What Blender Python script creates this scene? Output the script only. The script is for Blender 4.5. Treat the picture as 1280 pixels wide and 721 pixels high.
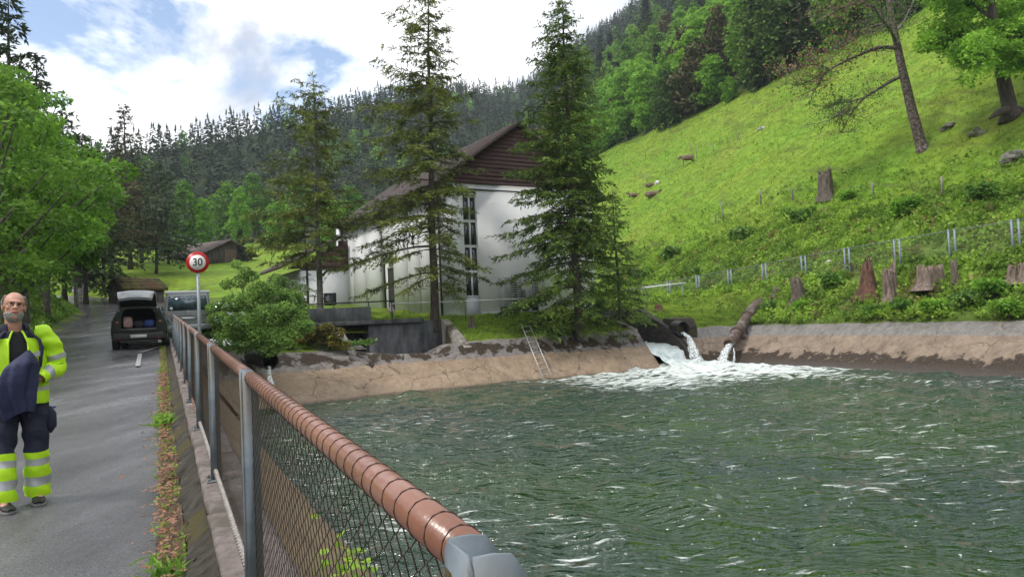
import bpy, bmesh, math, random
import numpy as np
from mathutils import Vector, Matrix, geometry
from math import radians, sin, cos, pi, tan, atan2, sqrt

S = bpy.context.scene
COL = S.collection
for o in list(bpy.data.objects):
    bpy.data.objects.remove(o)

# ------------------------------------------------------------------ camera
CAM = np.array([0.0, 0.0, 1.6])
FPX = 924.0
PITCH = math.atan(37.5 / FPX)
ROLL = radians(2.6)
_F = np.array([0, cos(PITCH), sin(PITCH)])
_U0 = np.array([0, -sin(PITCH), cos(PITCH)])
_R0 = np.array([1.0, 0, 0])
_R = cos(ROLL) * _R0 - sin(ROLL) * _U0
_U = cos(ROLL) * _U0 + sin(ROLL) * _R0
cd = bpy.data.cameras.new('camera')
cam = bpy.data.objects.new('camera', cd)
COL.objects.link(cam)
cd.sensor_width = 36
cd.lens = 36 * FPX / 1280
cd.clip_start = 0.05
cd.clip_end = 9000
cam.matrix_world = Matrix(((_R[0], _U[0], -_F[0], CAM[0]), (_R[1], _U[1], -_F[1], CAM[1]),
                           (_R[2], _U[2], -_F[2], CAM[2]), (0, 0, 0, 1)))
S.camera = cam
S.view_settings.view_transform = 'Standard'
S.view_settings.look = 'None'
S.view_settings.exposure = 0.85
S.view_settings.gamma = 1.0
S.render.resolution_x = 1024
S.render.resolution_y = 576
S.cycles.max_bounces = 6
S.cycles.diffuse_bounces = 3
S.cycles.glossy_bounces = 3
S.cycles.transmission_bounces = 3
S.cycles.transparent_max_bounces = 6
S.cycles.volume_bounces = 0
S.cycles.use_denoising = True

# ------------------------------------------------------------------ sky and sun
SUN_AZ_FROM = Vector((-0.80, -0.50, 0)).normalized()   # horizontal direction towards the sun
SUN_EL = radians(50)
W = bpy.data.worlds.new('World')
S.world = W
W.use_nodes = True
nt = W.node_tree
nt.nodes.clear()
def N(t, typ, **kw):
    n = t.nodes.new(typ)
    for k, v in kw.items():
        if k == 'inp':
            for a, b in v.items():
                n.inputs[a].default_value = b
        else:
            setattr(n, k, v)
    return n
wo = N(nt, 'ShaderNodeOutputWorld')
sky = N(nt, 'ShaderNodeTexSky', sky_type='NISHITA', sun_disc=False)
sky.sun_elevation = SUN_EL
sky.sun_rotation = atan2(SUN_AZ_FROM.x, SUN_AZ_FROM.y)
sky.air_density = 1.0
b1 = N(nt, 'ShaderNodeBackground', inp={'Strength': 0.13})
nt.links.new(sky.outputs[0], b1.inputs[0])
tc = N(nt, 'ShaderNodeTexCoord')
# clouds: noise on a flattened dome direction (plane projection high above)
sep = N(nt, 'ShaderNodeSeparateXYZ'); nt.links.new(tc.outputs['Generated'], sep.inputs[0])
zz = N(nt, 'ShaderNodeMath', operation='ADD', inp={1: 0.35}); nt.links.new(sep.outputs[2], zz.inputs[0])
zm = N(nt, 'ShaderNodeMath', operation='MAXIMUM', inp={1: 0.12}); nt.links.new(zz.outputs[0], zm.inputs[0])
dx = N(nt, 'ShaderNodeMath', operation='DIVIDE'); nt.links.new(sep.outputs[0], dx.inputs[0]); nt.links.new(zm.outputs[0], dx.inputs[1])
dy = N(nt, 'ShaderNodeMath', operation='DIVIDE'); nt.links.new(sep.outputs[1], dy.inputs[0]); nt.links.new(zm.outputs[0], dy.inputs[1])
cmb = N(nt, 'ShaderNodeCombineXYZ', inp={2: 0.0}); nt.links.new(dx.outputs[0], cmb.inputs[0]); nt.links.new(dy.outputs[0], cmb.inputs[1])
cn = N(nt, 'ShaderNodeTexNoise', inp={'Scale': 1.7, 'Detail': 12.0, 'Roughness': 0.58, 'Distortion': 0.2})
mp = N(nt, 'ShaderNodeMapping', inp={'Location': (-19.64, -4.537, 3.7)})
nt.links.new(cmb.outputs[0], mp.inputs[0]); nt.links.new(mp.outputs[0], cn.inputs['Vector'])
cr = N(nt, 'ShaderNodeValToRGB'); cr.color_ramp.elements[0].position = 0.39; cr.color_ramp.elements[1].position = 0.465
nt.links.new(cn.outputs[0], cr.inputs[0])
cn2 = N(nt, 'ShaderNodeTexNoise', inp={'Scale': 2.6, 'Detail': 8.0, 'Roughness': 0.55, 'Distortion': 0.4})
mp2 = N(nt, 'ShaderNodeMapping', inp={'Location': (-18.234, 18.266, 0.3)})
nt.links.new(cmb.outputs[0], mp2.inputs[0]); nt.links.new(mp2.outputs[0], cn2.inputs['Vector'])
cr2 = N(nt, 'ShaderNodeValToRGB')
cr2.color_ramp.elements[0].position = 0.38; cr2.color_ramp.elements[0].color = (0.40, 0.43, 0.50, 1)
cr2.color_ramp.elements[1].position = 0.53; cr2.color_ramp.elements[1].color = (1.06, 1.06, 1.07, 1)
nt.links.new(cn2.outputs[0], cr2.inputs[0])
b2 = N(nt, 'ShaderNodeBackground', inp={'Strength': 1.0})
nt.links.new(cr2.outputs[0], b2.inputs[0])
mx = N(nt, 'ShaderNodeMixShader')
nt.links.new(cr.outputs[0], mx.inputs[0]); nt.links.new(b1.outputs[0], mx.inputs[1]); nt.links.new(b2.outputs[0], mx.inputs[2])
nt.links.new(mx.outputs[0], wo.inputs[0])

ld = bpy.data.lights.new('sun', 'SUN')
ld.energy = 1.5
ld.angle = radians(10)
ld.color = (1.0, 0.95, 0.86)
lo = bpy.data.objects.new('sun', ld)
COL.objects.link(lo)
_sd = Vector((SUN_AZ_FROM.x * cos(SUN_EL), SUN_AZ_FROM.y * cos(SUN_EL), sin(SUN_EL)))
lo.rotation_euler = _sd.to_track_quat('Z', 'Y').to_euler()

# ------------------------------------------------------------------ pixel helpers (used once, to measure the place)
def ray(px, py):
    d = _F + _R * ((px - 640) / FPX) + _U * ((360.5 - py) / FPX)
    return d
def P(px, py, Y):
    """point seen at photo pixel (px,py) whose world Y is Y"""
    d = ray(px, py)
    return CAM + d * (Y / d[1])
def proj(p):
    v = np.asarray(p, float) - CAM
    z = v @ _F
    return 640 + FPX * (v @ _R) / z, 360.5 - FPX * (v @ _U) / z

# ------------------------------------------------------------------ mesh helpers
def new_mesh(name, V, quads=None, tris=None, smooth=False):
    V = np.asarray(V, np.float32).reshape(-1, 3)
    me = bpy.data.meshes.new(name)
    me.vertices.add(len(V)); me.vertices.foreach_set('co', V.ravel())
    L = []; starts = []; tot = 0
    if quads is not None and len(quads):
        q = np.asarray(quads, np.int32).reshape(-1, 4); L.append(q.ravel())
        starts.append(np.arange(len(q)) * 4); tot += len(q) * 4
    if tris is not None and len(tris):
        t = np.asarray(tris, np.int32).reshape(-1, 3); L.append(t.ravel())
        starts.append(tot + np.arange(len(t)) * 3)
    L = np.concatenate(L); starts = np.concatenate(starts).astype(np.int32)
    me.loops.add(len(L)); me.loops.foreach_set('vertex_index', L)
    me.polygons.add(len(starts)); me.polygons.foreach_set('loop_start', starts)
    me.update(calc_edges=True)
    if smooth:
        me.polygons.foreach_set('use_smooth', np.ones(len(starts), bool))
    return me

class MB:
    """collects geometry with material slots; build() makes ONE object"""
    def __init__(s):
        s.v = []; s.q = []; s.t = []; s.qm = []; s.tm = []; s.n = 0; s.poly = []
    def add(s, V, q=None, t=None, m=0):
        V = np.asarray(V, float).reshape(-1, 3)
        s.v.append(V)
        if q is not None and len(q):
            q = np.asarray(q, int).reshape(-1, 4) + s.n; s.q.append(q); s.qm.append(np.full(len(q), m))
        if t is not None and len(t):
            t = np.asarray(t, int).reshape(-1, 3) + s.n; s.t.append(t); s.tm.append(np.full(len(t), m))
        s.n += len(V)
    def box(s, lo, hi, m=0, M=None):
        x0, y0, z0 = lo; x1, y1, z1 = hi
        V = np.array([[x0,y0,z0],[x1,y0,z0],[x1,y1,z0],[x0,y1,z0],[x0,y0,z1],[x1,y0,z1],[x1,y1,z1],[x0,y1,z1]], float)
        if M is not None:
            V = V @ np.array(M.to_3x3()).T + np.array(M.translation)
        s.add(V, [[0,3,2,1],[4,5,6,7],[0,1,5,4],[1,2,6,5],[2,3,7,6],[3,0,4,7]], m=m)
    def prism(s, poly, d, m=0):
        """closed polygon (3D pts, planar) extruded by vector d; fan caps"""
        p = np.asarray(poly, float); n = len(p); d = np.asarray(d, float)
        V = np.vstack([p, p + d])
        q = [[i, (i+1) % n, n + (i+1) % n, n + i] for i in range(n)]
        tt = [[0, i+1, i] for i in range(1, n-1)] + [[n, n+i, n+i+1] for i in range(1, n-1)]
        s.add(V, q, tt, m)
    def tube(s, pts, rad, n=8, m=0, cap=True, flat=1.0):
        V, q, t = tube_arr(pts, rad, n, cap, flat)
        s.add(V, q, t, m)
    def build(s, name, mats, parent=None, smooth=False, loc=None, bevel=0):
        V = np.vstack(s.v)
        Q = np.vstack(s.q) if s.q else None; T = np.vstack(s.t) if s.t else None
        me = new_mesh(name, V, Q, T, smooth)
        if not isinstance(mats, (list, tuple)): mats = [mats]
        for mt in mats: me.materials.append(mt)
        mi = np.concatenate(s.qm + s.tm).astype(np.int32)
        me.polygons.foreach_set('material_index', mi)
        o = bpy.data.objects.new(name, me); COL.objects.link(o)
        if parent is not None: o.parent = parent
        if loc is not None: o.location = loc
        if bevel:
            b = o.modifiers.new('bevel', 'BEVEL'); b.width = bevel; b.segments = 2; b.limit_method = 'ANGLE'
        return o

def tube_arr(pts, rad, n=8, cap=True, flat=1.0, upv=None):
    p = np.asarray(pts, float); k = len(p)
    r = np.full(k, rad) if np.isscalar(rad) else np.asarray(rad, float)
    tg = np.gradient(p, axis=0); tg /= np.linalg.norm(tg, axis=1)[:, None] + 1e-12
    up = np.array([0, 0, 1.0]) if abs(tg[:, 2]).mean() < 0.9 else np.array([1.0, 0, 0])
    if upv is not None: up = np.array(upv, float)
    a = np.cross(np.broadcast_to(up, tg.shape), tg); a /= np.linalg.norm(a, axis=1)[:, None] + 1e-12
    b = np.cross(tg, a)
    th = np.arange(n) * 2 * pi / n
    V = p[:, None] + r[:, None, None] * (np.cos(th)[None, :, None] * a[:, None] + flat * np.sin(th)[None, :, None] * b[:, None])
    V = V.reshape(-1, 3)
    i = np.arange(k - 1)[:, None] * n; j = np.arange(n)[None]; j2 = (j + 1) % n
    q = np.stack([i + j, i + j2, i + n + j2, i + n + j], -1).reshape(-1, 4)
    t = None
    if cap:
        V = np.vstack([V, p[:1], p[-1:]])
        c0 = k * n; jj = np.arange(n)
        t = np.vstack([np.stack([np.full(n, c0), (jj + 1) % n, jj], 1),
                       np.stack([np.full(n, c0 + 1), (k - 1) * n + jj, (k - 1) * n + (jj + 1) % n], 1)])
    return V, q, t

def empty(name, loc=(0, 0, 0), rz=0.0):
    o = bpy.data.objects.new(name, None); COL.objects.link(o)
    o.location = tuple(loc); o.rotation_euler = (0, 0, rz); o.empty_display_size = 0.2
    return o
def tag(o, label=None, cat=None, group=None, kind=None):
    if label: o['label'] = label
    if cat: o['category'] = cat
    if group: o['group'] = group
    if kind: o['kind'] = kind
    return o
def copy_tree(o, parent=None):
    c = o.copy(); COL.objects.link(c)
    if parent is not None:
        c.parent = parent
    for ch in KIDS.get(o.name, []) or list(o.children):
        copy_tree(ch, c)
    return c
KIDS = {}

# ------------------------------------------------------------------ materials
MATS = {}
def mat(name, c1, c2=None, scale=5.0, rough=0.8, bump=0.0, bscale=None, metal=0.0, detail=4.0, spec=None,
        c3=None, lo=0.35, hi=0.65, coords='Object', trans=0.0, stretch=None, objrand=0.0, alpha=None, dist=0.0):
    m = bpy.data.materials.new(name); m.use_nodes = True; t = m.node_tree
    bs = t.nodes['Principled BSDF']; out = t.nodes['Material Output']
    bs.inputs['Roughness'].default_value = rough; bs.inputs['Metallic'].default_value = metal
    if spec is not None: bs.inputs['Specular IOR Level'].default_value = spec
    tc = N(t, 'ShaderNodeTexCoord'); vec = tc.outputs[coords]
    if coords == 'World':
        pass
    if stretch:
        mp = N(t, 'ShaderNodeMapping', inp={'Scale': stretch}); t.links.new(vec, mp.inputs[0]); vec = mp.outputs[0]
    c2 = c2 or c1
    nz = N(t, 'ShaderNodeTexNoise', inp={'Scale': scale, 'Detail': detail, 'Roughness': 0.6, 'Distortion': dist})
    t.links.new(vec, nz.inputs['Vector'])
    r = N(t, 'ShaderNodeValToRGB'); e = r.color_ramp.elements
    e[0].position = lo; e[0].color = (*c1, 1); e[1].position = hi; e[1].color = (*c2, 1)
    t.links.new(nz.outputs[0], r.inputs[0]); col = r.outputs[0]
    if c3:
        nz3 = N(t, 'ShaderNodeTexNoise', inp={'Scale': scale * 0.27, 'Detail': 6.0}); t.links.new(vec, nz3.inputs['Vector'])
        r3 = N(t, 'ShaderNodeValToRGB'); r3.color_ramp.elements[0].position = 0.52; r3.color_ramp.elements[1].position = 0.62
        t.links.new(nz3.outputs[0], r3.inputs[0])
        mxx = N(t, 'ShaderNodeMixRGB', inp={2: (*c3, 1)}); t.links.new(r3.outputs[0], mxx.inputs[0]); t.links.new(col, mxx.inputs[1]); col = mxx.outputs[0]
    if objrand:
        oi = N(t, 'ShaderNodeObjectInfo'); hs = N(t, 'ShaderNodeHueSaturation')
        m1 = N(t, 'ShaderNodeMapRange', inp={3: 1 - objrand, 4: 1 + objrand}); t.links.new(oi.outputs['Random'], m1.inputs[0]); t.links.new(m1.outputs[0], hs.inputs['Value'])
        m2 = N(t, 'ShaderNodeMapRange', inp={3: 0.5 + 0.05 * objrand, 4: 0.5 - 0.05 * objrand}); t.links.new(oi.outputs['Random'], m2.inputs[0]); t.links.new(m2.outputs[0], hs.inputs['Hue'])
        t.links.new(col, hs.inputs['Color']); col = hs.outputs[0]
    t.links.new(col, bs.inputs['Base Color'])
    if bump:
        nb = N(t, 'ShaderNodeTexNoise', inp={'Scale': bscale or scale * 4, 'Detail': 5.0}); t.links.new(vec, nb.inputs['Vector'])
        bp = N(t, 'ShaderNodeBump', inp={'Strength': bump, 'Distance': 0.02}); t.links.new(nb.outputs[0], bp.inputs['Height']); t.links.new(bp.outputs[0], bs.inputs['Normal'])
    if trans:
        tr = N(t, 'ShaderNodeBsdfTranslucent'); t.links.new(col, tr.inputs[0])
        ms = N(t, 'ShaderNodeMixShader', inp={0: trans}); t.links.new(bs.outputs[0], ms.inputs[1]); t.links.new(tr.outputs[0], ms.inputs[2]); t.links.new(ms.outputs[0], out.inputs[0])
    MATS[name] = m
    return m
def leafmat(name, c1, c2, scale=0.8, trans=0.35, objrand=0.0):
    c1 = tuple(c * 1.65 for c in c1); c2 = tuple(min(.6, c * 1.75) for c in c2)
    return mat(name, c1, c2, scale=scale, rough=0.6, spec=0.25, trans=trans, objrand=objrand, detail=3.0, lo=0.38, hi=0.62)

rs = np.random.RandomState(7)
random.seed(7)
def fnoise(x, y, seed=0, octs=4, f0=0.1, pers=0.5):
    """cheap smooth noise from rotated sines, about -1..1"""
    r = np.random.RandomState(seed); out = 0; amp = 1.0; tot = 0; f = f0
    for _ in range(octs):
        for k in range(3):
            a = r.uniform(0, 2 * pi); ph = r.uniform(0, 2 * pi); ff = f * r.uniform(.8, 1.25)
            out = out + amp / 3 * np.sin(2 * pi * ff * (x * cos(a) + y * sin(a)) + ph + 1.3 * np.sin(2*pi*ff*.6*(x*sin(a)-y*cos(a))+ph*2))
        tot += amp; amp *= pers; f *= 2.1
    return out / tot * 1.6

# ------------------------------------------------------------------ layout: road line, fence line, water level
WZ = 1.6 - 3.3                                     # water level
_D = ray(202, 382); D = _D / np.linalg.norm(_D)    # direction of road and guard fence
Dh = np.array([D[0], D[1]]); GR = D[2] / np.linalg.norm(Dh); Dh /= np.linalg.norm(Dh)
Rh = np.array([Dh[1], -Dh[0]])                     # to the right of the road direction
_a = ray(306, 466); A0 = CAM + _a * (3.45 / (_a @ _F))   # a point of the fence rail
def rail_at(s):                                    # s = horizontal distance along the fence from A0
    return np.array([A0[0] + Dh[0] * s, A0[1] + Dh[1] * s, A0[2] + GR * s])
RAIL_H = 0.98
def cop_z(s): return rail_at(s)[2] - RAIL_H       # top of the coping
def to_st(X, Y):                                   # along / right-hand distance from the fence line
    x = X - A0[0]; y = Y - A0[1]
    return x * Dh[0] + y * Dh[1], x * Rh[0] + y * Rh[1]
def from_st(s, t):
    return A0[0] + Dh[0] * s + Rh[0] * t, A0[1] + Dh[1] * s + Rh[1] * t
_g = ray(28, 632); MAN = CAM + _g * (6.16 / (_g @ _F))
_sm, _tm = to_st(MAN[0], MAN[1])
ROAD0 = MAN[2] - GR * _sm                          # road surface height at s=0
def road_z(s):
    s = np.asarray(s, float)
    q = s.clip(15, 80)
    return ROAD0 + GR * s.clip(None, 80) + 0.0007 * (q - 15) ** 2
print('grade', GR, 'road0', ROAD0, 'coping', cop_z(0), 'MAN', MAN, 'Dh', Dh)
# ------------------------------------------------------------------ terrain height
CREST = 0.5
def smin(a, b, k=0.4):
    h = np.clip(0.5 + 0.5 * (b - a) / k, 0, 1); return b * (1 - h) + a * h - k * h * (1 - h)
def smax(a, b, k=0.4): return -smin(-a, -b, k)
def road_left(s):       # t of the left road edge and of the road centre
    return -5.4 - 22 * np.clip((np.asarray(s, float) - 58) / 26, 0, 1) ** 1.6
def height(X, Y, rough=True):
    X = np.asarray(X, float); Y = np.asarray(Y, float)
    s, t = to_st(X, Y)
    floor = road_z(s) + 0.18 * (s - 80).clip(0, 130)
    # lawn between the far crest and the building
    lawn = CREST + 0.21 * (s - 33.3).clip(0)
    wl = np.clip((t - 1.0) / 5.0, 0, 1); wl = wl * wl * (3 - 2 * wl)
    near = np.clip((s - 24) / 6, 0, 1)
    base = floor * (1 - wl) + smin(floor, lawn, 0.5) * wl
    # right slope: bank, bushes, meadow, wood
    right = CREST + 0.715 * (t - 33.7) - 0.03 * (s - 25).clip(-20, 60) * np.clip((t - 33) / 5, 0, 1)
    right = right + 0.10 * (t - 92).clip(0, 200)
    right = np.where(t > 330, right - 0.6 * (t - 330), right)
    h = smax(base, right, 0.8)
    # far hill across the valley
    cap = np.interp(X, [-420, -220, -164, -132, -123, -107, -90, -72, -41, 0, 60, 260], [38, 46, 53, 60, 70, 86, 104, 132, 156, 166, 172, 174])
    farh = 29 + smin(0.52 * (s - 205), cap - 29, 20)
    h = np.where(s > 150, smax(h, farh, 8), h)
    # left bank and left wooded hill
    tl = road_left(s) - 0.35
    d = (tl - t).clip(0)
    left = road_z(s) + 0.62 * d - 0.22 * (d - 4.5).clip(0) + 0.12 * (d - 14).clip(0)
    left = np.minimum(left, road_z(s) + 75 + 0.1 * d)
    h = np.where(t < tl, smax(left, floor - 0.02, 0.15), h)
    if rough:
        slope = np.clip((t - 34) / 3, 0, 1); dl = np.clip(d / 2, 0, 1)
        mead = np.clip((t - 42) / 8, 0, 1)
        h = h + slope * (0.22 * (1 - 0.55 * mead) * fnoise(X, Y, 3, 3, 0.22) + 0.9 * mead * fnoise(X, Y, 5, 2, 0.018))
        h = h + dl * 0.25 * fnoise(X, Y, 8, 3, 0.2)
        lw = np.clip((t - 3) / 2, 0, 1) * np.clip((s - 34) / 2, 0, 1) * (1 - slope) * np.clip((t-5)/5,0,1)
        h = h + lw * 0.10 * fnoise(X, Y, 11, 3, 0.3)
        far = np.clip((s - 100) / 80, 0, 1)
        h = h + far * 1.5 * fnoise(X, Y, 14, 3, 0.02)
    return h
def H1(x, y): return float(height(np.array([x]), np.array([y]))[0])
def G(px, py, y0=3.0, y1=900.0):
    """point of the terrain seen at photo pixel (px,py)"""
    d = ray(px, py); Y = y0 * (y1 / y0) ** (np.arange(3000) / 2999.0)
    p = CAM[None] + d[None] * (Y / d[1])[:, None]
    f = p[:, 2] - height(p[:, 0], p[:, 1])
    k = np.where((f[:-1] > 0) & (f[1:] <= 0))[0]
    if len(k) == 0: k = [np.argmin(np.abs(f))]
    a = k[0]; w = f[a] / (f[a] - f[min(a + 1, 2999)] + 1e-9)
    q = p[a] * (1 - w) + p[min(a + 1, 2999)] * w
    return q
def onT(px, py, t):
    d = ray(px, py); n = np.array([Rh[0], Rh[1]])
    k = (t - ((CAM[:2] - A0[:2]) @ n)) / (d[:2] @ n); return CAM + d * k
def onS(px, py, s):
    d = ray(px, py); k = (s - ((CAM[:2] - A0[:2]) @ Dh)) / (d[:2] @ Dh); return CAM + d * k
def onY(px, py, Y): return P(px, py, Y)
def ST(s, t, z=None):
    x, y = from_st(s, t); return np.array([x, y, H1(x, y) if z is None else z])
DA = atan2(Dh[1], Dh[0])         # heading of the road direction in the XY plane
ROADROT = DA - pi / 2            # rotation that turns +Y into the road direction

# ------------------------------------------------------------------ ground sheet with the basin cut out
far_t = [3.6, 8.0, 10.4, 12.1, 13.2, 16.0, 18.3, 25.4]
far_c = [0.42, 0.40, 0.0, 0.0, 0.42, 0.50, 0.5, 0.55]
hole_st = [(-14, 0.1), (28.6, 0.1), (33.3, 3.6), (33.3, 8.4), (36.6, 8.4), (36.6, 14.1), (33.3, 14.5), (33.3, 25.4), (37.8, 25.4), (37.8, 27.9), (33.3, 27.9), (33.3, 32.4), (32.4, 33.7), (-14, 33.7)]
def dense(poly, step):
    out = []
    for i in range(len(poly)):
        a = np.array(poly[i], float); b = np.array(poly[(i + 1) % len(poly)], float)
        n = max(1, int(np.ceil(np.linalg.norm(b - a) / step)))
        for k in range(n): out.append(a + (b - a) * k / n)
    return np.array(out)
hd = dense(hole_st, 0.8)
hx, hy = from_st(hd[:, 0], hd[:, 1])
def inside(x, y, px, py):
    c = np.zeros(np.shape(x), bool); n = len(px); j = n - 1
    for i in range(n):
        cond = ((py[i] > y) != (py[j] > y)) & (x < (px[j] - px[i]) * (y - py[i]) / (py[j] - py[i] + 1e-12) + px[i])
        c ^= cond; j = i
    return c
def grid_pts(x0, x1, y0, y1, st, inner=None):
    gx, gy = np.meshgrid(np.arange(x0, x1, st), np.arange(y0, y1, st))
    gx = gx.ravel() + rs.uniform(-.2, .2, gx.size) * st; gy = gy.ravel() + rs.uniform(-.2, .2, gy.size) * st
    if inner:
        k = (gx < inner[0]) | (gx > inner[1]) | (gy < inner[2]) | (gy > inner[3]); gx = gx[k]; gy = gy[k]
    return np.stack([gx, gy], 1)
pts = np.vstack([grid_pts(-34, 46, -8, 74, 0.8), grid_pts(-90, 130, -30, 190, 2.6, (-34, 46, -8, 74)),
                 grid_pts(-420, 420, -160, 720, 12, (-90, 130, -30, 190)), grid_pts(-3200, 3200, -2200, 3600, 160, (-420, 420, -160, 720))])
hpx, hpy = from_st(np.array([p[0] for p in hole_st]), np.array([p[1] for p in hole_st]))
ins = inside(pts[:, 0], pts[:, 1], hpx, hpy)
pts = pts[~ins]
dd = np.min([np.hypot(pts[:, 0] - a, pts[:, 1] - b) for a, b in zip(hx[::1], hy[::1])], axis=0)
pts = pts[dd > 0.3]
n0 = len(pts)
allp = np.vstack([pts, np.stack([hx, hy], 1)])
m = len(hx)
vv, ee, ff, _, _, _ = geometry.delaunay_2d_cdt([Vector(p) for p in allp], [(n0 + i, n0 + (i + 1) % m) for i in range(m)], [], 0, 1e-5)
vv = np.array([tuple(v) for v in vv]); tri = np.array([f for f in ff if len(f) == 3])
cen = vv[tri].mean(1)
tri = tri[~inside(cen[:, 0], cen[:, 1], hpx, hpy)]
Z = height(vv[:, 0], vv[:, 1])
s_, t_ = to_st(vv[:, 0], vv[:, 1])
# keep the sheet under the road surface and the verge
tl_ = road_left(s_)
onroad = (t_ > tl_ - 0.1) & (t_ < np.where(s_ < 30, 1.0, 3.0)) & (s_ < 90)
Z = np.where(onroad, np.minimum(Z, road_z(s_) - 0.03), Z)
onhole = (s_ > 32) & (s_ < 33.6) & (t_ > 3.5) & (t_ < 34.5); onhole |= (t_ > 33.4) & (t_ < 34.0) & (s_ < 33)
Z = np.where(onhole, CREST - .06, Z)
a_ = vv[tri]; nrm = np.cross(a_[:, 1] - a_[:, 0], a_[:, 2] - a_[:, 0])
tri = np.where((nrm > 0)[:, None], tri, tri[:, ::-1])
V = np.column_stack([vv, Z])
gme = new_mesh('ground', V, tris=tri, smooth=True)
# what grows where: 0 meadow, 1 lawn, 2 undergrowth, 3 wood floor, 4 gravel
def zone_cols(X, Y):
    s, t = to_st(X, Y)
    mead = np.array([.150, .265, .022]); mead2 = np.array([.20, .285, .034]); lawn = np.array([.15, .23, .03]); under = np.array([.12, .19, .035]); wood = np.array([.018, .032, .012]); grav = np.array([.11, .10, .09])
    n = fnoise(X, Y, 21, 4, 0.05) * 0.5 + 0.5
    c = mead[None] * (1 - n[:, None]) + mead2[None] * n[:, None]
    def put(mask, col): 
        nonlocal c
        c = c * (1 - mask[:, None]) + col[None] * mask[:, None]
    e = 1.2 * fnoise(X, Y, 23, 3, 0.15)
    put(((t > 3) & (t < 37) & (s > 30) & (s < 72)).astype(float), lawn)
    put(np.clip((45 + 2 * e - t) / 2, 0, 1) * (t > 33), under)
    put(((t > 33) & (t < 38 ) & (s > 35 )).astype(float), lawn)
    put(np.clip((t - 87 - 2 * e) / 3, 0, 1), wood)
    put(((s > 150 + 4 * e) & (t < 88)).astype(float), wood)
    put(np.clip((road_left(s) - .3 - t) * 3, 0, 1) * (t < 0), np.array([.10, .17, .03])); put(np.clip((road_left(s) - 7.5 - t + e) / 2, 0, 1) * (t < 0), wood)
    put(((t < 3.4) & (t > road_left(s) - .2) & (s < 75)).astype(float), grav)
    bn = fnoise(X, Y, 29, 3, 0.3)
    put(np.clip((bn - .55) * 3, 0, 1) * ((t > 34) & (t < 46)), np.array([.12, .08, .045]))
    return c
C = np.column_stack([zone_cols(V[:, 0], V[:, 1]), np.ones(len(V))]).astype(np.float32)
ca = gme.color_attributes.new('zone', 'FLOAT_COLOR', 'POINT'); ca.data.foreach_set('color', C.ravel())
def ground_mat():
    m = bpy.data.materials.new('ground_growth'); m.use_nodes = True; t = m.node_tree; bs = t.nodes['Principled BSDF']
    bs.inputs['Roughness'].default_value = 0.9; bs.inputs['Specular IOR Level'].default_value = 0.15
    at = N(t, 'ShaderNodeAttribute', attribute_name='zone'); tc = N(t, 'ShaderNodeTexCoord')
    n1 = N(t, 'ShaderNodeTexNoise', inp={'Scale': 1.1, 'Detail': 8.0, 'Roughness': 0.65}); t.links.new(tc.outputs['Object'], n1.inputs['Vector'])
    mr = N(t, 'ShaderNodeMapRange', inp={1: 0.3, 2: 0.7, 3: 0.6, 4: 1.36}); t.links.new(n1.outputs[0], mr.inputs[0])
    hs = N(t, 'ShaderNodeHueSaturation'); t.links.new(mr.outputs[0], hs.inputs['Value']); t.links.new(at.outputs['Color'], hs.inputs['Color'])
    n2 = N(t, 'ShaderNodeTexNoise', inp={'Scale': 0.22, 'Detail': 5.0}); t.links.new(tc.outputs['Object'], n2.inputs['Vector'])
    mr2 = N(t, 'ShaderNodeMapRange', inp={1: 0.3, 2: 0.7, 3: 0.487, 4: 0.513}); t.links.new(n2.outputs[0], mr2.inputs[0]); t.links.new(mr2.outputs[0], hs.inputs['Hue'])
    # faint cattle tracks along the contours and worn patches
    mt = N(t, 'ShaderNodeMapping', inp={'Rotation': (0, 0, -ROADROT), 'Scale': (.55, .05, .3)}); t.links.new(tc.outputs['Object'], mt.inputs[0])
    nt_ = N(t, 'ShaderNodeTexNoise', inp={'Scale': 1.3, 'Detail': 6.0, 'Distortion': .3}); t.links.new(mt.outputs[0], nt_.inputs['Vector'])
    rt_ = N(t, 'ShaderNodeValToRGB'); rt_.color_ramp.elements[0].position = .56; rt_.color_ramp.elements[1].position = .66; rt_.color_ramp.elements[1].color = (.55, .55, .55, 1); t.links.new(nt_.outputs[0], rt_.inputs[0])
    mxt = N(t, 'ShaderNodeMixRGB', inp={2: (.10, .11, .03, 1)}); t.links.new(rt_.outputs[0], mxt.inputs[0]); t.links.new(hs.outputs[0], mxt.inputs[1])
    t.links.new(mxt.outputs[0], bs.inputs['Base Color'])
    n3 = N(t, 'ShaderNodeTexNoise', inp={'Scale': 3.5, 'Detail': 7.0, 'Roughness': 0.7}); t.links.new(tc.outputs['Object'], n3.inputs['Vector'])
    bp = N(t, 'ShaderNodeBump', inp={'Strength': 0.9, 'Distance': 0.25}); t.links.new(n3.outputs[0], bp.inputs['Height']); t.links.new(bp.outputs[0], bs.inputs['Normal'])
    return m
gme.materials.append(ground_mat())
ground = bpy.data.objects.new('ground', gme); COL.objects.link(ground); tag(ground, kind='structure')

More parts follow.
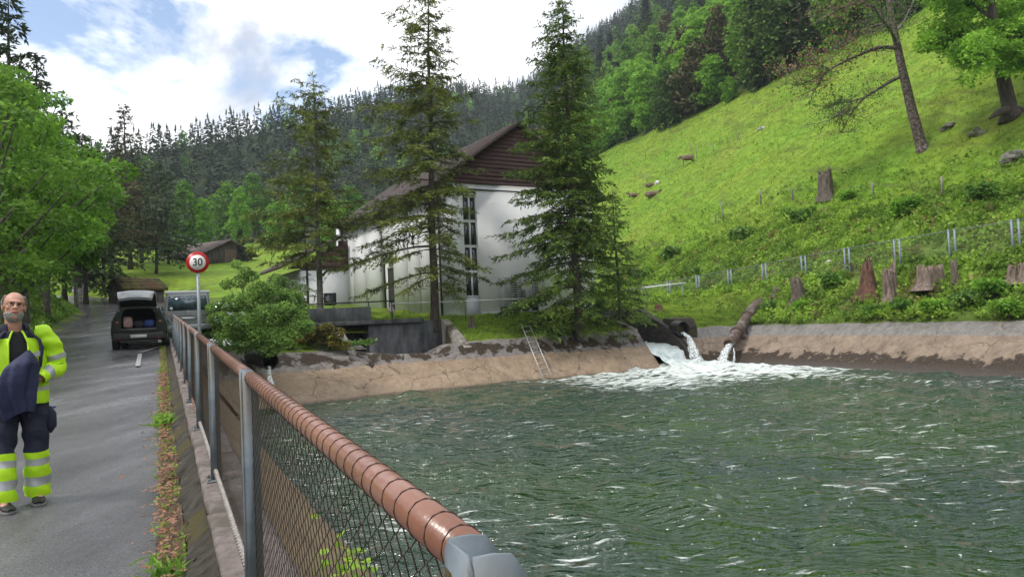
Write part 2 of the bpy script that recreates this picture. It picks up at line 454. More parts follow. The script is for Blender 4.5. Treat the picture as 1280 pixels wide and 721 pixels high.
# ------------------------------------------------------------------ road
asphalt = bpy.data.materials.new('wet_asphalt'); asphalt.use_nodes = True
t = asphalt.node_tree; bs = t.nodes['Principled BSDF']; tc = N(t, 'ShaderNodeTexCoord')
n1 = N(t, 'ShaderNodeTexNoise', inp={'Scale': 0.5, 'Detail': 7.0, 'Roughness': 0.6}); mpx = N(t, 'ShaderNodeMapping', inp={'Rotation': (0, 0, -ROADROT), 'Scale': (2.2, 0.6, 1)})
t.links.new(tc.outputs['Object'], mpx.inputs[0]); t.links.new(mpx.outputs[0], n1.inputs['Vector'])
r1 = N(t, 'ShaderNodeValToRGB'); r1.color_ramp.elements[0].position = .35; r1.color_ramp.elements[0].color = (.070, .069, .075, 1); r1.color_ramp.elements[1].position = .65; r1.color_ramp.elements[1].color = (.140, .138, .147, 1)
t.links.new(n1.outputs[0], r1.inputs[0])
ng = N(t, 'ShaderNodeTexNoise', inp={'Scale': 90.0, 'Detail': 2.0}); t.links.new(tc.outputs['Object'], ng.inputs['Vector'])
mg = N(t, 'ShaderNodeMapRange', inp={1: .3, 2: .7, 3: .6, 4: 1.5}); t.links.new(ng.outputs[0], mg.inputs[0])
hs = N(t, 'ShaderNodeHueSaturation'); t.links.new(mg.outputs[0], hs.inputs['Value']); t.links.new(r1.outputs[0], hs.inputs['Color']); t.links.new(hs.outputs[0], bs.inputs['Base Color'])
rr = N(t, 'ShaderNodeMapRange', inp={1: .38, 2: .66, 3: .08, 4: .30}); t.links.new(n1.outputs[0], rr.inputs[0]); t.links.new(rr.outputs[0], bs.inputs['Roughness'])
vb = N(t, 'ShaderNodeTexVoronoi', inp={'Scale': 110.0}); t.links.new(tc.outputs['Object'], vb.inputs['Vector'])
nb = N(t, 'ShaderNodeTexNoise', inp={'Scale': 6.0, 'Detail': 4.0}); t.links.new(tc.outputs['Object'], nb.inputs['Vector'])
bp = N(t, 'ShaderNodeBump', inp={'Strength': .55, 'Distance': .006}); t.links.new(vb.outputs['Distance'], bp.inputs['Height'])
bp2 = N(t, 'ShaderNodeBump', inp={'Strength': .25, 'Distance': .02}); t.links.new(nb.outputs[0], bp2.inputs['Height']); t.links.new(bp.outputs[0], bp2.inputs['Normal']); t.links.new(bp2.outputs[0], bs.inputs['Normal'])
# centre path: straight, then bending left behind the bank
ss = np.concatenate([np.arange(-14, 58, 1.0), np.arange(58, 96, 1.0)])
rows = []
wid = np.linspace(0, 1, 15)
edge_n = 0.07 * fnoise(ss, ss * 0, 31, 3, 0.4)
for i, s in enumerate(ss):
    tr = -0.40 + .5 * edge_n[i] - 15 * float(np.clip((s - 62) / 24, 0, 1)) ** 2
    if 28 < s: tr += 2.2 * float(np.clip((s - 28) / 8, 0, 1)) * float(np.clip((60 - s) / 20, 0, 1))
    tl = float(road_left(s))
    tt = tl + (tr - tl) * wid
    x, y = from_st(s, tt)
    rows.append(np.column_stack([x, y, road_z(np.full(15, s)) + 0.004 - 0.06 * ((wid - .5) * 2) ** 2 + 0.03]))
R = np.array(rows); k = len(ss)
ii = (np.arange(k - 1)[:, None] * 15 + np.arange(14)[None]).ravel()
rme = new_mesh('road', R.reshape(-1, 3), np.stack([ii, ii + 1, ii + 16, ii + 15], 1), smooth=True)
rme.materials.append(asphalt)
road = bpy.data.objects.new('road', rme); COL.objects.link(road); tag(road, kind='structure')
# white edge line (worn) on the right side, before and under the parked car
lw = mat('road_paint', (.62, .62, .60), (.3, .3, .3), scale=14, rough=.5, lo=.3, hi=.42)
def line_strip(pts_st, w=0.12):
    mb = MB(); p = np.array(pts_st, float); n = len(p)
    dt = np.gradient(p, axis=0); dt /= np.linalg.norm(dt, axis=1)[:, None]; nn = np.column_stack([-dt[:, 1], dt[:, 0]]) * w / 2
    V = []
    for q in (p - nn, p + nn):
        x, y = from_st(q[:, 0], q[:, 1]); V.append(np.column_stack([x, y, road_z(q[:, 0]) + 0.041]))
    V = np.vstack(V); i = np.arange(n - 1)
    mb.add(V, np.stack([i, i + 1, i + n + 1, i + n], 1)); return mb
for seg in ([(s, -0.95 - 0.012 * (s - 18) ** 1.0) for s in np.arange(18.5, 23.6, .5)], [(24.2 + q, -1.0 + 0.25 * q) for q in np.arange(0, 3.2, .4)]):
    o = line_strip(seg).build('edge_line', lw); tag(o, kind='structure')

# dirt and leaf litter strip between the asphalt and the wall
litter_m = mat('leaf_litter', (.05, .035, .022), (.15, .085, .055), scale=28, rough=.9, bump=.8, bscale=60, c3=(.06, .085, .02))
mb = MB(); sv = np.arange(-14, 29, .25); tv = np.linspace(-.41, -.24, 5); rows = []
for s in sv:
    x, y = from_st(s, tv); rows.append(np.column_stack([x, y, np.full(5, float(road_z(s))) + 0.006 + np.array([-.03, .008, .015, .03, .06]) + rs.normal(0, .008, 5)]))
i = (np.arange(len(sv) - 1)[:, None] * 5 + np.arange(4)[None]).ravel()
mb.add(np.array(rows).reshape(-1, 3), np.stack([i, i + 1, i + 6, i + 5], 1))
o = mb.build('verge', litter_m, smooth=True); tag(o, kind='structure')
mbl = MB()
for _ in range(2200):
    s = rs.uniform(-2.5, 16) if rs.rand() < .8 else rs.uniform(10, 26); tt = -0.345 + rs.normal(0, .045) - (.25 * rs.rand() if rs.rand() < .1 else 0)
    x, y = from_st(s, tt); z = float(road_z(s)) + .035 + max(0, (tt + .6)) * .2
    a = rs.uniform(0, 2 * pi); L = rs.uniform(.012, .035); w = L * .5; tl3 = rs.uniform(-.012, .012, 2)
    ca_, sa_ = cos(a), sin(a)
    mbl.add([[x, y, z], [x + L * ca_ - w * sa_, y + L * sa_ + w * ca_, z + tl3[0]], [x + 2 * L * ca_, y + 2 * L * sa_, z + tl3[1]], [x + L * ca_ + w * sa_, y + L * sa_ - w * ca_, z + .008]], [[0, 3, 2, 1]])
o = mbl.build('leaf_litter', mat('dead_leaf', (.22, .09, .05), (.35, .2, .13), scale=9, rough=.8, trans=.15)); tag(o, kind='stuff')

# ------------------------------------------------------------------ roadside wall with its coping slabs
conc_dark = mat('mossy_concrete', (.012, .010, .007), (.060, .052, .042), scale=7, rough=.9, bump=.9, bscale=22, c3=(.055, .045, .010), detail=8)
cop_m = mat('coping_concrete', (.11, .09, .085), (.23, .19, .18), scale=9, rough=.85, bump=.7, bscale=45, detail=8, c3=(.10, .085, .07))
rw = empty('retaining_wall', (*from_st(0, 0), cop_z(0)), 0)
tag(rw, 'low mossy concrete wall with coping slabs carrying the guard fence', 'wall')
org = np.array(rw.location)
mb = MB(); sv = np.arange(-14, 29.01, .2)
prof = [(-.37, -.60), (-.295, -.34), (-.23, -.25), (-.13, -.17), (-.08, -.128), (.20, -.13), (.22, -1.3)]
rows = []
for s in sv:
    row = []
    for (tt, dz) in prof:
        jitter = .045 * fnoise(np.array([s]), np.array([dz * 3]), 40, 4, .9)[0] if dz < -.13 and tt < 0 else 0
        x, y = from_st(s, tt + jitter); row.append([x, y, cop_z(s) + dz])
    rows.append(row)
i = (np.arange(len(sv) - 1)[:, None] * 7 + np.arange(6)[None]).ravel()
mb.add(np.array(rows).reshape(-1, 3) - org, np.stack([i, i + 7, i + 8, i + 1], 1))
mb.build('wall_body', conc_dark, rw)
sb = -14.0; slabs = []
cuts = [-14]
while cuts[-1] < 28.5: cuts.append(cuts[-1] + (1.93 if abs(cuts[-1]) > 5 else 1.93))
for a, b in zip(cuts[:-1], cuts[1:]):
    b = min(b, 29)
    mb = MB(); n = 14; ss_ = np.linspace(a + .006, b - .006, n)
    tt = [-.10, -.108, -.085, .19, .235, .225]; dz = [-.128, -.02, 0, 0, -.03, -.128]
    rows = []
    for q, s in enumerate(ss_):
        e = rs.normal(0, .005, (6, 2)); e[:, 1] *= .5
        if q in (0, n - 1): e[1:5, 1] -= .008
        rows.append([[*from_st(s, tt[j] + e[j, 0]), cop_z(s) + dz[j] + e[j, 1]] for j in range(6)])
    V = np.array(rows).reshape(-1, 3) - org
    i = (np.arange(n - 1)[:, None] * 6 + np.arange(6)[None]); jn = np.arange(n - 1)[:, None] * 6 + (np.arange(6)[None] + 1) % 6
    q = np.stack([i.ravel(), jn.ravel(), (jn + 6).ravel(), (i + 6).ravel()], 1)
    t_a = [[0, j, j + 1] for j in range(1, 5)]; t_b = [[6 * (n - 1), 6 * (n - 1) + j + 1, 6 * (n - 1) + j] for j in range(1, 5)]
    mb.add(V, q, t_a + t_b); mb.build('coping_slab', cop_m, rw)

# ------------------------------------------------------------------ sloped basin banks
def bank_mat(name, low, low2, top, zsplit, moss, moss_lo, wetdark):
    m = bpy.data.materials.new(name); m.use_nodes = True; t = m.node_tree; bs = t.nodes['Principled BSDF']
    bs.inputs['Roughness'].default_value = .85
    g = N(t, 'ShaderNodeNewGeometry'); sp = N(t, 'ShaderNodeSeparateXYZ'); t.links.new(g.outputs['Position'], sp.inputs[0])
    def noise(sc, det=6.0, rough=.6, dist=0.0):
        n = N(t, 'ShaderNodeTexNoise', inp={'Scale': sc, 'Detail': det, 'Roughness': rough, 'Distortion': dist}); t.links.new(g.outputs['Position'], n.inputs['Vector']); return n.outputs[0]
    def ramp(src, a, b, c1=(0, 0, 0, 1), c2=(1, 1, 1, 1)):
        r = N(t, 'ShaderNodeValToRGB'); r.color_ramp.elements[0].position = a; r.color_ramp.elements[1].position = b; r.color_ramp.elements[0].color = c1; r.color_ramp.elements[1].color = c2; t.links.new(src, r.inputs[0]); return r.outputs[0]
    def mix(f, a, b, bl='MIX'):
        n = N(t, 'ShaderNodeMixRGB', blend_type=bl); 
        for k, x in ((0, f), (1, a), (2, b)):
            if isinstance(x, (int, float)): n.inputs[k].default_value = x
            elif isinstance(x, tuple): n.inputs[k].default_value = (*x, 1) if len(x) == 3 else x
            else: t.links.new(x, n.inputs[k])
        return n.outputs[0]
    def math_(op, a, b=0.0, c=None):
        n = N(t, 'ShaderNodeMath', operation=op)
        for k, x in enumerate((a, b) if c is None else (a, b, c)):
            if isinstance(x, (int, float)): n.inputs[k].default_value = x
            else: t.links.new(x, n.inputs[k])
        return n.outputs[0]
    z = sp.outputs[2]
    nlow = ramp(noise(1.3, 8), .35, .65, (*low, 1), (*low2, 1))
    ntop = ramp(noise(3.0, 9, .7), .3, .7, tuple(c * .55 for c in top) + (1,), (*top, 1))
    # concrete changes at the old water line
    zz = math_('ADD', z, math_('MULTIPLY', math_('SUBTRACT', noise(1.1, 4), .5), .18))
    f = math_('MULTIPLY', math_('SUBTRACT', zz, zsplit), 14.0); fc = N(t, 'ShaderNodeClamp'); t.links.new(f, fc.inputs[0])
    col = mix(fc.outputs[0], nlow, ntop)
    st = N(t, 'ShaderNodeMapping', inp={'Scale': (2.6, 2.6, .35)}); t.links.new(g.outputs['Position'], st.inputs[0])
    sn = N(t, 'ShaderNodeTexNoise', inp={'Scale': 1.6, 'Detail': 7.0, 'Roughness': .7}); t.links.new(st.outputs[0], sn.inputs['Vector'])
    col = mix(ramp(sn.outputs[0], .48, .70, (0, 0, 0, 1), (.6, .6, .6, 1)), col, tuple(c * .42 for c in low))
    col = mix(ramp(noise(2.4, 9, .75), .54, .72, (0, 0, 0, 1), (.5, .5, .5, 1)), col, tuple(min(.6, c * 1.45) for c in low2))
    vc = N(t, 'ShaderNodeTexVoronoi', feature='DISTANCE_TO_EDGE', inp={'Scale': .42, 'Randomness': 1.0}); wv = N(t, 'ShaderNodeVectorMath', operation='ADD'); wn_ = N(t, 'ShaderNodeTexNoise', inp={'Scale': 1.5, 'Detail': 5.0}); t.links.new(g.outputs['Position'], wn_.inputs['Vector'])
    t.links.new(g.outputs['Position'], wv.inputs[0]); t.links.new(wn_.outputs[1], wv.inputs[1]); t.links.new(wv.outputs[0], vc.inputs['Vector'])
    crack = ramp(vc.outputs['Distance'], .004, .012, (1, 1, 1, 1), (0, 0, 0, 1)); col = mix(math_('MULTIPLY', crack, .65), col, (.05, .035, .025))
    # dark moss and algae patches: noise threshold that depends on the height band
    hb = N(t, 'ShaderNodeMapRange', inp={1: WZ, 2: CREST, 3: 0, 4: 1}); t.links.new(z, hb.inputs[0])
    rb = N(t, 'ShaderNodeValToRGB'); el = rb.color_ramp.elements
    while len(el) > 1: el.remove(el[0])
    el[0].position = moss[0][0]; el[0].color = (moss[0][1],) * 3 + (1,)
    for p_, v_ in moss[1:]:
        e = el.new(p_); e.color = (v_, v_, v_, 1)
    t.links.new(hb.outputs[0], rb.inputs[0])
    mval = math_('ADD', noise(moss_lo, 8, .62, .25), math_('SUBTRACT', rb.outputs[0], .5))
    mm = ramp(mval, .59, .65)
    mcol = ramp(noise(9, 6), .35, .65, (.016, .012, .008, 1), (.06, .038, .022, 1))
    col = mix(mm, col, mcol)
    # damp foot
    wf = N(t, 'ShaderNodeMapRange', inp={1: WZ + wetdark, 2: WZ + .03, 3: 0, 4: .65}); t.links.new(zz, wf.inputs[0]); 
    col = mix(wf.outputs[0], col, (.05, .035, .022))
    t.links.new(col, bs.inputs['Base Color'])
    rr = N(t, 'ShaderNodeMapRange', inp={1: WZ + wetdark + .3, 2: WZ, 3: .85, 4: .35}); t.links.new(zz, rr.inputs[0]); t.links.new(rr.outputs[0], bs.inputs['Roughness'])
    hh = math_('ADD', noise(12, 8, .7), math_('MULTIPLY', mm, .8))
    bp = N(t, 'ShaderNodeBump', inp={'Strength': .7, 'Distance': .05}); t.links.new(hh, bp.inputs['Height']); t.links.new(bp.outputs[0], bs.inputs['Normal'])
    return m
far_m = bank_mat('far_bank_concrete', (.26, .185, .125), (.36, .27, .19), (.26, .24, .235), WZ + 1.28, [(0, .15), (.35, .2), (.55, .44), (.70, .64), (.88, .64), (.96, .52), (1, .42)], 1.3, .12)
right_m = bank_mat('right_bank_concrete', (.18, .135, .10), (.28, .215, .16), (.25, .24, .23), WZ + 1.55, [(0, .86), (.12, .78), (.26, .66), (.40, .50), (.52, .28), (.8, .15), (1, .28)], 1.5, .1)
near_m = bank_mat('near_bank_concrete', (.22, .15, .095), (.30, .215, .14), (.16, .14, .12), WZ + 2.2, [(0, .1), (.5, .2), (1, .4)], 1.0, .12)
def loft_bank(name, crest, bot, m, seed, lipw=.55, nv=26, amp=.05, step=.35):
    """crest/bot: matching lists of (s,t,z); surface between them, subdivided and roughened, plus a ledge behind the crest"""
    c = np.array(crest, float); b = np.array(bot, float)
    L = np.concatenate([[0], np.cumsum(np.hypot(np.diff(c[:, 0]), np.diff(c[:, 1])))])
    n = int(L[-1] / step) + 2; q = np.linspace(0, L[-1], n)
    ci = np.column_stack([np.interp(q, L, c[:, k]) for k in range(3)]); bi = np.column_stack([np.interp(q, L, b[:, k]) for k in range(3)])
    out = ci - bi; out[:, 2] = 0; out /= np.linalg.norm(out, axis=1)[:, None]
    rows = []
    lip = ci + out * lipw; lip[:, 2] -= .02; lip2 = ci + out * lipw * 1.6; lip2[:, 2] -= .4
    rows.append(lip2); rows.append(lip)
    for v in np.linspace(0, 1, nv):
        p = ci * (1 - v) + bi * v
        d = amp * fnoise(q, np.full(n, v * 4.0), seed, 4, .35)
        if v == 0: d = d * .8 + .03 * fnoise(q, q * 0, seed + 1, 4, 1.1)
        p = p.copy(); p[:, 2] += d * 1.0; rows.append(p)
    R = np.array(rows); x, y = from_st(R[..., 0], R[..., 1]); V = np.stack([x, y, R[..., 2]], -1)
    k = V.shape[0]; i = (np.arange(k - 1)[:, None] * n + np.arange(n - 1)[None]).ravel()
    q4 = np.stack([i, i + n, i + n + 1, i + 1], 1)
    mb = MB(); mb.add(V.reshape(-1, 3), q4); return mb
BOT = -3.0
def bot_of(cs, ct, cz, ss_, ts_):
    """extend the slope line crest->shore down to BOT"""
    k = (cz - BOT) / (cz - WZ); return (cs + (ss_ - cs) * k, ct + (ts_ - ct) * k, BOT)
nb_c = [(s, .2, cop_z(s) - .14) for s in np.arange(-14, 28.3, 1.0)] + [(28.6, .3, cop_z(28.6) - .14)]
nb_b = [bot_of(*c, c[0], 2.1) for c in nb_c]; nb_b[-1] = bot_of(*nb_c[-1], 27.6, 2.6)
nb = loft_bank('near_bank', nb_c, nb_b, near_m, 50, lipw=.05, amp=.03).build('basin_bank', near_m, smooth=True)
tag(nb, 'brown concrete slope below the guard fence, seen through its wire mesh', 'embankment', 'concrete banks of the basin')
fc_c = [(28.6, .3, 1.25), (30.2, 1.45, 1.20), (33.3, 3.6, .44), (33.3, 8.0, .40), (33.3, 10.2, .05), (33.3, 12.2, .02), (33.3, 13.2, .42), (33.3, 16, .50), (33.3, 18.3, .5), (33.3, 25.35, .6)]
fc_s = [(27.0, 2.3), (28.2, 3.2), (29.0, 4.6), (30.1, 8.2), (30.6, 10.4), (30.7, 12.2), (30.8, 13.2), (31.2, 16), (31.1, 18.3), (31.1, 25.45)]
fb_b = [bot_of(*c, *sx) for c, sx in zip(fc_c, fc_s)]
mbb = loft_bank('far_bank', fc_c, fb_b, far_m, 60, amp=.045, step=.25)
# thickness at the inlet end
ex = [from_st(33.3, 25.36), from_st(fb_b[-1][0], 25.46)]
mbb.add([[*ex[0], .6], [*ex[1], BOT], [*ex[0], BOT], [*from_st(34.2, 25.36), .2], [*from_st(34.2, 25.36), BOT]], None, [[0, 1, 2], [0, 2, 4], [0, 4, 3]])
cp = [from_st(28.4, .15), from_st(30.2, 1.45), from_st(33.4, 3.6), from_st(33.4, 9), from_st(34.6, 9), from_st(34.6, 2.0), from_st(31, -.3), from_st(28.4, -.3)]
cz = [1.27, 1.18, .43, .40, .55, .95, 1.2, 1.22]
mbb.add([[*p, z] for p, z in zip(cp, cz)], None, [[0, 1, 7], [1, 6, 7], [1, 2, 6], [2, 5, 6], [2, 3, 5], [3, 4, 5]])
fbk = mbb.build('basin_bank', far_m, smooth=False); tag(fbk, 'sloped tan and grey concrete bank below the white building, carrying the ladder', 'embankment', 'concrete banks of the basin')
rc_c = [(33.3, 27.85, .50), (33.3, 32.0, .50), (32.9, 33.2, .5), (32.0, 33.7, .5)] + [(s, 33.7, .5) for s in np.arange(30, -14, -2.0)]
rc_s = [(31.2, 27.9), (31.1, 29.6), (30.6, 30.6), (29.4, 31)] + [(s, 31 - .02 * (29 - s) * (s < 20), ) for s in np.arange(29, -15, -2.0)]
rc_b = [bot_of(*c, *sx) for c, sx in zip(rc_c, rc_s)]
rbk = loft_bank('right_bank', rc_c, rc_b, right_m, 70, amp=.05, step=.25).build('basin_bank', right_m)
tag(rbk, 'long sloped concrete bank with dark algae below the tree stumps', 'embankment', 'concrete banks of the basin')

# ------------------------------------------------------------------ water
FOAM_C = onS(858, 456, 30.6)
x_, y_ = np.meshgrid(np.arange(-13.5, 32, .14), np.arange(-9, 52, .14)); sh = x_.shape
s_, t_ = to_st(x_, y_)
wz = np.zeros(sh); rw_ = np.random.RandomState(99)
fs, ft = to_st(FOAM_C[0], FOAM_C[1])
for k in range(70):
    lam = .35 * (8.5) ** rw_.rand(); th = rw_.normal(0, 1.1) + (DA + pi); a = .0062 * lam ** .9
    ph = rw_.uniform(0, 2 * pi); kx, ky = cos(th) * 2 * pi / lam, sin(th) * 2 * pi / lam
    env = .6 + .6 * np.sin(x_ * rw_.uniform(-.5, .5) + y_ * rw_.uniform(-.5, .5) + ph * 3)
    wz += a * env * np.sin(kx * x_ + ky * y_ + ph + .8 * np.sin(.6 * kx * y_ + ph))
dist = np.hypot(s_ - fs, t_ - ft)
boil = np.exp(-(dist / 5.5) ** 2)
wz *= (1 + 1.6 * boil); wz += .12 * boil * np.abs(fnoise(x_, y_, 81, 4, .45)) + .10 * np.exp(-(dist / 3) ** 2)
Vw = np.stack([x_, y_, WZ + wz], -1).reshape(-1, 3)
ny, nx = sh; i = (np.arange(ny - 1)[:, None] * nx + np.arange(nx - 1)[None]).ravel()
qs = np.stack([i, i + 1, i + nx + 1, i + nx], 1)
cs_, ct_ = to_st(Vw[qs[:, 0], 0], Vw[qs[:, 0], 1])
keep = ((cs_ < 32.6) & (ct_ > .9) & (ct_ < 32.8) & (cs_ > -9)) | ((cs_ < 38) & (cs_ >= 32.6) & (ct_ > 25.2) & (ct_ < 28))
wm = bpy.data.materials.new('green_water'); wm.use_nodes = True; t = wm.node_tree; bs = t.nodes['Principled BSDF']
bs.inputs['Roughness'].default_value = .045; bs.inputs['IOR'].default_value = 1.6
g = N(t, 'ShaderNodeNewGeometry')
nz = N(t, 'ShaderNodeTexNoise', inp={'Scale': .12, 'Detail': 3.0}); t.links.new(g.outputs['Position'], nz.inputs['Vector'])
cr_ = N(t, 'ShaderNodeValToRGB'); cr_.color_ramp.elements[0].position = .35; cr_.color_ramp.elements[0].color = (.007, .030, .020, 1); cr_.color_ramp.elements[1].position = .65; cr_.color_ramp.elements[1].color = (.018, .052, .010, 1)
t.links.new(nz.outputs[0], cr_.inputs[0])
# foam: dense near the outlets, flecks elsewhere double as painted sky glints
vd = N(t, 'ShaderNodeVectorMath', operation='DISTANCE'); vd.inputs[1].default_value = (float(FOAM_C[0]), float(FOAM_C[1]), WZ)
t.links.new(g.outputs['Position'], vd.inputs[0])
fm = N(t, 'ShaderNodeMapRange', inp={1: 2.0, 2: 13.0, 3: .33, 4: -.03}); t.links.new(vd.outputs['Value'], fm.inputs[0])
mpw = N(t, 'ShaderNodeMapping', inp={'Rotation': (0, 0, .05), 'Scale': (.42, 1.5, 1)}); t.links.new(g.outputs['Position'], mpw.inputs[0])
nf = N(t, 'ShaderNodeTexNoise', inp={'Scale': 3.4, 'Detail': 6.0, 'Roughness': .62, 'Distortion': .15}); t.links.new(mpw.outputs[0], nf.inputs['Vector'])
nbig = N(t, 'ShaderNodeTexNoise', inp={'Scale': .16, 'Detail': 3.0}); t.links.new(g.outputs['Position'], nbig.inputs['Vector'])
bigm = N(t, 'ShaderNodeMapRange', inp={1: .38, 2: .62, 3: -.02, 4: .085}); t.links.new(nbig.outputs[0], bigm.inputs[0])
ad = N(t, 'ShaderNodeMath', operation='ADD'); t.links.new(nf.outputs[0], ad.inputs[0]); t.links.new(fm.outputs[0], ad.inputs[1])
ad2 = N(t, 'ShaderNodeMath', operation='ADD'); t.links.new(ad.outputs[0], ad2.inputs[0]); t.links.new(bigm.outputs[0], ad2.inputs[1])
fr = N(t, 'ShaderNodeValToRGB'); fr.color_ramp.elements[0].position = .625; fr.color_ramp.elements[1].position = .74; fr.color_ramp.elements[1].color = (.85, .85, .85, 1); t.links.new(ad2.outputs[0], fr.inputs[0])
# small bubbles
vo = N(t, 'ShaderNodeTexVoronoi', inp={'Scale': 4.5, 'Randomness': 1.0}); t.links.new(g.outputs['Position'], vo.inputs['Vector'])
vr = N(t, 'ShaderNodeMapRange', inp={1: .10, 2: .07, 3: 0, 4: 1}); t.links.new(vo.outputs['Distance'], vr.inputs[0])
vm = N(t, 'ShaderNodeMath', operation='MULTIPLY'); t.links.new(vr.outputs[0], vm.inputs[0])
vn = N(t, 'ShaderNodeMapRange', inp={1: .5, 2: .56, 3: 0, 4: 1}); t.links.new(nf.outputs[0], vn.inputs[0]); t.links.new(vn.outputs[0], vm.inputs[1])
mxf = N(t, 'ShaderNodeMath', operation='MAXIMUM'); t.links.new(fr.outputs[0], mxf.inputs[0]); t.links.new(vm.outputs[0], mxf.inputs[1])
cm = N(t, 'ShaderNodeMixRGB', inp={2: (.80, .86, .84, 1)}); t.links.new(mxf.outputs[0], cm.inputs[0]); t.links.new(cr_.outputs[0], cm.inputs[1]); t.links.new(cm.outputs[0], bs.inputs['Base Color'])
rm = N(t, 'ShaderNodeMapRange', inp={3: .045, 4: .6}); t.links.new(mxf.outputs[0], rm.inputs[0]); t.links.new(rm.outputs[0], bs.inputs['Roughness'])
mpn = N(t, 'ShaderNodeMapping', inp={'Rotation': (0, 0, .2), 'Scale': (.8, 2.1, 1)}); t.links.new(g.outputs['Position'], mpn.inputs[0])
nn = N(t, 'ShaderNodeTexNoise', inp={'Scale': 3.4, 'Detail': 3.0, 'Roughness': .45, 'Distortion': .15}); t.links.new(mpn.outputs[0], nn.inputs['Vector'])
bp = N(t, 'ShaderNodeBump', inp={'Strength': 1.0, 'Distance': .26}); t.links.new(nn.outputs[0], bp.inputs['Height']); t.links.new(bp.outputs[0], bs.inputs['Normal'])
wme = new_mesh('water', Vw, qs[keep], smooth=True); wme.materials.append(wm)
water = bpy.data.objects.new('water', wme); COL.objects.link(water); tag(water, kind='structure')
# ------------------------------------------------------------------ guard fence on the wall
galv = mat('weathered_grey_paint', (.12, .15, .18), (.20, .235, .27), scale=6, rough=.55, bump=.15, c3=(.10, .085, .06), detail=7)
brown_pipe = mat('brown_plastic_rail', (.20, .092, .062), (.285, .135, .095), scale=3, rough=.27, bump=.10, bscale=40, c3=(.13, .065, .05), stretch=(1, 1, 1))
wire_m = mat('rusty_wire', (.030, .022, .018), (.075, .046, .034), scale=30, rough=.6, metal=.3)
rope_m = mat('pale_wire_rope', (.22, .20, .19), (.36, .33, .31), scale=30, rough=.7)
gf = empty('guard_fence', (*from_st(0, 0), cop_z(0)))
tag(gf, 'wire mesh guard fence with brown tube rail and grey steel posts on the roadside wall', 'fence')
gorg = np.array(gf.location)
D3 = np.array([Dh[0], Dh[1], GR]); R3 = np.array([Rh[0], Rh[1], 0]); Z3 = np.array([0, 0, 1.0])
def F3(x, t, z): return x * D3 + t * R3 + z * Z3
POST_S = [-2.85, -0.22] + [2.30 + 2.5 * k for k in range(10)]
# U-section post: web towards the road, flanges towards the water, rounded upper corners
def post_mb():
    mb = MB(); h0, h1 = -RAIL_H, .034
    def plate(t0, t1, x0, x1, round_=True):
        # plate spanning x0..x1 (along fence), t0..t1
        prof = [(x0, h0), (x1, h0), (x1, h1 - .015), (x1 - .012 * np.sign(x1 - x0), h1), (x0 + .012 * np.sign(x1 - x0), h1), (x0, h1 - .015)]
        mb.prism([F3(x, t0, z) for x, z in prof], F3(0, t1 - t0, 0))
    plate(-.042, -.036, -.041, .041)
    for sx in (-1, 1):
        prof = [(-.036, h0), (.030, h0), (.030, h1 - .03), (.012, h1 - .004), (-.010, h1), (-.036, h1)]
        mb.prism([F3(sx * .041, t, z) for t, z in prof], F3(-sx * .006, 0, 0))
    mb.box((-.001, -.001, 0), (.001, .001, .001))
    return mb
post0 = None
rust_p = mat('rust_patch', (.035, .018, .008), (.10, .06, .02), scale=60, rough=.9)
def foot_mb():
    mb = MB(); mb.prism([F3(a, b, -RAIL_H + .002) for a, b in ((-.075, -.075), (.075, -.075), (.075, .06), (-.075, .06))], F3(0, 0, .009))
    for a in (-.058, .058): mb.tube([F3(a, -.058, -RAIL_H + .01), F3(a, -.058, -RAIL_H + .03)], .009, 6)
    return mb
for k, s in enumerate(POST_S):
    loc = rail_at(s) - gorg
    if k == 0:
        post0 = post_mb().build('post', galv, gf); post0.location = loc
        f0 = foot_mb().build('base_plate', galv, gf); f0.location = loc
        mb = MB(); mb.prism([F3(a, -.0425, b) for a, b in ((.016, -.036), (.037, -.034), (.036, .002), (.018, .0))], F3(0, -.001, 0)); rp_ = mb.build('rust_patch', rust_p, gf); rp_.location = loc
    else:
        for src in (post0, f0):
            c = src.copy(); COL.objects.link(c); c.parent = gf; c.location = loc
def chain_mesh(L, h0, h1, cell, r):
    cellw = .078
    """diamond mesh between heights h0..h1; wires zigzag, slightly bowed at their crossings"""
    mb_v = []; mb_q = []; n = 0
    hc = .024
    nrow = int(round((h1 - h0) / hc)); hc = (h1 - h0) / nrow
    ncol = int(L / cellw)
    cw = L / ncol
    tri = np.arange(3) * 2 * pi / 3
    for c in range(ncol + 1):
        x0 = c * cw; pts = []
        for j in range(nrow + 1):
            x = x0 + (cw / 2 if j % 2 else 0) * 1.0
            x = min(x, L)
            pts.append([x, .0014 * (1 if (j + 0) % 2 else -1), h0 + j * hc])
            # mirrored wire is the next column's, so each zigzag makes half a diamond
        pts = np.array(pts)
        W3 = pts[:, :1] * D3 + pts[:, 1:2] * R3 + pts[:, 2:] * Z3
        V, q, _ = tube_arr(W3, r, 3, False); mb_v.append(V); mb_q.append(q + n); n += len(V)
        pts2 = pts.copy(); pts2[:, 0] = np.clip(x0 - (np.arange(nrow + 1) % 2) * cw / 2, 0, L); pts2[:, 1] *= -1
        W3 = pts2[:, :1] * D3 + pts2[:, 1:2] * R3 + pts2[:, 2:] * Z3
        V, q, _ = tube_arr(W3, r, 3, False); mb_v.append(V); mb_q.append(q + n); n += len(V)
    return new_mesh('mesh_panel', np.vstack(mb_v), np.vstack(mb_q))
cache = {}
def rail_mesh(L):
    mb = MB(); mb.tube([F3(x, 0, 0) for x in np.linspace(.045, L - .045, 8)], .0295, 18); return mb
def ring_mb():
    mb = MB(); th = np.linspace(0, 2 * pi, 13)
    mb.tube([F3(.006 * sin(a), .0308 * cos(a), .0308 * sin(a)) for a in th], .0011, 4, cap=False); return mb
ring0 = None
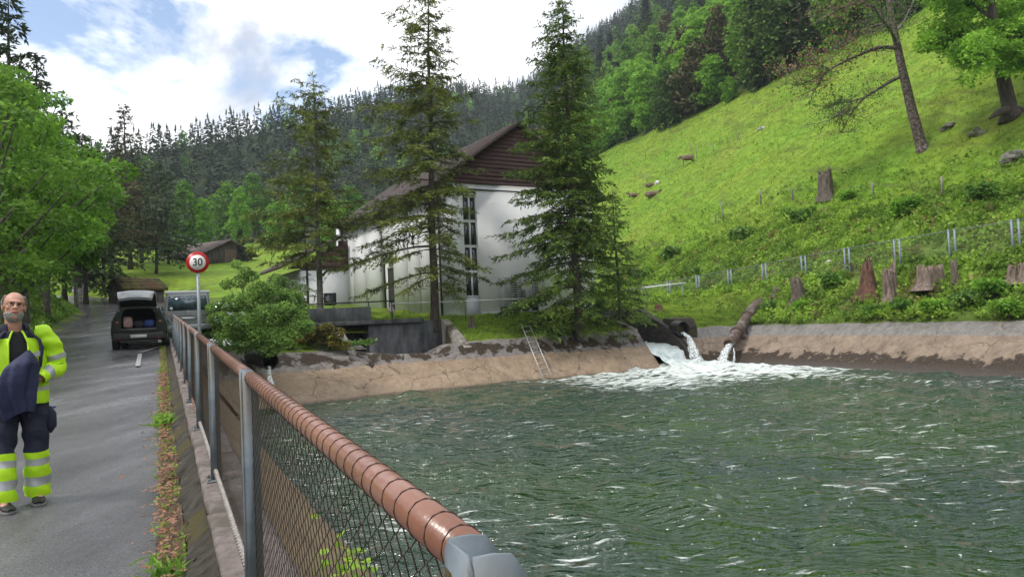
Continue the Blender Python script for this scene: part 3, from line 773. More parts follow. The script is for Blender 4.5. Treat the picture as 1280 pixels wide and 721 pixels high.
def rope_mb(L, wrapped):
    mb = MB(); x = np.linspace(0.03, L - .03, int(L / .012)); z0 = -RAIL_H + .075
    if wrapped:
        for ph in (0, pi):
            a = x / .05 * 2 * pi * .5 + ph
            mb.tube([F3(xx, .009 * cos(aa) - .012, z0 + .009 * sin(aa)) for xx, aa in zip(x, a)], .0095, 6, cap=False)
    else:
        mb.tube([F3(xx, -.01, z0) for xx in x[::30]], .016, 8)
    return mb
for k, (a, b) in enumerate(zip(POST_S[:-1], POST_S[1:])):
    L = round(b - a, 2); loc = rail_at(a) - gorg
    for nm, fn, mt in (('rail', lambda: rail_mesh(L), brown_pipe), ('rope' if k < 3 else 'bottom_rail', lambda: rope_mb(L, k < 3), rope_m if k < 3 else brown_pipe)):
        key = (nm, L)
        if key not in cache: cache[key] = fn().build(nm, mt, gf, smooth=True); o = cache[key]
        else: o = cache[key].copy(); COL.objects.link(o); o.parent = gf
        o.location = loc
    if k < 3:
        for i in range(int((L - .10) / .07)):
            if ring0 is None: ring0 = ring_mb().build('lacing_wire', wire_m, gf, smooth=True); o = ring0
            else: o = ring0.copy(); COL.objects.link(o); o.parent = gf
            o.location = loc + D3 * (.085 + i * .07 + rs.normal(0, .0025))
    key = ('mesh', L, k > 0)
    if key not in cache:
        me = chain_mesh(L - .09, -RAIL_H + .08, -.02, .05, .0016 if k == 0 else .0011); me.materials.append(wire_m); cache[key] = me
    o = bpy.data.objects.new('mesh_panel', cache[key]); COL.objects.link(o); o.parent = gf; o.location = loc + .045 * D3

# ------------------------------------------------------------------ speed sign
sp_ = onT(247, 328, .34); sgn = empty('speed_sign', (sp_[0], sp_[1], cop_z(to_st(sp_[0], sp_[1])[0]) - .3)); h = sp_[2] - sgn.location.z
tag(sgn, 'round speed limit sign reading 30 with red rim on a grey pole', 'road sign')
white_p = mat('sign_white', (.75, .75, .74), rough=.4); red_p = mat('sign_red', (.45, .015, .015), rough=.4); black_p = mat('sign_black', (.02, .02, .025), rough=.5)
steel = mat('galvanised_steel', (.24, .27, .30), (.34, .37, .40), scale=12, rough=.5, metal=.3)
mb = MB(); mb.tube([(0, .03, 0), (0, .03, h + .2)], .032, 12); mb.build('pole', steel, sgn, smooth=True)
rad = 12.3 / 924 * np.linalg.norm(sp_ - CAM)
def disc(r, y0, y1, n=40):
    th = np.arange(n) * 2 * pi / n; mb = MB(); mb.prism([(r * cos(a), y0, h + r * sin(a)) for a in th], (0, y1 - y0, 0)); return mb
disc(rad, -.012, -.004).build('rim', red_p, sgn)
disc(rad * .70, -.016, -.012).build('plate', white_p, sgn)
disc(rad, -.004, .0).build('back_plate', steel, sgn)
def text_obj(body, size, m, parent, loc, rot=(pi / 2, 0, 0), name='lettering', sx=1.0):
    cu = bpy.data.curves.new(name, 'FONT'); cu.body = body; cu.size = size; cu.align_x = 'CENTER'; cu.align_y = 'CENTER'; cu.extrude = .001; cu.offset = size * .018
    tmp = bpy.data.objects.new('tmp', cu); COL.objects.link(tmp)
    dg = bpy.context.evaluated_depsgraph_get(); me = bpy.data.meshes.new_from_object(tmp.evaluated_get(dg)); bpy.data.objects.remove(tmp)
    me.materials.clear(); me.materials.append(m)
    o = bpy.data.objects.new(name, me); COL.objects.link(o); o.parent = parent; o.location = loc; o.rotation_euler = rot; o.scale = (sx, 1, 1); return o
text_obj('30', rad * .98, black_p, sgn, (0, -.0175, h), name='number', sx=.9)
sgn.rotation_euler = (0, 0, radians(22))

# ------------------------------------------------------------------ white building
white_r = mat('white_render', (.68, .69, .71), (.75, .76, .775), scale=.5, rough=.85, bump=.15, bscale=40, stretch=(1, 1, .5))
grey_r = mat('grey_plinth', (.28, .31, .34), (.36, .39, .42), scale=2, rough=.85)
clad_m = mat('brown_cladding', (.060, .030, .030), (.105, .052, .048), scale=4, rough=.65, bump=.3, bscale=30, stretch=(.3, .3, 3))
roof_m = mat('dark_roof_tiles', (.045, .032, .03), (.085, .06, .052), scale=6, rough=.8, bump=.5)
glass_m = mat('dark_glass', (.012, .016, .02), (.03, .035, .04), scale=.8, rough=.08, spec=.8)
frame_w = mat('white_frame', (.72, .73, .74), rough=.5)
dark_m = mat('dark_interior', (.012, .011, .01), (.02, .016, .013), rough=.9)
pipe_dark = mat('dark_downpipe', (.02, .02, .022), rough=.5)
gdir = np.array([.86, .51]); gdir /= np.linalg.norm(gdir); ldir = np.array([-gdir[1], gdir[0]])
C0 = P(556, 394, 47)[:2]
BZ = 1.85
hb = empty('white_building', (C0[0], C0[1], BZ), atan2(gdir[1], gdir[0]))
tag(hb, 'tall white rendered building with brown shingled gable and finned long side', 'building')
def gab(px, py):      # pixel -> (u, z above BZ) on the gable plane
    d = ray(px, py); k = ((C0 - CAM[:2]) @ ldir) / (d[:2] @ ldir); p = CAM + d * k
    return (p[:2] - C0) @ gdir, p[2] - BZ
def sidep(px, py):    # pixel -> (v, z) on the long side plane
    d = ray(px, py); k = ((C0 - CAM[:2]) @ gdir) / (d[:2] @ gdir); p = CAM + d * k
    return (p[:2] - C0) @ ldir, p[2] - BZ
GW = gab(738, 240)[0]; EH = gab(580, 229)[1]; AH = gab(648, 163)[1]; AU = GW / 2; BL = 19.0
print('gable width', GW, 'eave', EH, 'apex', AH, gab(648, 163), 'side', sidep(425, 300), sidep(487, 380), sidep(502, 380))
TH = .35
# gable wall: left pier, recess with windows, right part
w0, _ = gab(580, 300); w1 = w0 + 1.02
ztop = gab(588, 245)[1]; zbot = gab(593, 371)[1]
mb = MB(); Gd = -.9
mb.box((0, 0, Gd), (w0, TH, EH)); mb.box((w1, 0, Gd), (GW, TH, EH)); mb.box((w0, 0, ztop), (w1, TH, EH)); mb.box((w0, .14, zbot - .02), (w1, TH, ztop))
# long side and the hidden walls
mb.box((0, TH, Gd), (TH, BL, EH)); mb.box((GW - TH, TH, Gd), (GW, BL, EH)); mb.box((TH, BL - TH, Gd), (GW - TH, BL, EH))
mb.build('wall', white_r, hb)
mb = MB(); mb.box((w0, .04, Gd), (w1, .14, zbot - .02)); mb.box((w1 + .02, -.03, Gd), (GW, -.002, .25)); mb.build('plinth', grey_r, hb)
# eave band
mb = MB(); mb.box((-.02, -.06, EH - .42), (GW + .02, -.002, EH - .34)); mb.build('band', pipe_dark, hb)
# gable planks (each one its own piece)
npl = 15; ph = (AH + .3 - EH) / npl
for k in range(npl):
    z0 = EH + k * ph; z1 = z0 + ph - .012
    f0 = (z0 - EH) / (AH + .3 - EH); f1 = (z1 - EH) / (AH + .3 - EH)
    a0, b0 = -.35 + (AU + .35) * f0, GW + .35 - (AU + .35) * f0; a1, b1 = -.35 + (AU + .35) * f1, GW + .35 - (AU + .35) * f1
    j = rs.uniform(0, .006)
    mb = MB(); mb.prism([(a0, -.10 - j, z0), (b0, -.10 - j, z0), (b1, -.055 - j, z1), (a1, -.055 - j, z1)], (0, .06, 0)); mb.build('cladding_plank', clad_m, hb)
mb = MB(); mb.prism([(0, -.03, EH), (GW, -.03, EH), (AU, -.03, AH)], (0, TH, 0)); mb.build('gable_wall', dark_m, hb)
# roof: two slopes with overhang
mb = MB(); ov = 1.15; sl = (AH + .3 - EH) / AU
for sgn_ in (0, 1):
    def q(u): return u if not sgn_ else GW - u
    e = (-ov, EH - ov * sl + .05); r_ = (AU, AH + .35)
    for yy0, yy1 in ((-.55, BL + .6),):
        A_ = [(q(e[0]), yy0, e[1]), (q(r_[0]), yy0, r_[1]), (q(r_[0]), yy0, r_[1] + .2), (q(e[0]), yy0, e[1] + .2)]
        mb.prism(A_, (0, yy1 - yy0, 0))
roof_o = mb.build('roof', roof_m, hb)
# rows of tiles along the long slope
mb = MB(); nrow = 16
for k in range(nrow):
    f = k / nrow; u = -ov + (AU + ov) * f; z = EH - ov * sl + .05 + (AH + .35 - (EH - ov * sl + .05)) * f + .205
    u2 = -ov + (AU + ov) * (f + 1.02 / nrow); z2 = z + (u2 - u) * (AH + .35 - (EH - ov * sl + .05)) / (AU + ov)
    mb.prism([(u, -.57, z + .05), (u2, -.57, z2 + .01), (u2, -.57, z2 + .0), (u, -.57, z + .0)], (0, BL + 1.18, 0))
o = mb.build('tile_course', roof_m, roof_o)
# windows of the tall strip
zz = np.linspace(ztop, zbot, 5)
for k in range(4):
    a, b = zz[k + 1] + .07, zz[k] - .07
    mb = MB()
    for (x0, x1, z0, z1) in ((w0, w1, a - .07, a + .02), (w0, w1, b - .02, b + .07), (w0, w0 + .07, a, b), (w1 - .07, w1, a, b), ((w0 + w1) / 2 - .06, (w0 + w1) / 2 + .06, a, b)):
        mb.box((x0 + .002, .085, z0 + .001 * k), (x1 - .002, .135, z1))
    fr_ = mb.build('window', frame_w, hb)
    for x0, x1 in ((w0 + .07, (w0 + w1) / 2 - .06), ((w0 + w1) / 2 + .06, w1 - .07)):
        mb = MB(); mb.box((x0, .11, a + .02), (x1, .125, b - .02)); mb.build('pane', glass_m, fr_)
# fins along the long side, slots between them
slots = [sidep(x, 340)[0] for x in (548, 532, 516, 498, 481, 463, 448, 436, 427)]
print('slots', np.round(slots, 2))
door_v = (sidep(503, 370)[0], sidep(486, 370)[0]); door_h = sidep(495, 334)[1]
fin_z0 = 0.0
edges = sorted([max(.2, s_) for s_ in slots])
for k in range(len(edges) - 1):
    a, b = edges[k] + .14, edges[k + 1] - .14
    if b - a < .3: continue
    m_ = (a + b) / 2; lo = 0.35
    if door_v[0] - .1 < m_ < door_v[1] + .1: continue
    mb = MB(); mb.box((-.42, a, lo), (-.002, b, EH - .25)); mb.build('fin', white_r, hb)
for e_ in edges[1:-1]:
    mb = MB(); mb.box((-.03, e_ - .135, .5), (-.004, e_ + .135, EH - .3)); mb.build('slot_window', pipe_dark, hb)
mb = MB(); mb.box((-.06, door_v[0] + .1, 0), (-.005, door_v[1] - .1, door_h)); mb.build('door', dark_m, hb)
mb = MB(); mb.box((-.10, door_v[0], 0), (-.0, door_v[0] + .1, door_h + .12)); mb.box((-.10, door_v[1] - .1, 0), (0, door_v[1], door_h + .12)); mb.box((-.10, door_v[0] + .1, door_h), (0, door_v[1] - .1, door_h + .12)); mb.build('door_frame', frame_w, hb)
mb = MB(); mb.box((-.42, door_v[0] + .2, door_h + .4), (-.002, door_v[1] - .2, EH - .25)); mb.build('fin', white_r, hb)
for v_ in (.12, BL - .3):
    mb = MB(); mb.tube([(-.12, v_, Gd), (-.12, v_, EH - .3)], .07, 8); mb.build('downpipe', pipe_dark, hb, smooth=True)
# gutter
mb = MB(); mb.tube([(-ov - .08, -.5, EH - ov * sl + .1), (-ov - .08, BL + .5, EH - ov * sl + .1)], .09, 8); mb.build('gutter', pipe_dark, hb, smooth=True)
# small window low on the gable behind the tree
u_, z_ = gab(697, 350); mb = MB(); mb.box((u_ - .4, -.02, z_ - .4), (u_ + .4, -.003, z_ + .5)); wn = mb.build('window', frame_w, hb)
mb = MB(); mb.box((u_ - .33, -.03, z_ - .33), (u_ + .33, -.022, z_ + .43)); mb.build('pane', glass_m, wn)

# air conditioning units
ac_m = mat('grey_unit_metal', (.25, .26, .275), (.33, .34, .355), scale=3, rough=.5)
def make_ac():
    e = empty('ventilation_unit'); mb = MB(); mb.box((-.5, -.75, 0), (.5, 0, 1.95)); mb.build('casing', ac_m, e, bevel=.02)
    mb = MB(); mb.box((-.02, -.765, .18), (.46, -.752, 1.72)); mb.build('grille_recess', dark_m, e)
    sl0 = None
    for k in range(10):
        mb = MB(); z = .24 + k * .15; mb.prism([(-.01, -.80, z), (-.01, -.768, z + .06), (-.01, -.768, z + .075), (-.01, -.81, z + .015)], (.46, 0, 0))
        if sl0 is None: sl0 = mb.build('louvre_slat', ac_m, e)
        else: c = sl0.copy(); COL.objects.link(c); c.parent = e; c.location.z = k * .15
    mb = MB(); mb.box((-.45, -.7, -.25), (-.3, -.05, -.001)); mb.box((.3, -.7, -.25), (.45, -.05, -.001)); mb.build('foot', dark_m, e); return e
for k, (pxx, lab) in enumerate(((632, 'grey louvred ventilation unit nearer the tall window strip'), (659, 'grey louvred ventilation unit half behind the big spruce'))):
    e = make_ac(); u_, z_ = gab(pxx, 386); q = C0 + gdir * u_ - ldir * .05
    e.location = (q[0], q[1], BZ + z_ + .12); e.rotation_euler = (0, 0, atan2(gdir[1], gdir[0])); tag(e, lab, 'ventilation unit', 'ventilation units at the gable wall')

# ------------------------------------------------------------------ annex with brown upper gable
ax0 = -ldir * 0 + C0 + ldir * (BL - 1.5)
an = empty('annex', (ax0[0], ax0[1], BZ), atan2(gdir[1], gdir[0])); tag(an, 'low white annex with brown gable and dark roof left of the finned wall', 'building')
def axp(px, py):
    d = ray(px, py); k = ((ax0 - CAM[:2]) @ ldir) / (d[:2] @ ldir); p = CAM + d * k
    return (p[:2] - ax0) @ gdir, p[2] - BZ
ul, zl = axp(376, 336); ue, ze = axp(350, 336); ur, zr = axp(424, 299)
print('annex', ul, zl, ue, ze, ur, zr)
mb = MB(); mb.box((ul, 0, -1.2), (-.02, 9, zl)); mb.build('wall', white_r, an)
mb = MB(); mb.prism([(ue + .7, -.06, ze + .02), (-.02, -.06, zl + .002), (-.02, -.06, zr), (ue + .7, -.06, ze + .06)], (0, .3, 0)); ga = mb.build('gable', clad_m, an)
for k in range(5):
    z = zl + .1 + k * .45; mb = MB(); f = max(0, (z + .4 - ze) / (zr - ze)); x0 = max(ul, ue + (ur - ue) * f) + .2
    if x0 > -.4: break
    mb.box((x0, -.085, z), (-.03, -.062, z + .43)); mb.build('cladding_plank', clad_m, ga)
mb = MB(); mb.prism([(ue, -.6, ze), (ur, -.6, zr), (ur, -.6, zr + .22), (ue, -.6, ze + .22)], (0, 10.5, 0)); mb.build('roof', roof_m, an)
mb = MB(); mb.box((ul + .01, -.04, zl - .12), (-.03, -.002, zl - .02)); mb.build('band', pipe_dark, an)
u_, z_ = axp(405, 384); u2, z2 = axp(420, 366)
mb = MB(); mb.box((u_, -.03, z_ - .3), (u2, -.003, z2)); wn = mb.build('window', pipe_dark, an)
mb = MB(); mb.box((u_ + .1, -.04, z_ - .2), (u2 - .1, -.032, z2 - .1)); mb.build('pane', glass_m, wn)

# ------------------------------------------------------------------ sluice chamber, footbridge and parapet
def stbox(mb, s0, s1, t0, t1, z0, z1, m=0, org=None):
    V = [[*from_st(s, t), z] for z in (z0, z1) for s, t in ((s0, t0), (s0, t1), (s1, t1), (s1, t0))]
    V = np.array(V) - (0 if org is None else org)
    mb.add(V, [[0, 3, 2, 1], [4, 5, 6, 7], [0, 1, 5, 4], [1, 2, 6, 5], [2, 3, 7, 6], [3, 0, 4, 7]][::1], m=m)
wet_conc = mat('stained_dark_concrete', (.028, .030, .034), (.12, .125, .135), scale=1.3, rough=.75, bump=.3, stretch=(1.4, 1.4, .55), detail=8)
pale_conc = mat('pale_rough_concrete', (.16, .145, .125), (.34, .32, .29), scale=4, rough=.9, bump=.8, c3=(.05, .04, .025), detail=8)
sc = empty('sluice_chamber', (*from_st(36.4, 11.2), 0.0)); so = np.array(sc.location); tag(sc, 'dark stained concrete sluice chamber with sloping pale wing walls', 'sluice')
mb = MB(); stbox(mb, 36.4, 37.0, 9.9, 14.4, -2.4, 1.72, org=so); stbox(mb, 37.9, 38.2, 8.2, 9.9, -2.4, 1.6, org=so); stbox(mb, 36.4, 38.2, 7.95, 8.4, -2.4, 1.62, org=so); stbox(mb, 36.9, 38.2, 9.9, 10.3, -2.4, 1.6, org=so); mb.build('back_wall', wet_conc, sc)
mb = MB(); stbox(mb, 32.9, 38.2, 8.3, 14.4, -2.2, -.55, org=so); mb.build('chamber_floor', wet_conc, sc)
for nm, ta, tb, ztp in (('wing_wall', 14.1, 14.55, 1.75), ('wing_wall', 7.95, 8.35, 1.55)):
    mb = MB(); poly = [(36.395, ztp), (33.4, .47), (33.0, .2), (33.0, -2.2), (36.395, -2.2)]
    mb.prism([np.array([*from_st(s, ta), z]) - so for s, z in poly], np.array([*from_st(0, tb), 0]) - np.array([*from_st(0, ta), 0])); mb.build(nm, pale_conc, sc, bevel=.03)
fb = empty('footbridge', (*from_st(37.5, 9), 1.7)); fo = np.array(fb.location); tag(fb, 'small concrete footbridge with stained parapet and dark handrail', 'footbridge')
mb = MB(); stbox(mb, 36.2, 39.8, 6.4, 13.0, 1.63, 1.86, org=fo); mb.build('deck', wet_conc, fb, bevel=.02)
for a_ in np.arange(6.2, 10.0, .95):
    mb = MB(); stbox(mb, 36.22, 36.42, a_ + .005, min(a_ + .945, 10.3), 1.87, 2.60, org=fo); mb.build('parapet_panel', wet_conc, fb, bevel=.015)
mb = MB(); zr_ = 2.86
mb.tube([np.array([*from_st(36.3, 5.9), zr_ - .03]) - fo, np.array([*from_st(36.3, 11.3), zr_ + .02]) - fo], .035, 8); mb.build('handrail', pipe_dark, fb, smooth=True)
for a_ in (6.3, 8.0, 9.9, 11.2):
    mb = MB(); mb.tube([np.array([*from_st(36.3, a_), 1.88]) - fo, np.array([*from_st(36.3, a_), zr_]) - fo], .03, 6); mb.build('rail_post', pipe_dark, fb)
# white pipe barrier along the lawn and a sack hanging at its end
wp_m = mat('white_pipe_paint', (.72, .73, .74), rough=.45)
a_ = onS(487, 379.5, 37.0); b_ = onS(669, 372.5, 36.0)
wb = empty('pipe_barrier', (a_[0], a_[1], a_[2] - .9)); tag(wb, 'long white pipe barrier running across the lawn before the building', 'railing'); o0 = np.array(wb.location)
mb = MB(); mb.tube([a_ - o0, (a_ + b_) / 2 - o0 - [0, 0, .02], b_ - o0], .032, 8); mb.build('pipe', wp_m, wb, smooth=True)
for f in (.02, .5, .98):
    q = a_ + (b_ - a_) * f; mb = MB(); mb.tube([[q[0] - o0[0], q[1] - o0[1], H1(q[0], q[1]) - .1 - o0[2]], q - o0], .028, 6); mb.build('post', galv, wb)
wsack = MB(); q = onS(489, 391, 36.95); th = np.linspace(0, 1, 9)
wsack.tube([(0, 0, .30 - .55 * f) for f in th], [.02, .05, .07, .11, .16, .19, .19, .14, .03], 10)
o = wsack.build('sack', mat('pale_pink_plastic', (.5, .40, .40), (.62, .55, .55), scale=8, rough=.5), smooth=True, loc=q + np.array([0, 0, .2])); tag(o, 'pale sack hanging from the end of the white barrier', 'sack')
a_ = onY(800, 360.2, 52); b_ = onY(857, 353.5, 53)
wb2 = empty('pipe_barrier', (a_[0], a_[1], H1(a_[0], a_[1]))); tag(wb2, 'short white pipe barrier right of the big spruce at the fence', 'railing'); o0 = np.array(wb2.location)
mb = MB(); mb.tube([a_ - o0, b_ - o0], .05, 8); mb.build('pipe', wp_m, wb2, smooth=True)
for f in (.12, .93):
    q = a_ + (b_ - a_) * f; mb = MB(); mb.tube([[q[0] - o0[0], q[1] - o0[1], H1(q[0], q[1]) - .1 - o0[2]], q - o0], .03, 6); mb.build('post', galv, wb2)

# ------------------------------------------------------------------ inlet chute at the far right corner
ic = empty('inlet_chute', (*from_st(35, 26.6), 0)); io = np.array(ic.location); tag(ic, 'dark walled inlet chute pouring white water into the basin corner', 'chute')
black_conc = mat('black_wet_wall', (.012, .011, .010), (.05, .042, .035), scale=2, rough=.7, bump=.5, stretch=(1, 1, 3))
mb = MB(); poly = [(38.0, 1.9), (36.2, 1.85), (33.3, .62), (31.6, -.62), (31.0, -1.3), (31.0, -2.8), (38.0, -2.8)]
mb.prism([np.array([*from_st(s, 27.6), z]) - io for s, z in poly], np.array([*from_st(0, 28.0), 0]) - np.array([*from_st(0, 27.6), 0])); mb.build('side_wall', black_conc, ic, bevel=.02)
mb = MB(); poly = [(38.0, 1.6), (36.2, 1.5), (33.25, .62), (33.25, -2.8), (38.0, -2.8)]
mb.prism([np.array([*from_st(s, 25.1), z]) - io for s, z in poly], np.array([*from_st(0, 25.42), 0]) - np.array([*from_st(0, 25.1), 0])); mb.build('side_wall', pale_conc, ic, bevel=.02)
mb = MB(); stbox(mb, 38.0, 38.3, 25.1, 28.0, -2.8, 1.88, org=io); mb.build('back_wall', black_conc, ic)
foam_m = mat('white_water', (.36, .50, .46), (.80, .86, .85), scale=2.2, rough=.35, bump=.9, bscale=9, lo=.3, hi=.55, coords='Object', detail=8)
jet_m = mat('falling_water', (.55, .63, .64), (.88, .9, .9), scale=5, rough=.25, stretch=(3, 3, .5), detail=6)
_t = jet_m.node_tree; _o = _t.nodes['Material Output']; _b = _t.nodes['Principled BSDF']; _tr = N(_t, 'ShaderNodeBsdfTransparent'); _ms = N(_t, 'ShaderNodeMixShader')
_tc = N(_t, 'ShaderNodeTexCoord'); _mp = N(_t, 'ShaderNodeMapping', inp={'Scale': (9, 9, 1.6)}); _n = N(_t, 'ShaderNodeTexNoise', inp={'Scale': 1.4, 'Detail': 5.0}); _r = N(_t, 'ShaderNodeMapRange', inp={1: .42, 2: .58, 3: .15, 4: .95})
_t.links.new(_tc.outputs['Object'], _mp.inputs[0]); _t.links.new(_mp.outputs[0], _n.inputs['Vector']); _t.links.new(_n.outputs[0], _r.inputs[0]); _t.links.new(_r.outputs[0], _ms.inputs[0]); _t.links.new(_tr.outputs[0], _ms.inputs[1]); _t.links.new(_b.outputs[0], _ms.inputs[2]); _t.links.new(_ms.outputs[0], _o.inputs[0])
def water_sheet(name, rows_st, label, cat='water'):
    """rows of (s, t0, t1, z0, z1): lumpy sheet"""
    mb = MB(); n = 26; R = []
    for k, (s, t0, t1, z0, z1) in enumerate(rows_st):
        f = np.linspace(0, 1, n); tt = t0 + (t1 - t0) * f; x, y = from_st(s, tt)
        z = z0 + (z1 - z0) * f + .10 * fnoise(x * 2.2, y * 2.2 + k, 90, 4, .5); R.append(np.column_stack([x, y, z]))
    R = np.array(R); k = len(R); i = (np.arange(k - 1)[:, None] * n + np.arange(n - 1)[None]).ravel()
    mb.add(R.reshape(-1, 3), np.stack([i, i + 1, i + n + 1, i + n], 1))
    o = mb.build(name, foam_m, smooth=True); o['kind'] = 'structure'; return o
rr_ = []
for s in np.linspace(37.9, 29.2, 34):
    zc = np.interp(s, [29.2, 30.4, 31.4, 32.4, 33.6, 38], [WZ + .02, WZ + .3, WZ + .75, WZ + 1.15, WZ + 1.35, WZ + 1.5])
    t1 = np.interp(s, [29.2, 31.0, 31.6, 38], [30.2, 29.4, 27.62, 27.62]); t0 = np.interp(s, [29.2, 31, 38], [25.6, 25.46, 25.4])
    z1 = zc if s > 31.6 else WZ + (zc - WZ) * .35
    rr_.append((s, t0, t1, zc * .9 + WZ * .1, z1))
water_sheet('rapids', rr_, '')

# pipes ----------------------------------------------------------------------------------
black_pipe_m = mat('black_pipe', (.012, .012, .012), (.03, .028, .025), scale=6, rough=.6, bump=.3)
rust_m = mat('rusty_pipe', (.045, .030, .024), (.14, .090, .070), scale=5, rough=.75, bump=.5, c3=(.17, .15, .14), detail=8)
def hollow_pipe(mb, pts, r, th=.04, n=18):
    """pipe with a wall thickness: outer tube, inner tube and the rim at the first end"""
    Vo, q, _ = tube_arr(pts, r, n, False); mb.add(Vo, q)
    rin = (np.asarray(r) - th)
    Vi, q, _ = tube_arr(pts, rin, n, False); mb.add(Vi, q[:, ::-1])
    V = np.vstack([Vo[:n], Vi[:n]]); j = np.arange(n); mb.add(V, np.stack([j, j + n, (j + 1) % n + n, (j + 1) % n], 1))
def jet(name, pts, rads, label, flat=.5):
    p = np.array(pts, float); u = np.linspace(0, 1, 26); L = np.linspace(0, 1, len(p))
    pp = np.column_stack([np.interp(u, L, p[:, k]) for k in range(3)]); r = np.interp(u, L, rads)
    V, q, _ = tube_arr(pp, r, 16, False, flat)
    nn = fnoise(V[:, 0] * 3 + V[:, 2], V[:, 1] * 3 - V[:, 2] * .4, 95, 4, .9)
    c = np.repeat(pp, 16, axis=0); V = c + (V - c) * (1 + .35 * nn[:, None]); mb = MB(); mb.add(V, q); o = mb.build(name, jet_m, smooth=True); o['kind'] = 'stuff'; return o
bp_c = onS(853, 411, 32.4); Dv = np.array([Dh[0], Dh[1], 0.06])
mb = MB(); bpr = 9.5 / 924 * np.linalg.norm(bp_c - CAM)
hollow_pipe(mb, [bp_c - CAM * 0 + Dv * k for k in (-.1, .2, .45, .7)], np.full(4, bpr), .05)
th = np.arange(18) * 2 * pi / 18; e = bp_c + Dv * .6
mb.add(np.vstack([[e], [e + (bpr - .04) * (cos(a) * R3 + sin(a) * Z3) for a in th]]), None, [[0, i + 1, (i + 1) % 18 + 1] for i in range(18)])
o = mb.build('drain_pipe', black_pipe_m, smooth=False); tag(o, 'black pipe mouth beside the chute with water falling from it', 'pipe', 'pipes emptying into the basin')
jb = onS(872, 453, 30.7)
jet('falling_water', [bp_c + Z3 * -.22 - Dv * .0, bp_c - Dv * .5 + Z3 * -.5 + R3 * .1, (bp_c + jb) / 2 + Z3 * -.15 - Dv * .25, jb + Z3 * -.1], [.16, .17, .26, .42], '')
cb = empty('pipe_collar', (*from_st(33.3, 28.9), 0)); cbo = np.array(cb.location); tag(cb, 'mossy concrete collar round the black pipe mouth', 'collar')
mb = MB(); poly = [(32.75, -.2), (32.75, .62), (33.1, 1.12), (34.2, 1.2), (34.2, -.4)]; mb.prism([np.array([*from_st(s, 27.95), z]) - cbo for s, z in poly], np.array([*from_st(0, 29.5), 0]) - np.array([*from_st(0, 27.95), 0])); mb.build('collar_block', MATS['mossy_concrete'], cb, bevel=.08)
# big rusty pipe
r_end = onS(911.5, 431, 31.0); r_mid = onS(934, 396, 32.8); r_b1 = onS(944, 384, 33.6); r_top = onS(957, 377.5, 34.9); r_in = r_top + np.array([1.4, .5, -.15])
rr0 = 5.9 / 924 * np.linalg.norm(r_mid - CAM)
rp = empty('rusty_pipe', r_end); tag(rp, 'thick rusty pipe leaning over the bank and pouring water', 'pipe', 'pipes emptying into the basin'); ro = r_end
ctrl = [r_end, r_end * .5 + r_mid * .5, r_mid, r_b1 * .6 + r_mid * .4 + [0, 0, .03], r_b1, r_b1 * .5 + r_top * .5 + [0, 0, .08], r_top, r_in]
mb = MB(); hollow_pipe(mb, [c - ro for c in ctrl], np.array([rr0] * 3 + [rr0 * 1.12] * 5), .05); mb.build('pipe', rust_m, rp, smooth=True)
dv = (r_mid - r_end) / np.linalg.norm(r_mid - r_end)
for f, rk in ((.03, 1.14), (.42, 1.3), (1.02, 1.25)):
    c = (r_mid - r_end) * f; mb = MB(); mb.tube([c - dv * .07, c + dv * .07], rr0 * rk, 18); mb.build('flange', rust_m, rp)
mb = MB(); c = (r_mid - r_end) * .42; foot = onS(935, 421, 31.9) - ro
mb.tube([c - Z3 * rr0 + R3 * .1, foot], .035, 6); mb.tube([(r_mid - r_end) * .7 + R3 * .3, foot], .03, 6); mb.tube([(r_mid - r_end) * .25, foot + [0, 0, -.12]], .03, 6); mb.build('bracket', black_pipe_m, rp)
jb = onS(900, 455, 30.0)
jet('falling_water', [r_end + dv * .1, r_end - dv * .15, (r_end + jb) / 2 + Z3 * .08, jb - Z3 * .2], [rr0 * .7, rr0 * .62, rr0 * .7, rr0 * 1.1], '')
jet('falling_water', [r_end + R3 * .3, onS(918, 442, 30.6), onS(917, 455, 30.4)], [.03, .05, .08], '')
# block the pipe comes out of
bq = r_top + np.array([.2, .35, -.25]); mb = MB(); mb.box((-.9, -.3, -1.6), (.9, .5, .42)); o = mb.build('pipe_block', black_conc, loc=bq, bevel=.05); o.rotation_euler = (0, 0, .3); tag(o, 'dark mossy block where the rusty pipe leaves the slope', 'block')
# small pipe in the near left corner
sp0 = onS(334, 450, 29.6); Dc = np.array([-.62, .78, .1]); rsm = 10.5 / 924 * np.linalg.norm(sp0 - CAM)
mb = MB(); hollow_pipe(mb, [sp0 + Dc * k for k in (-.35, .3, .8, 1.8)], np.full(4, rsm), .05)
e = sp0 + Dc * .9; mb.add(np.vstack([[e], [e + (rsm - .03) * (cos(a) * np.array([.78, .62, 0]) + sin(a) * Z3) for a in th]]), None, [[0, i + 1, (i + 1) % 18 + 1] for i in range(18)])
o = mb.build('drain_pipe', black_pipe_m); tag(o, 'black pipe mouth under the shrub trickling down the bank', 'pipe', 'pipes emptying into the basin')
jet('falling_water', [sp0 - Dc * .2 + Z3 * -.25, onS(337, 470, 28.9), onS(341, 492, 28.2), onS(346, 508, 27.6)], [.07, .10, .13, .2], '', .6)

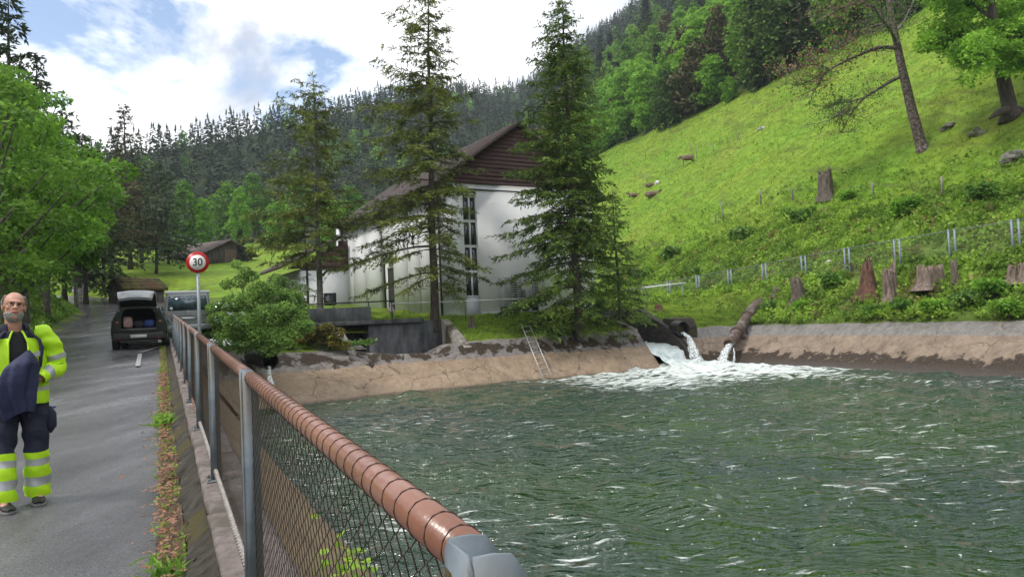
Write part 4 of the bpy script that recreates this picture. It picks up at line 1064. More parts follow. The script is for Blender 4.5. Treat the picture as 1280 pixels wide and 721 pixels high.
# ladder on the bank -----------------------------------------------------------------------
lad = empty('ladder', ST(31.6, 18.2, WZ)); lo_ = np.array(lad.location); tag(lad, 'thin aluminium ladder leaning on the far basin bank', 'ladder')
alu = mat('ladder_metal', (.42, .42, .40), (.55, .55, .53), scale=10, rough=.45, metal=.4)
LA = [onS(651.5, 406, 33.9), onS(679, 474, 30.75)]; LB = [onS(661, 404.5, 33.9), onS(689.5, 471, 30.75)]
for a_, b_ in (LA, LB):
    mb = MB(); mb.tube([a_ - lo_ + Z3 * .05, b_ - lo_ + Z3 * .05], .028, 6); mb.build('rail', alu, lad)
for f in np.linspace(.06, .94, 10):
    p = LA[0] * (1 - f) + LA[1] * f - lo_ + Z3 * .05; q = LB[0] * (1 - f) + LB[1] * f - lo_ + Z3 * .05
    mb = MB(); mb.tube([p, q], .016, 5); mb.build('rung', alu, lad)

# ------------------------------------------------------------------ chain link fence on the right slope
fxs = [1268.3, 1189, 1120.6, 1058, 1003.8, 954.6, 911.6, 871.8, 835.5]; fys = [275.6, 288, 300, 310.8, 320.6, 330.3, 338, 345, 352]
tops = [onT(x, y, 38.0) for x, y in zip(fxs, fys)]
d0 = tops[0] - tops[1]; tops = [tops[0] + d0 * 2, tops[0] + d0] + tops
d1 = tops[-1] - tops[-2]; tops += [tops[-1] + d1, tops[-1] + 2 * d1]
cf = empty('slope_fence', tops[4] - Z3 * 1.7); co = np.array(cf.location); tag(cf, 'grey mesh fence with paired posts running along the green slope', 'fence')
blue_grey = mat('blue_grey_steel', (.16, .20, .25), (.25, .30, .36), scale=5, rough=.5)
thin_m = mat('thin_grey_wire', (.13, .14, .15), (.2, .21, .22), scale=5, rough=.5)
pm = None
for tp in tops:
    for o_ in (-.17, .17, .0):
        if o_ == 0: continue
        mb = MB(); mb.box((-.045, -.035, -1.9), (.045, .035, .06))
        if pm is None: pm = mb.build('post', blue_grey, cf); c = pm
        else: c = pm.copy(); COL.objects.link(c); c.parent = cf
        c.location = tp - co + D3 * o_; c.rotation_euler = (0, 0, DA)
for a_, b_ in zip(tops[:-1], tops[1:]):
    mb = MB(); mb.tube([a_ - co, b_ - co], .022, 5); mb.build('top_rail', thin_m, cf)
    mb = MB(); mb.tube([a_ - co - Z3 * 1.5, b_ - co - Z3 * 1.5], .018, 4); mb.build('bottom_wire', thin_m, cf)
    L = np.linalg.norm(b_ - a_); dd_ = (b_ - a_) / L; n = int(L / .12); mb = MB()
    for sg in (-1, 1):
        for k in range(-13, n + 13):
            x0 = k * .12; x1 = x0 + sg * 1.5; z0, z1 = 0., 1.5
            # clip the slanted wire to the panel
            f0, f1 = 0., 1.
            if sg > 0: f0 = max(0, -x0 / 1.5); f1 = min(1, (L - x0) / 1.5)
            else: f0 = max(0, (x0 - L) / 1.5); f1 = min(1, x0 / 1.5)
            if f1 - f0 < .03: continue
            p = a_ - co + dd_ * (x0 + (x1 - x0) * f0) - Z3 * (1.5 * (1 - f0)); q = a_ - co + dd_ * (x0 + (x1 - x0) * f1) - Z3 * (1.5 * (1 - f1))
            V, qd, _ = tube_arr([p, q], .0024, 3, False); mb.add(V, qd)
    mb.build('mesh_panel', thin_m, cf)
# ------------------------------------------------------------------ foliage helpers
def kites(p, d, l, w, rng, nrm=None):
    """quads: leaf blades starting at p, pointing along d, length l, half width w"""
    n = len(p); d = d / (np.linalg.norm(d, axis=1)[:, None] + 1e-9)
    if nrm is None: nrm = rng.normal(0, 1, (n, 3))
    side = np.cross(d, nrm); side /= np.linalg.norm(side, axis=1)[:, None] + 1e-9
    l = np.broadcast_to(l, n)[:, None]; w = np.broadcast_to(w, n)[:, None]
    V = np.stack([p, p + d * l * .45 + side * w, p + d * l, p + d * l * .45 - side * w], 1).reshape(-1, 3)
    return V, np.arange(4 * n).reshape(n, 4)
def rnd_dir(rng, n):
    v = rng.normal(0, 1, (n, 3)); return v / np.linalg.norm(v, axis=1)[:, None]

def spruce_arrays(H, Rm, clear, seed, dens=1.0, droop=.28, kl=.34, kw=.045, wh=.5, power=.8, topthin=.35, nb=6, dead=True, step=.16, asym=.25, lowd=1.0):
    rng = np.random.RandomState(seed); mbw = MB(); kp = []; kd = []; kln = []
    lean = rng.normal(0, .012, 2)
    zz = np.linspace(0, H, 16); tr = np.column_stack([lean[0] * zz + .04 * np.sin(zz * .7), lean[1] * zz, zz])
    rt = .0125 * H * (1 - zz / H) ** .8 + .015; rt[0] *= 1.35
    mbw.tube(tr, rt, 9)
    z = clear; az = rng.uniform(0, 6)
    while z < H - .25:
        f = (z - clear) / (H - clear)
        L0 = Rm * (1 - f) ** power * (.55 + .45 * min(1, f / .12 + .2))
        k = nb if f < .7 else nb - 1
        for b in range(k):
            az += 2 * pi / k + rng.normal(0, .35); L = L0 * rng.uniform(.55, 1.12) * (1 + asym * sin(az * 1.0 + seed)) + .12
            if rng.rand() > dens * (lowd if f < .22 else 1): continue
            if L < .1: continue
            base = np.array([np.interp(z, zz, tr[:, 0]), np.interp(z, zz, tr[:, 1]), z + rng.normal(0, .12)])
            u = np.linspace(0, 1, 7); out = np.array([cos(az), sin(az), 0]); rise = .35 * f + .05
            zc = rise * L * u - (droop * (1 - f * .8)) * L * u ** 1.6 * 1.6 + .10 * L * u ** 4
            br = base + out[None] * (L * u)[:, None] + np.array([0, 0, 1.0])[None] * zc[:, None]
            r = .012 * L + .004; mbw.tube(br, r * (1 - u * .85), 3, cap=False)
            nst = max(3, int(L / step)); ub = rng.uniform(.12 if f > .2 else .25, 1, nst); ub.sort()
            pb = np.column_stack([np.interp(ub, u, br[:, c]) for c in range(3)])
            sid = np.where(rng.rand(nst) < .5, 1, -1); perp = np.array([-out[1], out[0], 0])
            ang = np.radians(rng.uniform(35, 75, nst)) * sid
            dd = out[None] * np.cos(ang)[:, None] + perp[None] * np.sin(ang)[:, None] + np.array([0, 0, 1])[None] * rng.uniform(-.45, .05, nst)[:, None]
            lb = (.30 * L * (1 - .6 * ub) + .16) * rng.uniform(.6, 1.1, nst)
            for q in range(nst):
                m = max(2, int(lb[q] / (kl * .42)))
                v = np.linspace(0, 1, m, endpoint=False)
                pp = pb[q] + dd[q] * (lb[q] * v)[:, None]; pp[:, 2] -= .18 * lb[q] * v ** 2
                kp.append(np.repeat(pp, 2, axis=0)); dq = np.repeat(dd[q][None], 2 * m, 0) + rng.normal(0, .38, (2 * m, 3)); dq[:, 2] -= .12; kd.append(dq); kln.append(np.full(2 * m, kl))
        z += wh * rng.uniform(.75, 1.25) * (1 if f < .75 else .75)
    kp = np.vstack(kp); kd = np.vstack(kd); kln = np.concatenate(kln) * rng.uniform(.7, 1.25, len(kp))
    nr = np.array([0, 0, 1.0])[None] + rng.normal(0, .55, (len(kp), 3))
    V, Q = kites(kp, kd, kln, kln * kw / .34, rng, nr)
    return mbw, V, Q
def add_quads(name, V, Q, m, parent=None):
    me = new_mesh(name, V, Q); me.materials.append(m); o = bpy.data.objects.new(name, me); COL.objects.link(o)
    if parent is not None: o.parent = parent
    return o
bark_d = mat('dark_bark', (.045, .034, .028), (.11, .09, .075), scale=9, rough=.9, bump=.6, stretch=(1, 1, .25))
bark_g = mat('grey_bark', (.08, .072, .062), (.20, .185, .16), scale=8, rough=.9, bump=.6, stretch=(1, 1, .35), c3=(.05, .06, .03))
ndl_olive = leafmat('olive_needles', (.036, .052, .013), (.130, .155, .028), scale=.9, trans=.22)
ndl_green = leafmat('green_needles', (.028, .056, .012), (.110, .165, .028), scale=1.0, trans=.22)
ndl_dark = leafmat('dark_needles', (.016, .030, .014), (.045, .070, .022), scale=.6, trans=.15, objrand=.2)
ndl_brown = leafmat('brownish_needles', (.040, .038, .018), (.095, .085, .035), scale=.5, trans=.15, objrand=.1)
lf_bright = leafmat('fresh_leaves', (.075, .165, .018), (.165, .30, .035), scale=.7, trans=.45, objrand=.10)
lf_mid = leafmat('green_leaves', (.045, .105, .016), (.115, .215, .03), scale=.8, trans=.4, objrand=.18)
lf_shrub = leafmat('shrub_leaves', (.065, .125, .028), (.17, .27, .06), scale=1.6, trans=.4)
lf_dark = leafmat('dark_leaves', (.025, .055, .012), (.07, .12, .02), scale=.8, trans=.3, objrand=.2)
lf_red = leafmat('reddish_buds', (.14, .075, .05), (.25, .14, .09), scale=2, trans=.3, objrand=.1)

def spruce(name, label, px, py, Y, top, Rm, clear, seed, m, bark=None, group=None, cat='tree', **kw):
    p = P(px, py, Y); z0 = H1(p[0], p[1]); H = P(px, top, Y)[2] - z0
    if 'toppx' in kw: kw.pop('toppx')
    e = empty(name, (p[0], p[1], z0 - .15)); tag(e, label, cat, group)
    mbw, V, Q = spruce_arrays(H, Rm, clear, seed, **kw)
    mbw.build('trunk', bark or bark_d, e, smooth=True); add_quads('crown', V, Q, m, e); return e
# the three spruces before the building
spruce('spruce_tree', 'tall sparse spruce directly before the finned long side of the white building', 543, 405, 42.5, -14, 4.7, 2.4, 11, ndl_olive, dens=.90, lowd=.5, droop=.30, wh=.58, nb=6, power=.45, step=.10, kl=.25, kw=.040)
spruce('spruce_tree', 'slender spruce with bare lower trunk standing before the annex and footbridge', 400, 400, 41.5, 92, 3.9, 4.2, 23, ndl_olive, bark=bark_g, dens=.86, lowd=.7, droop=.12, wh=.56, nb=6, power=.52, step=.10, kl=.25, kw=.040)
spruce('spruce_tree', 'dense dark green spruce with branches to the ground before the gable corner', 722, 390, 42.5, -8, 4.3, .7, 37, ndl_green, dens=1.0, droop=.32, wh=.42, nb=7, lowd=.7, power=.60, step=.10, kl=.26, kw=.044)
spruce('spruce_tree', 'lower spruce half hidden right behind the dense dark green spruce', 774, 385, 46.0, 235, 2.6, .5, 41, ndl_green, dens=1.0, droop=.32, wh=.42, nb=6, power=.7, kl=.26, kw=.038)
spruce('young_spruce', 'thin young conifer with bare stem beside the slender spruce', 385, 398, 43, 270, 1.5, 1.3, 43, ndl_olive, dens=.7, wh=.5, nb=5, kl=.22, kw=.03)
# darker spruces left of the road, far behind the shed
for k, (px, Y, top, Rm, clear, m, lab) in enumerate([
    (164, 96, 126, 5.2, 4, ndl_brown, 'tallest brownish spruce with thin see-through tip behind the mossy shed'),
    (140, 88, 192, 4.8, 4, ndl_brown, 'broad brownish spruce left of the tallest one behind the shed'),
    (196, 92, 198, 4.6, 2.5, ndl_dark, 'dark spruce at the right end of the group behind the shed'),
    (212, 104, 210, 4.0, 2, ndl_dark, 'dark spruce nearest the wooden barn'),
    (178, 104, 180, 4.8, 3, ndl_dark, 'dark spruce between the brownish ones behind the shed'),
    (118, 84, 190, 4.6, 5, ndl_dark, 'dark spruce behind the bend of the road'),
    (100, 72, 178, 4.6, 4, ndl_dark, 'dark spruce above the bright trees on the left bank'),
    (107, 62, 165, 4.2, 2, ndl_dark, 'dark spruce standing just right of the bright bank trees'),
    (130, 74, 205, 4.2, 1.5, ndl_dark, 'dark spruce with low boughs at the left end of the group behind the shed'),
    (80, 62, 130, 4.4, 4, ndl_dark, 'dark spruce leaning over the bright trees at the left bank'),
    (52, 56, 66, 4.6, 4, ndl_dark, 'high dark spruce on the left hillside behind the bright trees'),
    (20, 50, -20, 4.8, 3, ndl_dark, 'highest dark spruce at the left edge of the picture'),
    (-25, 44, -90, 4.6, 3, ndl_dark, 'dark spruce cut by the left edge of the picture')]):
    spruce('spruce_tree', lab, px, 370, Y, top, Rm, clear, 100 + k, m, dens=.92 if k else .8, droop=.3, wh=.75, nb=6, step=.27, kl=.5, kw=.055, power=.68)

# ------------------------------------------------------------------ broadleaved trees
def crown_leaves(rng, clumps, n, size, wr=.42, up=.35, flat=.75):
    """clumps: (k,4) centre+radius; leaves on the outer shells of the clumps"""
    c = np.asarray(clumps); pr = c[:, 3] ** 2; k = rng.choice(len(c), n, p=pr / pr.sum())
    d = rnd_dir(rng, n); d[:, 2] = np.abs(d[:, 2]) * np.where(rng.rand(n) < .72, 1, -1)
    r = c[k, 3] * rng.uniform(.45, 1.05, n) ** .6
    p = c[k, :3] + d * r[:, None] * np.array([1, 1, flat])
    ld = d + rng.normal(0, .7, (n, 3)); ld[:, 2] -= .45
    nr = d * .8 + np.array([0, 0, up * 2]) + rng.normal(0, .45, (n, 3))
    l = size * rng.uniform(.6, 1.35, n)
    return kites(p, ld, l, l * wr, rng, nr)
def make_clumps(rng, H, R, z0, k, cr, conical=.0):
    out = []
    for i in range(k):
        f = (i + .5) / k; ph = i * 2.39996 + rng.uniform(-.3, .3)
        zc = z0 + (H - z0 - cr * .4) * f; prof = np.sqrt(max(.05, 1 - (2 * (f ** (1 + conical)) - 1 + .15) ** 2)); rad = (R - cr * .5) * prof * rng.uniform(.35, 1.22)
        out.append([rad * cos(ph), rad * sin(ph), zc + rng.normal(0, .3), cr * rng.uniform(.7, 1.25) * (1 - .3 * f)])
    return np.array(out)
def broadleaf_parts(H, R, z0, k, cr, n, size, seed, trunk_r=None, limbs=True, **kw):
    rng = np.random.RandomState(seed); cl = make_clumps(rng, H, R, z0, k, cr)
    mbw = MB(); tr_ = trunk_r or .022 * H; u = np.linspace(0, 1, 10)
    tr = np.column_stack([.25 * np.sin(u * 3 + seed) * u, .25 * np.cos(u * 2.3 + seed) * u, u * H * .88])
    mbw.tube(tr, tr_ * (1 - u * .85) + .01, 8)
    if limbs:
        for c in cl:
            f = min(.9, max(.18, (c[2] / H) * .62 + rng.uniform(-.05, .05))); b = np.array([np.interp(f, u, tr[:, j]) for j in range(3)])
            e = c[:3]; v = np.linspace(0, 1, 6)[:, None]; md = (b + e) / 2 + [0, 0, -.08 * H * .3] ; pth = b * (1 - v) ** 2 + 2 * md * v * (1 - v) + e * v ** 2
            mbw.tube(pth, tr_ * .34 * (1 - f * .5) * (1 - v[:, 0] * .8) + .006, 4, cap=False)
    V, Q = crown_leaves(rng, cl, n, size, **kw)
    return mbw, V, Q
def broadleaf(name, label, px, Y, top, R, z0, k, cr, n, size, seed, m, bark=None, group=None, **kw):
    p = P(px, 370, Y); zb = H1(p[0], p[1]); H = P(px, top, Y)[2] - zb
    e = empty(name, (p[0], p[1], zb - .2)); tag(e, label, 'tree', group)
    mbw, V, Q = broadleaf_parts(H, R, z0, k, cr, n, size, seed, **kw)
    mbw.build('trunk', bark or bark_g, e, smooth=True); add_quads('crown', V, Q, m, e); return e
for k, (px, Y, top, R, z0, kk, cr, n, sz, m, lab) in enumerate([
    (4, 26, 75, 3.6, 3.6, 60, .8, 17000, .15, lf_bright, 'bright broadleaved tree at the left picture edge behind the man'),
    (24, 31, 130, 3.4, 3.8, 60, .8, 17000, .16, lf_bright, 'bright green tree above the left bank between man and road'),
    (58, 43, 205, 3.0, 5.0, 44, .85, 13000, .18, lf_mid, 'rounded green tree overhanging the bank at the road bend'),
    (-30, 22, 40, 3.2, 2.0, 40, 1.0, 9000, .16, lf_mid, 'green tree reaching in from beyond the left picture edge'),
    (30, 36, 95, 3.6, 3.0, 40, 1.1, 12000, .18, lf_mid, 'taller mid green tree behind the bright ones on the left'),
    (96, 56, 262, 2.2, 3.8, 24, .9, 8000, .2, lf_mid, 'small green tree just left of the shed'),
    (50, 48, 170, 3.3, 4.8, 34, 1.1, 9000, .2, lf_dark, 'dark leafy tree behind the bright bank trees'),
    (10, 40, 190, 3.2, 2.5, 34, 1.1, 9000, .2, lf_dark, 'dark undergrowth tree behind the man'),
    ]):
    broadleaf('broadleaf_tree', lab, px, Y, top, R, z0, kk, cr, n, sz, 200 + k, m, flat=.6)

# ------------------------------------------------------------------ the two old trees on the meadow
def limb(mb, pts, r0, r1, n=7):
    p = np.array(pts, float); L = np.concatenate([[0], np.cumsum(np.linalg.norm(np.diff(p, axis=0), axis=1))]); u = np.linspace(0, L[-1], max(6, len(p) * 4))
    # smooth the polyline a little
    q = np.column_stack([np.interp(u, L, p[:, k]) for k in range(3)])
    for _ in range(2): q[1:-1] = (q[:-2] + 2 * q[1:-1] + q[2:]) / 4
    mb.tube(q, np.linspace(r0, r1, len(q)), n); return q
def twigs(mb, rng, path, n, L, r=.012, cl=None):
    ends = []
    for _ in range(n):
        i = rng.randint(len(path) // 4, len(path)); b = path[i]; d = rnd_dir(rng, 1)[0]; d[2] = abs(d[2]) * .6 - .15
        l = L * rng.uniform(.5, 1.2); m_ = b + d * l * .5 + rng.normal(0, .1 * l, 3); e = m_ + (d + rng.normal(0, .5, 3)) * l * .5
        mb.tube([b, m_, e], [r * 1.4, r, r * .5], 4, cap=False); ends += [m_, e]
        for _ in range(3):
            e2 = m_ + rnd_dir(rng, 1)[0] * l * .45; mb.tube([m_, e2], [r * .7, r * .35], 3, cap=False); ends.append(e2)
    return ends
def zpx(zx, zy): return 780 + zx / 2.56, zy / 2.56
g1 = G(1151, 188); Y1 = g1[1]
t1 = empty('maple_tree', g1); tag(t1, 'old leaning meadow tree with long bare limbs and sparse reddish buds', 'tree'); o1 = g1
def Q1(zx, zy, dy=0.0): return onY(*zpx(zx, zy), Y1 + dy) - o1
rng = np.random.RandomState(5); mb = MB()
main = limb(mb, [Q1(957, 492), Q1(945, 440), Q1(920, 350), Q1(902, 270), Q1(885, 200), Q1(872, 130), Q1(860, 80), Q1(850, 20), Q1(845, -40), Q1(860, -120, .5), Q1(850, -220, 1)], .43, .10, 10)
mb.tube([Q1(958, 500), Q1(953, 465)], [.62, .40], 10)
LB_ = []
LB_.append(limb(mb, [Q1(872, 155), Q1(830, 150), Q1(790, 160), Q1(740, 182), Q1(700, 200), Q1(660, 222), Q1(640, 240), Q1(620, 270), Q1(600, 310)], .16, .03))
LB_.append(limb(mb, [Q1(660, 222), Q1(610, 205), Q1(560, 212), Q1(510, 240, -1)], .09, .02))
LB_.append(limb(mb, [Q1(690, 205), Q1(640, 235, 1), Q1(590, 262, 1.5), Q1(545, 275, 2)], .08, .02))
LB_.append(limb(mb, [Q1(880, 248), Q1(850, 262), Q1(815, 285), Q1(770, 312), Q1(740, 345), Q1(715, 385), Q1(695, 425)], .14, .03))
LB_.append(limb(mb, [Q1(770, 312), Q1(730, 325, 1), Q1(690, 330, 1), Q1(650, 350, 1)], .07, .02))
LB_.append(limb(mb, [Q1(745, 340), Q1(700, 365, -1), Q1(655, 385, -1)], .06, .02))
LB_.append(limb(mb, [Q1(858, 78), Q1(820, 78), Q1(770, 95), Q1(735, 125), Q1(700, 150), Q1(660, 160)], .14, .03))
LB_.append(limb(mb, [Q1(850, 85), Q1(820, 45), Q1(780, 12), Q1(740, 10), Q1(690, 28), Q1(640, 60), Q1(600, 82)], .17, .03))
LB_.append(limb(mb, [Q1(790, 20), Q1(770, -20), Q1(720, -60), Q1(650, -80)], .14, .03))
LB_.append(limb(mb, [Q1(850, 20), Q1(880, -30, 1), Q1(930, -80, 2), Q1(990, -110, 3)], .15, .03))
LB_.append(limb(mb, [Q1(862, 110), Q1(890, 80, 3), Q1(910, 40, 6), Q1(930, 0, 8)], .14, .03))
LB_.append(limb(mb, [Q1(868, 130), Q1(850, 90, -3), Q1(820, 60, -5), Q1(800, 20, -7)], .13, .03))
ends_r = []; ends_g = []
for j, b in enumerate(LB_):
    e = twigs(mb, rng, b, 20, 2.1, .022); (ends_g if j in (3, 4, 5, 10, 11, 9) else ends_r).extend(e)
mb.build('trunk', mat('lichen_bark', (.05, .035, .03), (.20, .165, .15), scale=6, rough=.9, bump=.7, lo=.42, hi=.6, detail=8), t1, smooth=True)
def sprays(rng, ends, per, size, sp, m, name, parent):
    c = np.repeat(np.array(ends), per, axis=0); p = c + rng.normal(0, sp, c.shape); d = rnd_dir(rng, len(p)); d[:, 2] -= .3
    l = size * rng.uniform(.6, 1.3, len(p)); V, Q = kites(p, d, l, l * .4, rng); return add_quads(name, V, Q, m, parent)
sprays(rng, ends_r, 5, .13, .36, lf_red, 'crown', t1); sprays(rng, ends_g, 5, .13, .5, lf_mid, 'leaves', t1)
er = [e for e in ends_r if rng.rand() < .3]; sprays(rng, er, 6, .24, .45, lf_mid, 'leaves', t1)
g2 = G(1264, 146); Y2 = g2[1]
t2 = empty('maple_tree', g2); tag(t2, 'old stout meadow tree with dense bright green leaves at the right edge', 'tree'); o2 = g2
def Q2(zx, zy, dy=0.0): return onY(*zpx(zx, zy), Y2 + dy) - o2
mb = MB(); limb(mb, [Q2(1240, 382), Q2(1232, 330), Q2(1215, 260), Q2(1198, 180), Q2(1188, 110), Q2(1178, 40), Q2(1165, -40), Q2(1160, -160), Q2(1170, -260)], .52, .12, 12)
mb.tube([Q2(1243, 392), Q2(1236, 345)], [.95, .5], 12); mb.tube([Q2(1240, 350), Q2(1268, 352, -.4), Q2(1300, 370, -.8)], [.35, .25, .12], 7); mb.tube([Q2(1225, 352, -.3), Q2(1195, 362, -.8), Q2(1170, 380, -1)], [.32, .24, .1], 7)
L2 = [limb(mb, [Q2(1186, 105), Q2(1150, 112), Q2(1110, 108), Q2(1060, 122), Q2(1000, 132), Q2(960, 150)], .15, .03),
      limb(mb, [Q2(1180, 60), Q2(1120, 20, 2), Q2(1060, -20, 3), Q2(980, -30, 3)], .15, .03), limb(mb, [Q2(1175, 20), Q2(1110, -40, -2), Q2(1040, -90, -3), Q2(960, -100, -3)], .16, .03),
      limb(mb, [Q2(1195, 150), Q2(1240, 120, -2), Q2(1300, 120, -3), Q2(1370, 140, -4)], .17, .03), limb(mb, [Q2(1190, 110), Q2(1250, 60, 2), Q2(1320, 30, 3), Q2(1400, 20, 4)], .17, .03),
      limb(mb, [Q2(1205, 190), Q2(1240, 190, -2), Q2(1290, 200, -3)], .08, .02), limb(mb, [Q2(1170, -20), Q2(1240, -80), Q2(1330, -130)], .16, .03), limb(mb, [Q2(1165, -60), Q2(1100, -150), Q2(1020, -200)], .15, .03),
      limb(mb, [Q2(1188, 110), Q2(1160, 160, -3), Q2(1110, 190, -5), Q2(1080, 220, -6)], .1, .02)]
e2 = []
for b in L2: e2 += twigs(mb, rng, b, 11, 1.9, .022)
mb.build('trunk', MATS['dark_bark'], t2, smooth=True)
cl = np.array([[*e, rng.uniform(.45, .95)] for e in e2 if rng.rand() < .8])
V, Q = crown_leaves(rng, cl, 52000, .20, flat=.6); add_quads('crown', V, Q, lf_bright, t2)

# ------------------------------------------------------------------ woods: templates for trees one can tell apart
TPL = {}
def tpl(kind, seed, m):
    rng = np.random.RandomState(seed)
    if kind == 'round':
        mbw, V, Q = broadleaf_parts(1.0 * 15, 4.6, 2.2, 38, 1.75, 3400, .62, seed, limbs=False, flat=.7, wr=.45)
    elif kind == 'tall':
        mbw, V, Q = broadleaf_parts(18, 3.9, 2.5, 36, 1.6, 3200, .62, seed, limbs=False, flat=.75, wr=.45)
    else:
        mbw, V, Q = spruce_arrays(20, 3.6, 1.2, seed, dens=.95, wh=1.0, nb=6, step=.5, kl=1.3, kw=.085, power=.75)
    if kind == 'bare':
        pass
    mbw.add(V, Q, m=1)
    o = mbw.build('tmp', [bark_g, m]); me = o.data; bpy.data.objects.remove(o); return me
kinds = {'bright': [tpl('round', 301, lf_bright), tpl('round', 302, lf_bright), tpl('tall', 303, lf_bright)],
         'mid': [tpl('round', 304, lf_mid), tpl('tall', 305, lf_mid)], 'dark': [tpl('round', 306, lf_dark)],
         'conifer': [tpl('spruce', 307, ndl_dark), tpl('spruce', 308, ndl_dark)], 'brown': [tpl('tall', 309, ndl_brown), tpl('round', 310, ndl_brown)]}
KL = {'bright': 'bright fresh green broadleaved tree in the wood above the meadow', 'mid': 'mid green broadleaved tree in the wood above the meadow', 'dark': 'dark green leafy tree in the wood above the meadow',
      'conifer': 'dark conifer in the wood above the meadow', 'brown': 'brownish not yet leafed tree in the wood above the meadow'}
KN = {'bright': 'broadleaf_tree', 'mid': 'broadleaf_tree', 'dark': 'broadleaf_tree', 'conifer': 'spruce_tree', 'brown': 'budding_tree'}
def place_words(x, y, row):
    a, b = proj((x, y, H1(x, y) + 8))
    marks = [(770, 'beside the dense dark spruce tip'), (815, 'above the lying cows'), (848, 'left above the standing cow'), (880, 'right above the standing cow'), (915, 'above the lone bright bush'), (950, 'right of the lone bush'),
             (1000, 'left of the bare limbs'), (1060, 'behind the bare limbs'), (1120, 'behind the leaning trunk'), (1200, 'between the two old meadow trees'), (2000, 'behind the stout meadow tree')]
    m = [w for lim, w in marks if a < lim][0]
    return ['at the meadow edge', 'just behind the wood edge', 'low in the wood', 'halfway up the wood', 'high in the wood', 'higher still in the wood', 'near the skyline', 'on the skyline', 'beyond the skyline edge', 'at the very top'][row] + ', ' + m
KS = {'bright': ['bright broadleaved tree', 'fresh green rounded tree'], 'mid': ['mid green broadleaved tree', 'mid green tall tree'], 'dark': ['dark leafy tree', 'dark leafy tree'], 'conifer': ['dark conifer', 'slim dark conifer'], 'brown': ['brownish budding tree', 'brownish budding tree']}
def wood_tree(kind, x, y, sc, label=None, group=None, rz=None, zoff=-.6):
    me = kinds[kind][rs.randint(len(kinds[kind]))]; o = bpy.data.objects.new(KN[kind], me); COL.objects.link(o)
    o.location = (x, y, H1(x, y) + zoff); o.rotation_euler = (0, 0, rs.uniform(0, 6.28) if rz is None else rz); o.scale = (sc * rs.uniform(.9, 1.1),) * 2 + (sc * rs.uniform(.9, 1.12),)
    tag(o, label or KL[kind], 'tree', group or None); return o
# marked individuals at the wood edge
def edge_tree(kind, px, py, sc, label, dz=0):
    g = G(px, py); o = wood_tree(kind, g[0], g[1], sc, label, group=False); return o
edge_tree('bright', 913, 127, .30, 'small lone bright bush tree standing out on the meadow edge')
edge_tree('dark', 962, 103, .95, 'dark dense tree at the meadow edge right of the lone bush')
edge_tree('brown', 870, 142, .85, 'brown budding tree at the meadow edge among green trees')
edge_tree('brown', 860, 120, 1.0, 'tall brown budding tree behind the one at the meadow edge')
edge_tree('brown', 788, 168, .8, 'grey brown budding tree low at the wood edge behind the big spruce')
edge_tree('conifer', 1000, 84, 1.1, 'dark conifer at the meadow edge behind the old leaning tree')
edge_tree('dark', 836, 160, .75, 'dark leafy tree at the low meadow edge')
# rows up the slope
cnt = 0; spots = []; wood_objs = []
s = 45.0
for row, tt in enumerate([89, 94, 100, 107, 115, 124, 134, 146, 160, 176]):
    step = 6.4 + row * .55; sv = np.arange(40, 250 + row * 12, step) + rs.uniform(-1.5, 1.5, len(np.arange(40, 250 + row * 12, step)))
    for s in sv:
        x, y = from_st(s + rs.uniform(-1, 1), tt + rs.uniform(-2, 2)); z = H1(x, y)
        a, b = proj((x, y, z + 8))
        if a < 690 or a > 1330 or b < -150: continue
        spots.append((x, y, a, b, row))
spots.sort(key=lambda q: np.hypot(q[0], q[1]))
woodmass = []
for (x, y, a, b, row) in spots:
    dist = np.hypot(x, y); n = fnoise(np.array([x]), np.array([y]), 61, 2, .012)[0] + rs.normal(0, .35)
    if b < 30 + (a - 760) * -.2 or rs.rand() < .12 or (dist > 240 and rs.rand() < .55): kind = 'conifer' if rs.rand() < .55 else 'mid'
    else: kind = 'bright' if n > -.1 else ('mid' if n > -.55 else ('dark' if rs.rand() < .6 else 'brown'))
    if cnt < 230:
        q_ = rs.uniform(.62, .95); sz = 'small ' if q_ < .70 else ('large ' if q_ > .87 else ''); o_ = wood_tree(kind, x, y, q_, sz + KS[kind][cnt % 2] + ' ' + place_words(x, y, row), group='trees in the wood above the meadow'); wood_objs.append((o_, a, b)); cnt += 1
    else: woodmass.append((x, y, kind))
by = {}
for it in wood_objs: by.setdefault(it[0]['label'], []).append(it)
for lab, its in by.items():
    if len(its) == 2:
        dx_, dy_ = abs(its[0][1] - its[1][1]), abs(its[0][2] - its[1][2]); k_ = 2 if dy_ > dx_ else 1; its.sort(key=lambda q: q[k_])
        for q, w in zip(its, ('upper', 'lower') if k_ == 2 else ('left one', 'right one')):
            if len((lab + ', ' + w).split()) <= 16: q[0]['label'] = lab + ', ' + w
print('wood trees', cnt, 'mass', len(woodmass))
# far woods: one mass of conifers with some broadleaved trees, real crowns but joined
def low_tree(kind, seed):
    rng = np.random.RandomState(seed)
    if kind == 'c':
        n = 60; f = rng.uniform(0, 1, n) ** .8; z = 2 + f * 19; r = 3.5 * (1 - f) ** .8 + .1; a = rng.uniform(0, 2 * pi, n)
        p = np.column_stack([r * .25 * np.cos(a), r * .25 * np.sin(a), z]); d = np.column_stack([np.cos(a), np.sin(a), np.full(n, -.35)]); l = r * rng.uniform(.8, 1.3, n)
        V, Q = kites(p, d, l, .34 + .22 * l, rng, np.array([0, 0, 1.]) + rng.normal(0, .4, (n, 3)))
        V2, Q2_ = kites(np.array([[0, 0, 16.]] * 3), np.array([[0, 0, 1.]] * 3), 5.3, .5, rng); return np.vstack([V, V2]), np.vstack([Q, Q2_ + len(V)])
    cl = make_clumps(rng, 14, 4.6, 2, 16, 2.2); return crown_leaves(rng, cl, 150, 2.0, wr=.45)
